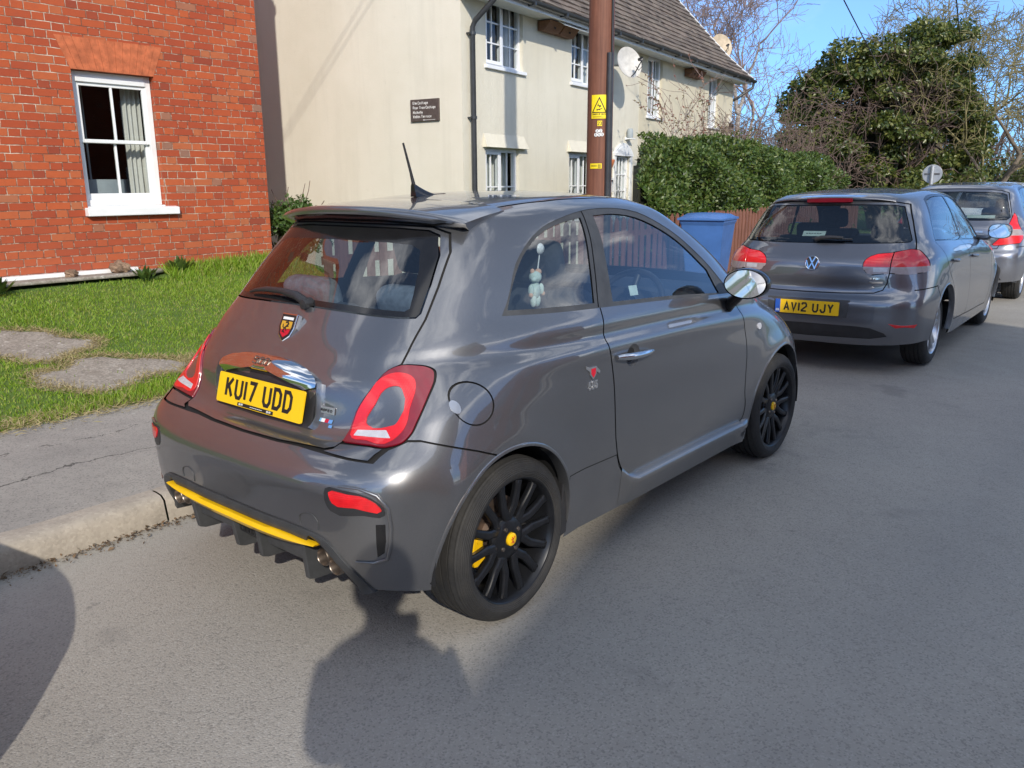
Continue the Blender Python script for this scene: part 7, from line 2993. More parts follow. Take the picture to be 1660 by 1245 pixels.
    for k, (u0, m_) in enumerate(((.305, 'blue'), (.323, 'white_plastic'), (.341, 'red'), (.359, 'chrome'))):
        mb = MB()
        mb.prism([(u0, .752), (u0 + .0175, .752), (u0 + .0215, .764), (u0 + .004, .764)], fe, 0, .002)
        if k == 3:
            mb.prism([(u0 + .004, .738), (u0 + .020, .738), (u0 + .023, .7475), (u0 + .007, .7475)], fe, 0, .002)
        mb.build('stripe_badge', M[m_], tail)
    # rear wiper
    mb = MB()
    w = [S.on_rear(a, b, o)[0] for a, b, o in ((-.03, 1.098, .012), (.02, 1.108, .03), (.12, 1.116, .032), (.22, 1.117, .028), (.30, 1.112, .020), (.352, 1.106, .012))]
    mb.tube(w, [.018, .016, .012, .010, .007, .004], 10)
    p = S.on_rear(-.03, 1.10)[0]
    mb.lathe([(0, -.03), (.018, -.028), (.022, -.01), (.022, .01)], (p.x, p.y, p.z), 'X', 18)
    mb.build('rear_wiper', M['black_plastic'], tail, smooth=60)
    # ---- rear bumper furniture
    for mm, s in ((lambda p: p, -1), (mir, 1)):
        hs = [(-.513, .603), (-.582, .607), (-.64, .600), (-.679, .584), (-.702, .545), (-.700, .536), (-.644, .533), (-.535, .532), (-.520, .545)]
        rb_ = S.patch('reflector_housing', smooth_poly(mm(hs), 3), 'x', M['black_plastic'], root, -1, -.001, .003, 6)
        S.patch('reflector', smooth_poly(mm([(-.530, .594), (-.60, .597), (-.652, .592), (-.690, .563), (-.694, .553), (-.62, .557), (-.545, .562)]), 3), 'x', M['red_bright'], rb_, -1, .002, .004, 5)
        pv = [S.on_rear(a if s < 0 else -a, b, .004)[0] for a, b in ((-.560, .616), (-.630, .617), (-.682, .600), (-.708, .560), (-.7125, .50), (-.7065, .44), (-.692, .388), (-.655, .372), (-.60, .370))]
        mb = MB()
        mb.tube(pv, [.002, .004, .006, .007, .007, .007, .007, .005, .002], 8)
        mb.build('bumper_ridge', paint, root, smooth=60)
        S.patch('bumper_vent', mm([(-.676, .505), (-.700, .507), (-.697, .45), (-.688, .408), (-.668, .392), (-.672, .44)]), 'x', M['gloss_black'], root, -1, -.001, .002, 4)
    tow = smooth_poly([(-.392, .455), (-.390, .485), (-.415, .499), (-.455, .498), (-.470, .482), (-.472, .455)], 4, False)
    for dx in (0, .72):
        mb = MB()
        mb.tube([S.on_rear(a + dx, b, .0008)[0] for a, b in tow], .0022, 6)
        mb.build('tow_eye_cover', M['grey_plastic'], root)
    # diffuser
    tr = smooth_poly([(-.622, .250), (-.606, .278), (-.586, .316), (-.558, .362), (-.522, .408), (-.465, .436), (-.40, .443), (-.2, .444), (0, .444), (.2, .444), (.40, .443), (.465, .436), (.522, .408), (.558, .362), (.586, .316), (.606, .278), (.622, .250)], 5, False)
    band = []
    for a, b in tr:
        p = S.on_rear(a, max(.262, b), .0)[0]
        cx, cz = a * .90, .30 + (b - .30) * .62
        inn = Vector((a - cx, 0, b - cz)).normalized() if False else None
        p.z = b
        q = S.on_rear(a * .93, max(.262, b - .040 * (1 if abs(a) < .45 else .45)), .0)[0]
        q.z = b - .040 * (1 if abs(a) < .45 else .45)
        m_ = (p + q) / 2
        band.append([p + Vector((.012, 0, 0)), p + Vector((-.006, 0, -.001)), m_ + Vector((-.010, 0, 0)), q + Vector((-.004, 0, .001)), q + Vector((.10, q.y * -.04, 0)), q + Vector((.24, q.y * -.10, .0 if abs(a) < .45 else .01))])
    mb = MB()
    mb.grid(band)
    df = mb.build('diffuser', M['grey_plastic'], root, smooth=60, fix=True)
    mb = MB()
    pl = []
    for y in np.linspace(-.54, .54, 25):
        zt = .41 if abs(y) < .45 else .41 - (abs(y) - .45) * 1.0
        pl.append([(-.545, y, zt), (-.52, y, zt - .03), (-.47, y, .30), (-.40, y, .235), (-.2, y, .20)])
    mb.grid(pl)
    mb.build('diffuser_panel', M['black_plastic'], df, smooth=60)
    for y in (-.355, -.085, .085, .355):
        mb = MB()
        mb.prism([(-.585, .400), (-.560, .232), (-.535, .222), (-.22, .195), (-.22, .30), (-.50, .41)], lambda u, v, d: (u, y + d + (v - .40) * .06 * (1 if y > 0 else -1), v), -.011, .011)
        mb.build('diffuser_fin', M['grey_plastic'], df, bevel=.004)
    for s in (-1, 1):
        mb = MB()
        mb.prism([(s * .36, .402), (s * .335, .285), (s * .11, .285), (s * .085, .402)][::s], lambda u, v, d: (-.565 + d + (.40 - v) * .15, u, v), 0, .02)
        mb.build('diffuser_box', M['grey_plastic'], df, bevel=.004, fix=True)
    mb = MB()
    for i in range(7):
        y = -.07 + .14 * i / 6
        mb.box((-.545, y, .35), (.008, .005, .12))
        if i < 6:
            mb.box((-.5445, 0, .29 + .022 * i), (.006, .14, .004))
    mb.build('diffuser_mesh', M['black_plastic'], df)
    mb = MB()
    vs = []
    for y in np.linspace(-.462, .462, 33):
        k = max(.04, (1 - abs(y / .462) ** 3.5))
        x = S.on_rear(y, .40)[0].x
        vs.append([(x + .01, y, .400), (x - .016, y, .4015), (x - .024, y, .400 - .012 * k), (x - .010, y, .398 - .030 * k), (x + .01, y, .398 - .028 * k)])
    mb.grid(vs)
    mb.build('yellow_stripe', M['yellow'], df, smooth=60, fix=True)
    for s in (-1, 1):
        for y, z in ((.430, .332), (.492, .318)):
            mb = MB()
            mb.lathe([(.0, .06), (.027, .06), (.027, -.005), (.029, -.008), (.031, -.004), (.031, .22)], (-.548, s * y, z), 'X', 24)
            mb.build('exhaust_tip', M['steel'], root, smooth=50)
    # ---- inside
    mb = MB()
    mb.box2((.05, -.70, .24), (2.2, .70, .27))
    mb.box2((-.40, -.55, .30), (.1, .55, .34))
    mb.build('floor', M['trim_dark'], root)
    car_seat(root, 1.02, -.36, .38)
    car_seat(root, 1.02, .36, .38)
    mb = MB()
    mb.box((.40, 0, .52), (.48, 1.15, .16))
    rs = mb.build('rear_bench', M['seat'], root, smooth=60, bevel=.05, seg=3)
    R = Matrix.Rotation(-.32, 3, 'Y')
    for y in (-.29, .29):
        rounded_box((.08, y, .80), (.12, .56, .54), M['seat'], 'bench_back', rs, .05, R)
        rounded_box((.005, y, 1.085), (.11, .30, .15), M['seat_grey'], 'bench_headrest', rs, .05, R)
    mb = MB()
    mb.box((-.10, 0, .985), (.34, 1.02, .03))
    mb.build('parcel_shelf', M['trim_dark'], root, bevel=.01)
    mb = MB()
    Pg = []
    for y in np.linspace(-.70, .70, 9):
        k = 1 - .05 * (y / .7) ** 2
        Pg.append([(1.52, y, .62), (1.50, y, .86), (1.56, y, .985 * k + .02), (1.72, y, 1.02 * k), (2.0, y, 1.0)])
    mb.grid(Pg)
    dash = mb.build('dashboard', M['trim_dark'], root, smooth=50)
    mb = MB()
    c = Vector((1.40, -.36, .93))
    ax = Matrix.Rotation(radians(-62), 3, 'Y')
    mb.tube([c + ax @ Vector((.185 * cos(a), .185 * sin(a), 0)) for a in np.linspace(0, 2 * pi, 36, endpoint=False)], .016, 10, 0, False, True)
    for a in (0.0, 2.2, -2.2):
        mb.tube([c, c + ax @ Vector((.18 * cos(a), .18 * sin(a), -.01))], .018, 8)
    mb.lathe([(0, .02), (.06, .015), (.07, -.02)], c, 'X', 16)
    mb.build('steering_wheel', M['black_plastic'], root, smooth=60)
    mb = MB()
    for y in (-.38, -.36):
        pass
    p = S.on_side(.80, 1.085, -1, -.02)[0]
    mb.prism([(.80, 1.075), (.86, 1.073), (.865, 1.112), (.803, 1.114)], lambda u, v, d: (u, S.on_side(u, v, -1, -.012)[0].y + d, v), 0, .001)
    mb.build('window_sticker', M['white_cloth'], root)
    return root, S


def rear_pred(T, a, b):
    return T.pred(0, a, b)


fiat, FS = build_fiat()

# soft toy hanging on a suction cup inside the rear side window
toy = thing('soft_toy', 'small pale plush toy hanging by a suction cup inside the rear side window', 'soft toy', (.345, -.625, 1.09))
mb = MB()
mb.lathe([(.0, .001), (.012, .004), (.019, .010), (.021, .014)][::-1], (.02, -.004, .195), 'Y', 20)
mb.tube([(.02, .012, .195), (.02, .016, .16), (.012, .016, .118)], .0028, 8)
mb.build('hanger', M['white_plastic'], toy, smooth=60)


def blob(mb, c, r, n=10, m=14):
    vs = []
    for i in range(n + 1):
        th = pi * i / n
        for k in range(m):
            a = 2 * pi * k / m
            vs.append((c[0] + r[0] * sin(th) * cos(a), c[1] + r[1] * sin(th) * sin(a), c[2] + r[2] * cos(th)))
    fs = [(i * m + k, i * m + (k + 1) % m, (i + 1) * m + (k + 1) % m, (i + 1) * m + k) for i in range(n) for k in range(m)]
    mb.add(vs, fs)


mb = MB()
blob(mb, (.0, 0.02, .042), (.026, .020, .034))
for sx in (-1, 1):
    blob(mb, (sx * .012, .018, .006), (.012, .014, .026))
    blob(mb, (sx * .030, .014, .045), (.011, .012, .022))
mb.build('suit', M['white_cloth'], toy, smooth=180)
mb = MB()
blob(mb, (.0, .018, .092), (.026, .023, .024))
blob(mb, (-.020, .008, .086), (.013, .013, .011))
mb.build('head', M['white_cloth'], toy, smooth=180)
mb = MB()
blob(mb, (.012, .014, .110), (.016, .012, .013))
blob(mb, (-.012, .022, .113), (.009, .009, .011))
for sx in (-1, 1):
    blob(mb, (sx * .036, .010, .028), (.008, .009, .009))
mb.build('ears_and_paws', M['peach_cloth'], toy, smooth=180)
# ---- the mid-grey five-door hatchback: control net
GOLF = [
 [(-0.77,0,0.275),(-0.768,0.28,0.275),(-0.755,0.5,0.28),(-0.715,0.66,0.29),(-0.63,0.775,0.3),(-0.44,0.84,0.305),(-0.1,0.855,0.28),(0.4,0.845,0.245),(0.85,0.845,0.24),(1.3,0.845,0.24),(1.75,0.845,0.24),(2.15,0.85,0.245),(2.58,0.855,0.25),(3.02,0.78,0.24),(3.3,0.55,0.23),(3.4,0.28,0.23),(3.42,0,0.23)],
 [(-0.8,0,0.39),(-0.798,0.28,0.39),(-0.783,0.5,0.39),(-0.742,0.665,0.395),(-0.65,0.785,0.4),(-0.45,0.855,0.4),(-0.1,0.878,0.38),(0.4,0.868,0.365),(0.85,0.864,0.36),(1.3,0.864,0.36),(1.75,0.866,0.36),(2.15,0.872,0.36),(2.58,0.878,0.36),(3.03,0.8,0.36),(3.32,0.56,0.36),(3.42,0.28,0.36),(3.445,0,0.36)],
 [(-0.806,0,0.53),(-0.804,0.28,0.53),(-0.788,0.5,0.53),(-0.746,0.67,0.53),(-0.655,0.79,0.53),(-0.45,0.862,0.53),(-0.1,0.888,0.53),(0.4,0.882,0.52),(0.85,0.878,0.52),(1.3,0.878,0.52),(1.75,0.88,0.52),(2.15,0.885,0.52),(2.58,0.888,0.52),(3.02,0.81,0.5),(3.31,0.57,0.49),(3.42,0.29,0.49),(3.45,0,0.49)],
 [(-0.798,0,0.63),(-0.796,0.28,0.63),(-0.78,0.5,0.63),(-0.737,0.67,0.635),(-0.645,0.787,0.64),(-0.445,0.86,0.645),(-0.1,0.888,0.65),(0.4,0.885,0.65),(0.85,0.882,0.65),(1.3,0.882,0.65),(1.75,0.884,0.65),(2.15,0.886,0.64),(2.58,0.886,0.63),(3,0.81,0.61),(3.29,0.57,0.6),(3.4,0.29,0.6),(3.43,0,0.6)],
 [(-0.755,0,0.675),(-0.753,0.28,0.675),(-0.738,0.5,0.678),(-0.7,0.66,0.685),(-0.615,0.778,0.7),(-0.43,0.854,0.72),(-0.1,0.884,0.73),(0.4,0.884,0.73),(0.85,0.882,0.73),(1.3,0.882,0.73),(1.75,0.883,0.72),(2.15,0.882,0.71),(2.58,0.848,0.7),(2.98,0.74,0.67),(3.26,0.53,0.66),(3.37,0.29,0.66),(3.4,0,0.66)],
 [(-0.748,0,0.83),(-0.745,0.28,0.83),(-0.722,0.5,0.83),(-0.675,0.65,0.835),(-0.575,0.762,0.845),(-0.405,0.838,0.855),(-0.08,0.874,0.865),(0.4,0.88,0.865),(0.85,0.878,0.86),(1.3,0.877,0.855),(1.75,0.875,0.845),(2.15,0.868,0.83),(2.56,0.822,0.805),(2.93,0.7,0.77),(3.18,0.51,0.75),(3.28,0.28,0.745),(3.31,0,0.745)],
 [(-0.735,0,0.935),(-0.732,0.28,0.935),(-0.705,0.49,0.937),(-0.655,0.632,0.942),(-0.555,0.74,0.948),(-0.385,0.816,0.955),(-0.06,0.858,0.955),(0.4,0.868,0.945),(0.85,0.868,0.935),(1.3,0.866,0.925),(1.72,0.86,0.915),(2.05,0.85,0.905),(2.42,0.785,0.885),(2.72,0.65,0.86),(2.93,0.48,0.845),(3.01,0.27,0.84),(3.03,0,0.84)],
 [(-0.665,0,1.015),(-0.662,0.28,1.015),(-0.635,0.48,1.017),(-0.585,0.612,1.02),(-0.49,0.71,1.023),(-0.335,0.78,1.023),(-0.03,0.826,1.015),(0.42,0.838,1.002),(0.85,0.838,0.99),(1.28,0.836,0.98),(1.69,0.828,0.97),(1.98,0.812,0.96),(2.25,0.735,0.95),(2.45,0.59,0.945),(2.6,0.43,0.942),(2.66,0.24,0.942),(2.68,0,0.942)],
 [(-0.605,0,1.075),(-0.602,0.28,1.075),(-0.575,0.475,1.075),(-0.525,0.598,1.076),(-0.435,0.688,1.075),(-0.29,0.75,1.07),(0,0.79,1.06),(0.44,0.802,1.045),(0.85,0.803,1.03),(1.26,0.8,1.02),(1.63,0.793,1.01),(1.9,0.775,1.002),(2.05,0.715,0.996),(2.16,0.58,0.992),(2.24,0.4,0.992),(2.28,0.2,0.993),(2.29,0,0.994)],
 [(-0.52,0,1.205),(-0.517,0.26,1.205),(-0.492,0.45,1.205),(-0.446,0.562,1.204),(-0.362,0.64,1.202),(-0.23,0.695,1.198),(0.04,0.728,1.19),(0.46,0.742,1.18),(0.85,0.744,1.17),(1.217,0.741,1.16),(1.523,0.732,1.15),(1.71,0.715,1.142),(1.82,0.655,1.138),(1.91,0.53,1.136),(1.97,0.36,1.137),(2,0.18,1.138),(2.005,0,1.139)],
 [(-0.42,0,1.345),(-0.417,0.24,1.345),(-0.393,0.42,1.344),(-0.35,0.515,1.342),(-0.273,0.582,1.338),(-0.155,0.63,1.335),(0.09,0.66,1.338),(0.48,0.676,1.345),(0.87,0.679,1.34),(1.157,0.675,1.33),(1.363,0.665,1.315),(1.5,0.647,1.3),(1.59,0.59,1.296),(1.66,0.47,1.298),(1.71,0.32,1.302),(1.73,0.16,1.304),(1.735,0,1.305)],
 [(-0.345,0,1.425),(-0.342,0.23,1.424),(-0.32,0.39,1.421),(-0.28,0.473,1.417),(-0.208,0.532,1.412),(-0.095,0.575,1.41),(0.13,0.602,1.422),(0.49,0.62,1.437),(0.85,0.622,1.433),(1.067,0.617,1.423),(1.213,0.606,1.41),(1.31,0.588,1.397),(1.38,0.53,1.396),(1.435,0.42,1.402),(1.47,0.285,1.408),(1.485,0.14,1.411),(1.49,0,1.412)],
 [(-0.26,0,1.462),(-0.257,0.21,1.461),(-0.238,0.345,1.457),(-0.205,0.42,1.452),(-0.14,0.472,1.447),(-0.04,0.51,1.447),(0.17,0.535,1.458),(0.5,0.552,1.474),(0.82,0.554,1.471),(0.997,0.549,1.463),(1.113,0.538,1.452),(1.19,0.52,1.44),(1.25,0.465,1.441),(1.295,0.37,1.448),(1.325,0.25,1.455),(1.34,0.125,1.458),(1.345,0,1.459)],
]


def golf_crown(u, y):
    return 0.055 * y * min(1.0, 0.35 + 0.65 * min(u, 16 - u) / 6.0)
# ------------------------------------------------------------------ the other parked cars
def alloy_wheel(parent, loc, side, R=.316, rim_r=.219, spokes=5, mat=None):
    w = thing('wheel', None, None)
    w.parent = parent
    w.location = loc
    w.rotation_euler = (0, 0, 0 if side < 0 else pi)
    make_tyre(w, R, rim_r - .006, .205)
    mb = MB()
    f = -.088
    mb.lathe([(rim_r + .010, f - .008), (rim_r + .004, f - .014), (rim_r - .004, f - .010), (rim_r - .012, f + .004), (rim_r - .02, f + .06), (rim_r - .03, f + .10), (rim_r, .09)], (0, 0, 0), 'Y', 56)
    for k in range(spokes):
        a = 2 * pi * k / spokes + .3
        for s in (-1, 1):
            st = []
            for t in np.linspace(0, 1, 6):
                st.append((.045 + (rim_r - .050) * t, a + s * (.10 + .11 * t * (1 - .35 * t)), .022 - .006 * t, f + .012 * (1 - t), .03))
            spoke_loft(mb, st)
    mb.lathe([(0, f + .002), (.028, f + .002), (.034, f + .008), (.06, f + .016), (.075, f + .04)], (0, 0, 0), 'Y', 36)
    mb.build('rim', mat or M['silver_rim'], w, smooth=38, fix=True)
    mb = MB()
    mb.lathe([(.0, -.02), (.07, -.02), (.078, .0), (.135, -.004), (.135, .016), (.075, .016)], (0, 0, 0), 'Y', 32)
    mb.build('brake_disc', M['disc'], w, smooth=40)
    return w


def side_mirror(S, root, par_paint, c, s, base, w=.10, h=.070):
    c = Vector(c)
    mb = MB()
    n = 24
    prof = [(-.012, .98), (.0, 1.03), (.03, 1.03), (.07, .92), (.10, .7), (.12, .4), (.125, .03)]
    vs = []
    for dx, k in prof:
        for i in range(n):
            a = 2 * pi * i / n
            e = 2 / 2.8
            ca, sa = cos(a), sin(a)
            vs.append(c + Vector((dx, w * k * math.copysign(abs(ca) ** e, ca), h * k * math.copysign(abs(sa) ** e, sa))))
    fs = [(i * n + k, i * n + (k + 1) % n, (i + 1) * n + (k + 1) % n, (i + 1) * n + k) for i in range(len(prof) - 1) for k in range(n)]
    fs.append(tuple((len(prof) - 1) * n + k for k in range(n)))
    mb.add(vs, fs)
    mb.tube([Vector(base), (Vector(base) + c) / 2 + Vector((0, 0, -.035)), c + Vector((.05, -s * w * .75, -.03))], [.03, .026, .03], 10)
    mr = mb.build('door_mirror', par_paint, root, smooth=50, fix=True)
    mb = MB()
    vs = []
    for i in range(36):
        a = 2 * pi * i / 36
        e = 2 / 2.8
        ca, sa = cos(a), sin(a)
        vs.append(c + Vector((-.008, w * .93 * math.copysign(abs(ca) ** e, ca), h * .91 * math.copysign(abs(sa) ** e, sa))))
    mb.add(vs, [tuple(range(36))])
    mb.build('mirror_glass', M['mirror'], mr)


def build_hatch(cfg):
    root = thing(cfg['name'], cfg['label'], 'car', cfg['loc'], cfg['rz'], cfg.get('group'))
    root.rotation_euler = (cfg.get('roll', 0), 0, cfg['rz'])
    paint = cfg['paint']
    AR, AF = cfg['arches']
    S = CarShell(cfg['net'], cfg['crown'], [AR, AF], .006, .10)
    P = S.pred
    rear = P(0, 0, 5.6)
    S.region('tailgate', sym(cfg['tailgate']), 'x', rear, .008)
    S.region('rear_glass', sym(cfg['glass']), 'x', rear, .006)
    for mm in (lambda p: p, mir):
        S.region('lamp', mm(cfg['lamp']), 'x', P(0, 1, 8), .006)
        S.region('clear', mm(cfg['clear']), 'x', lambda f, pr=P(0, 1, 8), q=mm(cfg['lamp']): pr(f) and inpoly(f.calc_center_median().y, f.calc_center_median().z, q))
        if cfg.get('split'):
            S.region('none_split', line_poly(mm(cfg['split']), .008), 'x', P(0, 1, 6))
    S.region('lower', sym(cfg['lower']), 'x', rear)
    wins = cfg['windows']
    for s in (-1, 1):
        sp = P(s, 4, 12.6)
        for d in cfg['seams']:
            S.region('none_seam', line_poly(d, .008), 'y', P(s, 3, 13))
        S.region('frame_l' if s > 0 else 'frame_r', cfg['frame'], 'y', sp)
        for i, w in enumerate(wins):
            S.region(f'win{i}{"l" if s > 0 else "r"}', w, 'y', sp, .004)
        for c in (AR, AF):
            S.region('none_arch', circle_poly(c[0], c[1], c[2], 44), 'y', P(s, 3, 14))
    S.region('windscreen', sym(cfg['screen']), 'x', P(0, 11.3, 16), .008)
    for s in (-1, 1):
        S.region('headlamp_l' if s < 0 else 'headlamp_r', [(a * s, b) for a, b in cfg['headlamp']], 'x', P(0, 10.5, 16, 2, 7), .004)
    S.classify()
    S.extract('body', 'body', paint, root)
    tg = S.extract('tailgate', 'tailgate', paint, root)
    S.extract('rear_glass', 'rear_window', cfg.get('rglass', M['glass_dark']), tg)
    S.extract('windscreen', 'windscreen', M['glass'], root)
    for e in 'lr':
        S.extract('frame_' + e, 'window_surround', M['gloss_black'], root, -.002)
        S.extract('headlamp_' + e, 'headlamp', M['clear_lens'], root, .002)
    S.extract('lower', 'bumper_insert', M['black_plastic'], root, -.006)
    for i, w in enumerate(wins):
        for e in 'lr':
            S.extract(f'win{i}{e}', 'side_window', M['glass'], root, -.005)
    lt = S.bm.faces.layers.int['tag']
    for s in (-1, 1):
        for f in S.bm.faces:
            if f[lt] in (S.ids['lamp'], S.ids['clear']) and f.calc_center_median().y * s < 0:
                f[lt] += 100
        L = S.extract('lamp', 'tail_lamp', M['red_bright'], root, .004, .012)
        S.extract('clear', 'clear_strip', M['clear_dim'], L, .004, .010)
        for f in S.bm.faces:
            if f[lt] >= 100:
                f[lt] -= 100
            elif f[lt] in (S.ids['lamp'], S.ids['clear']):
                f[lt] = -1
    T = CarShell(cfg['net'], cfg['crown'], [AR, AF], .006, .10, 3, 2)
    T.region('none', sym(cfg['glass']), 'x', T.pred(0, 0, 5.6))
    for s in (-1, 1):
        for w in wins:
            T.region('none', offset_poly(w, .003), 'y', T.pred(s, 4, 12.6))
        for c in (AR, AF):
            T.region('none', circle_poly(c[0], c[1], c[2] + .006, 32), 'y', T.pred(s, 3, 14))
    T.region('none', sym(cfg['screen']), 'x', T.pred(0, 11.3, 16))
    T.classify()
    T.extract('body', 'inner_lining', M['lining'], root, -.014)
    R = cfg.get('wheel_r', .316)
    for s in (-1, 1):
        for c, x in ((AR, 0.0), (AF, cfg['wb'])):
            arch_lip('arch_edge', S, c[0], c[1], c[2], s, paint, root, -.15, pi + .15)
            wheel_arch_liner('arch_liner', c[0], c[1], c[2] + .004, s, cfg['track'] + .07, .48, M['lining'], root)
            alloy_wheel(root, (x, s * cfg['track'], R + .030), s, R, .219, cfg.get('spokes', 5))
    mb = MB()
    mb.box2((.0, -.76, .25), (2.4, .76, .28))
    mb.box2((-.60, -.62, .32), (.1, .62, .36))
    mb.build('floor', M['trim_dark'], root)
    x1 = cfg['seat_x']
    car_seat(root, x1, -.38, .40)
    car_seat(root, x1, .38, .40)
    mb = MB()
    mb.box((x1 - .80, 0, .52), (.5, 1.3, .16))
    rs = mb.build('rear_bench', M['seat'], root, smooth=60, bevel=.05)
    Rm = Matrix.Rotation(-.3, 3, 'Y')
    for y in (-.33, .33):
        rounded_box((x1 - 1.10, y, .82), (.12, .62, .56), M['seat'], 'bench_back', rs, .05, Rm)
        rounded_box((x1 - 1.18, y, 1.13), (.10, .26, .15), M['seat'], 'bench_headrest', rs, .04, Rm)
    mb = MB()
    dx = x1 + .50
    mb.grid([[(dx, y, .65), (dx, y, .90), (dx + .08, y, 1.0), (dx + .5, y, 1.0)] for y in np.linspace(-.72, .72, 5)])
    mb.build('dashboard', M['trim_dark'], root, smooth=50)
    mb = MB()
    c = Vector((dx - .12, -.38, .95))
    ax = Matrix.Rotation(radians(-62), 3, 'Y')
    mb.tube([c + ax @ Vector((.185 * cos(a), .185 * sin(a), 0)) for a in np.linspace(0, 2 * pi, 30, endpoint=False)], .016, 8, 0, False, True)
    mb.build('steering_wheel', M['black_plastic'], root, smooth=60)
    for s in (-1, 1):
        b = cfg['mirror']
        base = S.on_side(b[0] + .06, b[1] - .06, s)[0]
        side_mirror(S, root, cfg.get('mirror_mat', paint), (b[0], s * b[2], b[1]), s, base)
        for hx0, hx1, hz in cfg['handles']:
            mb = MB()
            mb.tube([S.on_side(hx0 + (hx1 - hx0) * t, hz - .02 * t, s, .006 + .024 * sin(pi * t))[0] for t in np.linspace(0, 1, 8)], [.010, .014, .015, .015, .015, .014, .012, .008], 10)
            mb.build('door_handle', paint, root, smooth=60)
    return root, S, tg


def roundel(parent, b0, nb, r=.058):
    nb = Vector(nb).normalized()
    rb = Vector((0, 0, 1)).cross(nb).normalized()
    ub = nb.cross(rb)
    fn = lambda u, v, d: b0 + rb * u + ub * v + nb * d
    mb = MB()
    mb.prism(circle_poly(0, 0, r, 40), fn, -.01, .006)
    disc = mb.build('round_badge', M['steel'] if False else M['black_plastic'], parent)
    mb = MB()
    ring = [fn(r * .93 * cos(a), r * .93 * sin(a), .006) for a in np.linspace(0, 2 * pi, 44, endpoint=False)]
    mb.tube(ring, r * .085, 8, 0, False, True)
    t = r * .085
    for pl in ([(-.40, .80), (0, .02), (.40, .80)], [(-.83, .36), (-.42, -.76), (0, .02)], [(.83, .36), (.42, -.76), (0, .02)]):
        pts = [(a * r, b * r) for a, b in pl]
        mb.prism(stroke_poly(pts, t), fn, .005, .011)
    mb.build('badge_letters', M['chrome'], disc, smooth=30)
    return disc


GA_R, GA_F = (-.02, .347, .372), (2.585, .347, .375)
golf_cfg = dict(
    name='hatchback', label='mid grey five-door hatchback with silver alloy wheels, parked directly in front of the black-wheeled one',
    loc=(5.455, -.051, -.034), rz=.029, roll=radians(-0.9), net=GOLF, crown=golf_crown, paint=M['paint_silver'], arches=(GA_R, GA_F), wb=2.578, track=.707, seat_x=1.35,
    tailgate=[(0, 1.405), (-.30, 1.402), (-.50, 1.39), (-.585, 1.37), (-.640, 1.24), (-.697, 1.085), (-.716, 1.030), (-.585, 1.009), (-.588, .851), (-.579, .773), (-.553, .719), (-.493, .695), (-.25, .684), (0, .681)],
    glass=[(0, 1.374), (-.30, 1.372), (-.50, 1.366), (-.562, 1.352), (-.615, 1.235), (-.672, 1.095), (-.664, 1.082), (-.62, 1.078), (-.3, 1.071), (0, 1.070)],
    lamp=smooth_poly([(-.394, .905), (-.405, .951), (-.437, .978), (-.583, 1.006), (-.732, 1.022), (-.775, .983), (-.808, .937), (-.824, .865), (-.78, .850), (-.588, .851), (-.422, .854)], 3, True, (7,)),
    clear=[(-.38, .899), (-.84, .899), (-.84, .84), (-.38, .84)], split=[(-.590, 1.012), (-.588, .846)],
    lower=[(0, .432), (-.40, .430), (-.50, .422), (-.60, .385), (-.62, .36), (-.50, .335), (0, .325)],
    frame=smooth_poly([(-.115, 1.072), (-.075, 1.14), (.085, 1.405), (.20, 1.428), (.501, 1.441), (.85, 1.434), (1.14, 1.395), (1.39, 1.30), (1.63, 1.15), (1.80, 1.03), (1.79, .99), (1.45, 1.002), (.831, 1.032), (.30, 1.056)], 3, True, (0, 2, 9, 10)),
    windows=[smooth_poly([(-.088, 1.084), (-.055, 1.134), (.135, 1.392), (.300, 1.418), (.700, 1.424), (.80, 1.25), (.868, 1.062), (.738, 1.047), (.30, 1.066)], 3, True, (0, 2, 4, 6)),
             smooth_poly([(.775, 1.422), (.90, 1.418), (1.13, 1.382), (1.36, 1.290), (1.58, 1.155), (1.725, 1.05), (1.72, 1.006), (1.45, 1.016), (.915, 1.043), (.86, 1.2)], 3, True, (0, 5, 6, 8))],
    seams=[[(.80, 1.04), (.925, .82), (1.00, .60), (1.02, .40), (.98, .345)], [(-.115, 1.065), (-.049, .928), (.04, .80), (.22, .68), (.36, .50), (.40, .40), (.46, .365), (1.2, .345), (2.02, .335), (2.10, .45), (2.12, .70), (2.05, .90), (1.86, 1.02)],
           [(-.62, .72), (-.34, .735), (-.26, .62)]],
    screen=[(0, 1.01), (-.45, 1.01), (-.63, 1.02), (-.585, 1.16), (-.51, 1.32), (-.46, 1.385), (0, 1.40)],
    headlamp=[(-.50, .68), (-.74, .70), (-.76, .80), (-.60, .82), (-.48, .77)],
    mirror=(1.66, 1.075, .985), handles=[(.10, .30, .905), (.98, 1.18, .885)])
golf, GS, gt = build_hatch(golf_cfg)
b0 = GS.on_rear(0, .915)[0]
roundel(gt, b0, GS.on_rear(0, .915)[1])
pc = GS.on_rear(0, .560)[0]
GS.patch('plate_recess', smooth_poly([(-.335, .632), (.335, .632), (.318, .492), (-.318, .492)], 3, True, (0, 1, 2, 3)), 'x', M['grey_plastic'], golf, -1, .0, .003, 4)
plate(golf, 'AV12 UJY', (pc.x - .014, 0, .560), (-1, 0, .06), eu=True, dealer=False)
mb = MB()
text_strokes(mb, 'GOLF', .022, .019, .006, .0045, lambda u, v, d: GS.on_rear(-u, v, .001 + d)[0], .003, 0, .005, -.50, .787)
mb.build('model_lettering', M['chrome'], gt)
mb = MB()
text_strokes(mb, 'TDI', .016, .013, .005, .0035, lambda u, v, d: GS.on_rear(-u, v, .001 + d)[0], .003, 0, .004, .475, .800)
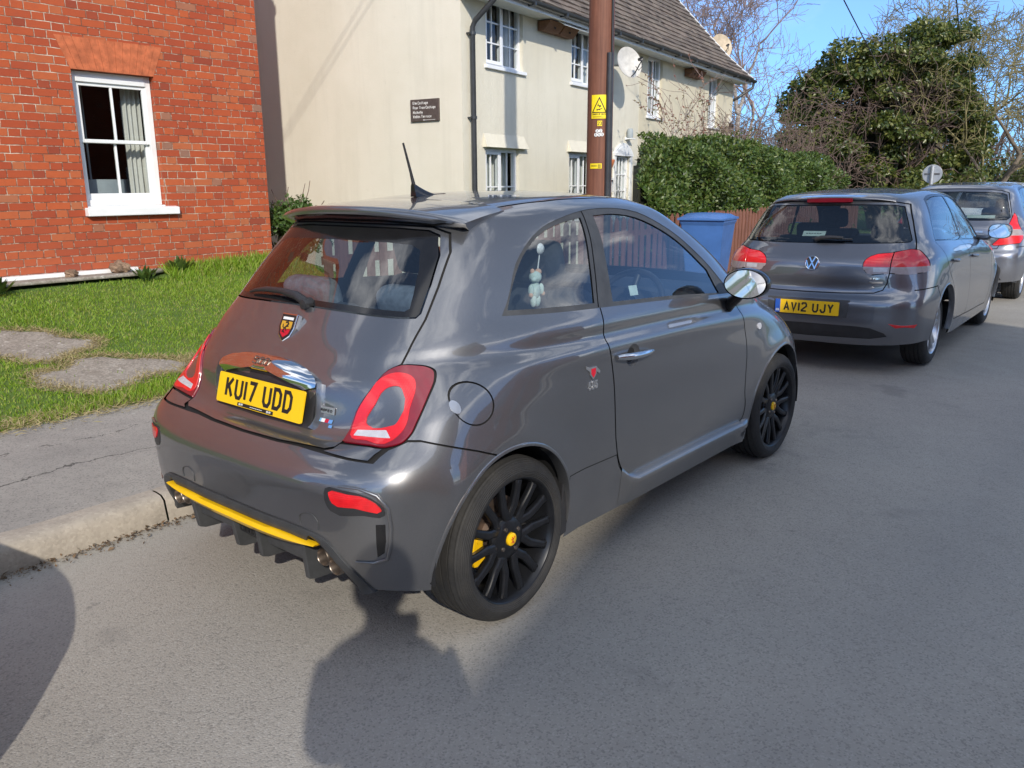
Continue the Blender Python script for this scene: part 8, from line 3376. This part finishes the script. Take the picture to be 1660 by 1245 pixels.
mb.prism([(.448, .772), (.548, .772), (.548, .786), (.448, .786)], lambda u, v, d: GS.on_rear(-u, v, .001 + d)[0], 0, .004)
mb.build('engine_badge', M['chrome'], gt)
# small roof spoiler with the brake light in its dark rear face
rows = []
for q in np.linspace(-1, 1, 25):
    y = .50 * q
    e = abs(q)
    xt, zt = -.415 + .10 * e ** 2.5, 1.440 - .035 * e ** 2.4
    zf = GS.bvh.ray_cast(Vector((-.14 + .05 * e, y * .96, 3)), Vector((0, 0, -1)))[0].z + .002
    xf = -.14 + .05 * e
    rows.append([(xf, y * .96, zf), (xf * .6 + xt * .4, y * .98, zf * .6 + zt * .4 + .004), (xt, y, zt), (xt - .004, y, zt - .010), (xt + .015, y, zt - .022), (xt + .050, y * .99, zt - .052), (xt + .085, y * .98, zt - .060)])
mb = MB()
mb.grid([r[:5] for r in rows])
spg = mb.build('spoiler', M['paint_silver'], gt, smooth=60, fix=False)
mb = MB()
mb.grid([r[4:] for r in rows])
mb.build('spoiler_face', M['gloss_black'], spg, smooth=60)
mb = MB()
mb.grid([[(-.420 + .05 * (y / .5) ** 2 * .6, y, 1.428 - .03 * abs(y)), (-.412 + .05 * (y / .5) ** 2 * .6, y, 1.394)] for y in np.linspace(-.185, .185, 12)])
bl = mb.build('brake_light', M['red_lens'], spg)
bl.modifiers.new('thick', 'SOLIDIFY').thickness = -.02
mb = MB()
w = [GS.on_rear(a, b, o)[0] for a, b, o in ((.03, 1.090, .012), (-.02, 1.094, .03), (-.10, 1.097, .034), (-.19, 1.096, .03), (-.25, 1.094, .02))]
mb.tube(w[:4], [.020, .018, .014, .012], 8)
mb.tube([GS.on_rear(a, 1.094, .018)[0] for a in (.06, -.10, -.26)], .006, 6)
mb.build('rear_wiper', M['black_plastic'], gt, smooth=60)
mb = MB()
mb.prism([(-.045, 1.128), (.14, 1.128), (.135, 1.168), (-.05, 1.168)], lambda u, v, d: GS.on_rear(u + .02, v, -.012 - d)[0], 0, .001)
st = mb.build('window_sticker', M['white_cloth'], gt, fix=True)
mb = MB()
for k in range(6):
    mb.prism([(.095 - .022 * k, 1.146), (.111 - .022 * k, 1.146), (.111 - .022 * k, 1.151), (.095 - .022 * k, 1.151)], lambda u, v, d: GS.on_rear(u + .02, v, -.0105 - d)[0], 0, .0005)
mb.build('sticker_print', M['grey_plastic'], st, fix=True)
for mm in (lambda p: p, mir):
    GS.patch('reversing_light', mm([(-.475, .860), (-.572, .860), (-.572, .893), (-.470, .893)]), 'x', M['clear_lens'], gt, -1, .003, .003, 4)
    GS.patch('reflector', mm([(-.625, .463), (-.805, .456), (-.79, .430), (-.675, .430)]), 'x', M['red_bright'], golf, -1, -.001, .004, 4)

# silver supermini beyond: same builder, its own taller body
JAZZ = []
for r in GOLF:
    row = []
    for x, y, z in r:
        z2 = z * 1.03
        x2 = x * .955 if x > 0 else x * .92
        if x < 0 and z > 1.05:
            x2 = x2 - .10 * min(1, (z - 1.05) / .3)
        row.append((x2, y * .955, z2))
    JAZZ.append(row)
jz_cfg = dict(golf_cfg)
sx = lambda pts, k=.955, kz=1.03: [((a * k if a > 0 else a * .92), b * kz) for a, b in pts]
sy_ = lambda pts, k=.955, kz=1.03: [(a * k, b * kz) for a, b in pts]
jz_cfg.update(
    name='hatchback', label='blue-grey supermini with tall triangular tail lamps, parked beyond the mid grey car', loc=(10.62, .07, -.027), rz=.045, roll=0.0,
    net=JAZZ, paint=M['paint_pale'], arches=((-.02, .33, .362), (2.47, .33, .365)), wb=2.465, track=.685, seat_x=1.28, wheel_r=.300, spokes=7,
    tailgate=[(0, 1.46), (-.30, 1.455), (-.46, 1.44), (-.545, 1.41), (-.59, 1.25), (-.63, 1.10), (-.60, .95), (-.56, .80), (-.53, .72), (-.25, .705), (0, .703)],
    glass=[(0, 1.425), (-.30, 1.42), (-.47, 1.408), (-.53, 1.385), (-.575, 1.24), (-.61, 1.105), (-.58, 1.075), (-.3, 1.065), (0, 1.063)],
    lamp=[(-.64, 1.16), (-.67, 1.12), (-.70, 1.04), (-.765, .93), (-.78, .84), (-.76, .79), (-.50, .755), (-.47, .77), (-.56, .87), (-.61, 1.0), (-.628, 1.10)],
    clear=[(-.50, .96), (-.80, .96), (-.80, .885), (-.50, .885)], split=None,
    lower=[(0, .38), (-.40, .38), (-.60, .36), (-.62, .33), (-.50, .30), (0, .295)],
    frame=sx(golf_cfg['frame']), windows=[sx(w) for w in golf_cfg['windows']], seams=[sx(d) for d in golf_cfg['seams']], screen=sy_(golf_cfg['screen']), headlamp=sy_(golf_cfg['headlamp']),
    mirror=(1.58, 1.10, .94), handles=[(.10, .28, .935), (.94, 1.12, .915)])
jazz, JS, jt = build_hatch(jz_cfg)
pc = JS.on_rear(0, .86)[0]
mb = MB()
mb.prism([(-.35, .905), (.35, .905), (.35, .935), (-.35, .935)], lambda u, v, d: JS.on_rear(u, v, .002 + d)[0], 0, .014)
mb.build('tailgate_bar', M['chrome'], jt, fix=True)
mb = MB()
mb.prism([(-.30, 1.10), (.02, 1.10), (.02, 1.135), (-.30, 1.135)], lambda u, v, d: JS.on_rear(u - .15, v, -.012 - d)[0], 0, .001)
mb.build('window_sticker', M['white_cloth'], jt, fix=True)
far_cfg = dict(jz_cfg)
far_cfg.update(label='white car farthest along the row, only its roof and high red brake light showing', loc=(16.6, .75, -.027), rz=.10, paint=M['paint_white'])
far, FSs, ft = build_hatch(far_cfg)
mb = MB()
mb.box((-.47, 0, 1.475), (.03, .36, .03))
mb.build('brake_light', M['red_lens'], ft, bevel=.006)
# parked car behind the photographer's left: out of frame, its shadow reaches over the kerb
beh = copy_tree(far)
beh.location = (-4.90, .02, -.027)
beh.rotation_euler = (0, 0, 0)
beh['label'] = 'white car parked behind the dark grey hatchback, its shadow lying over the kerb'
for o_ in SC.objects:
    if o_.parent is None and o_.get('category') == 'car':
        o_['group'] = 'cars parked along the kerb'
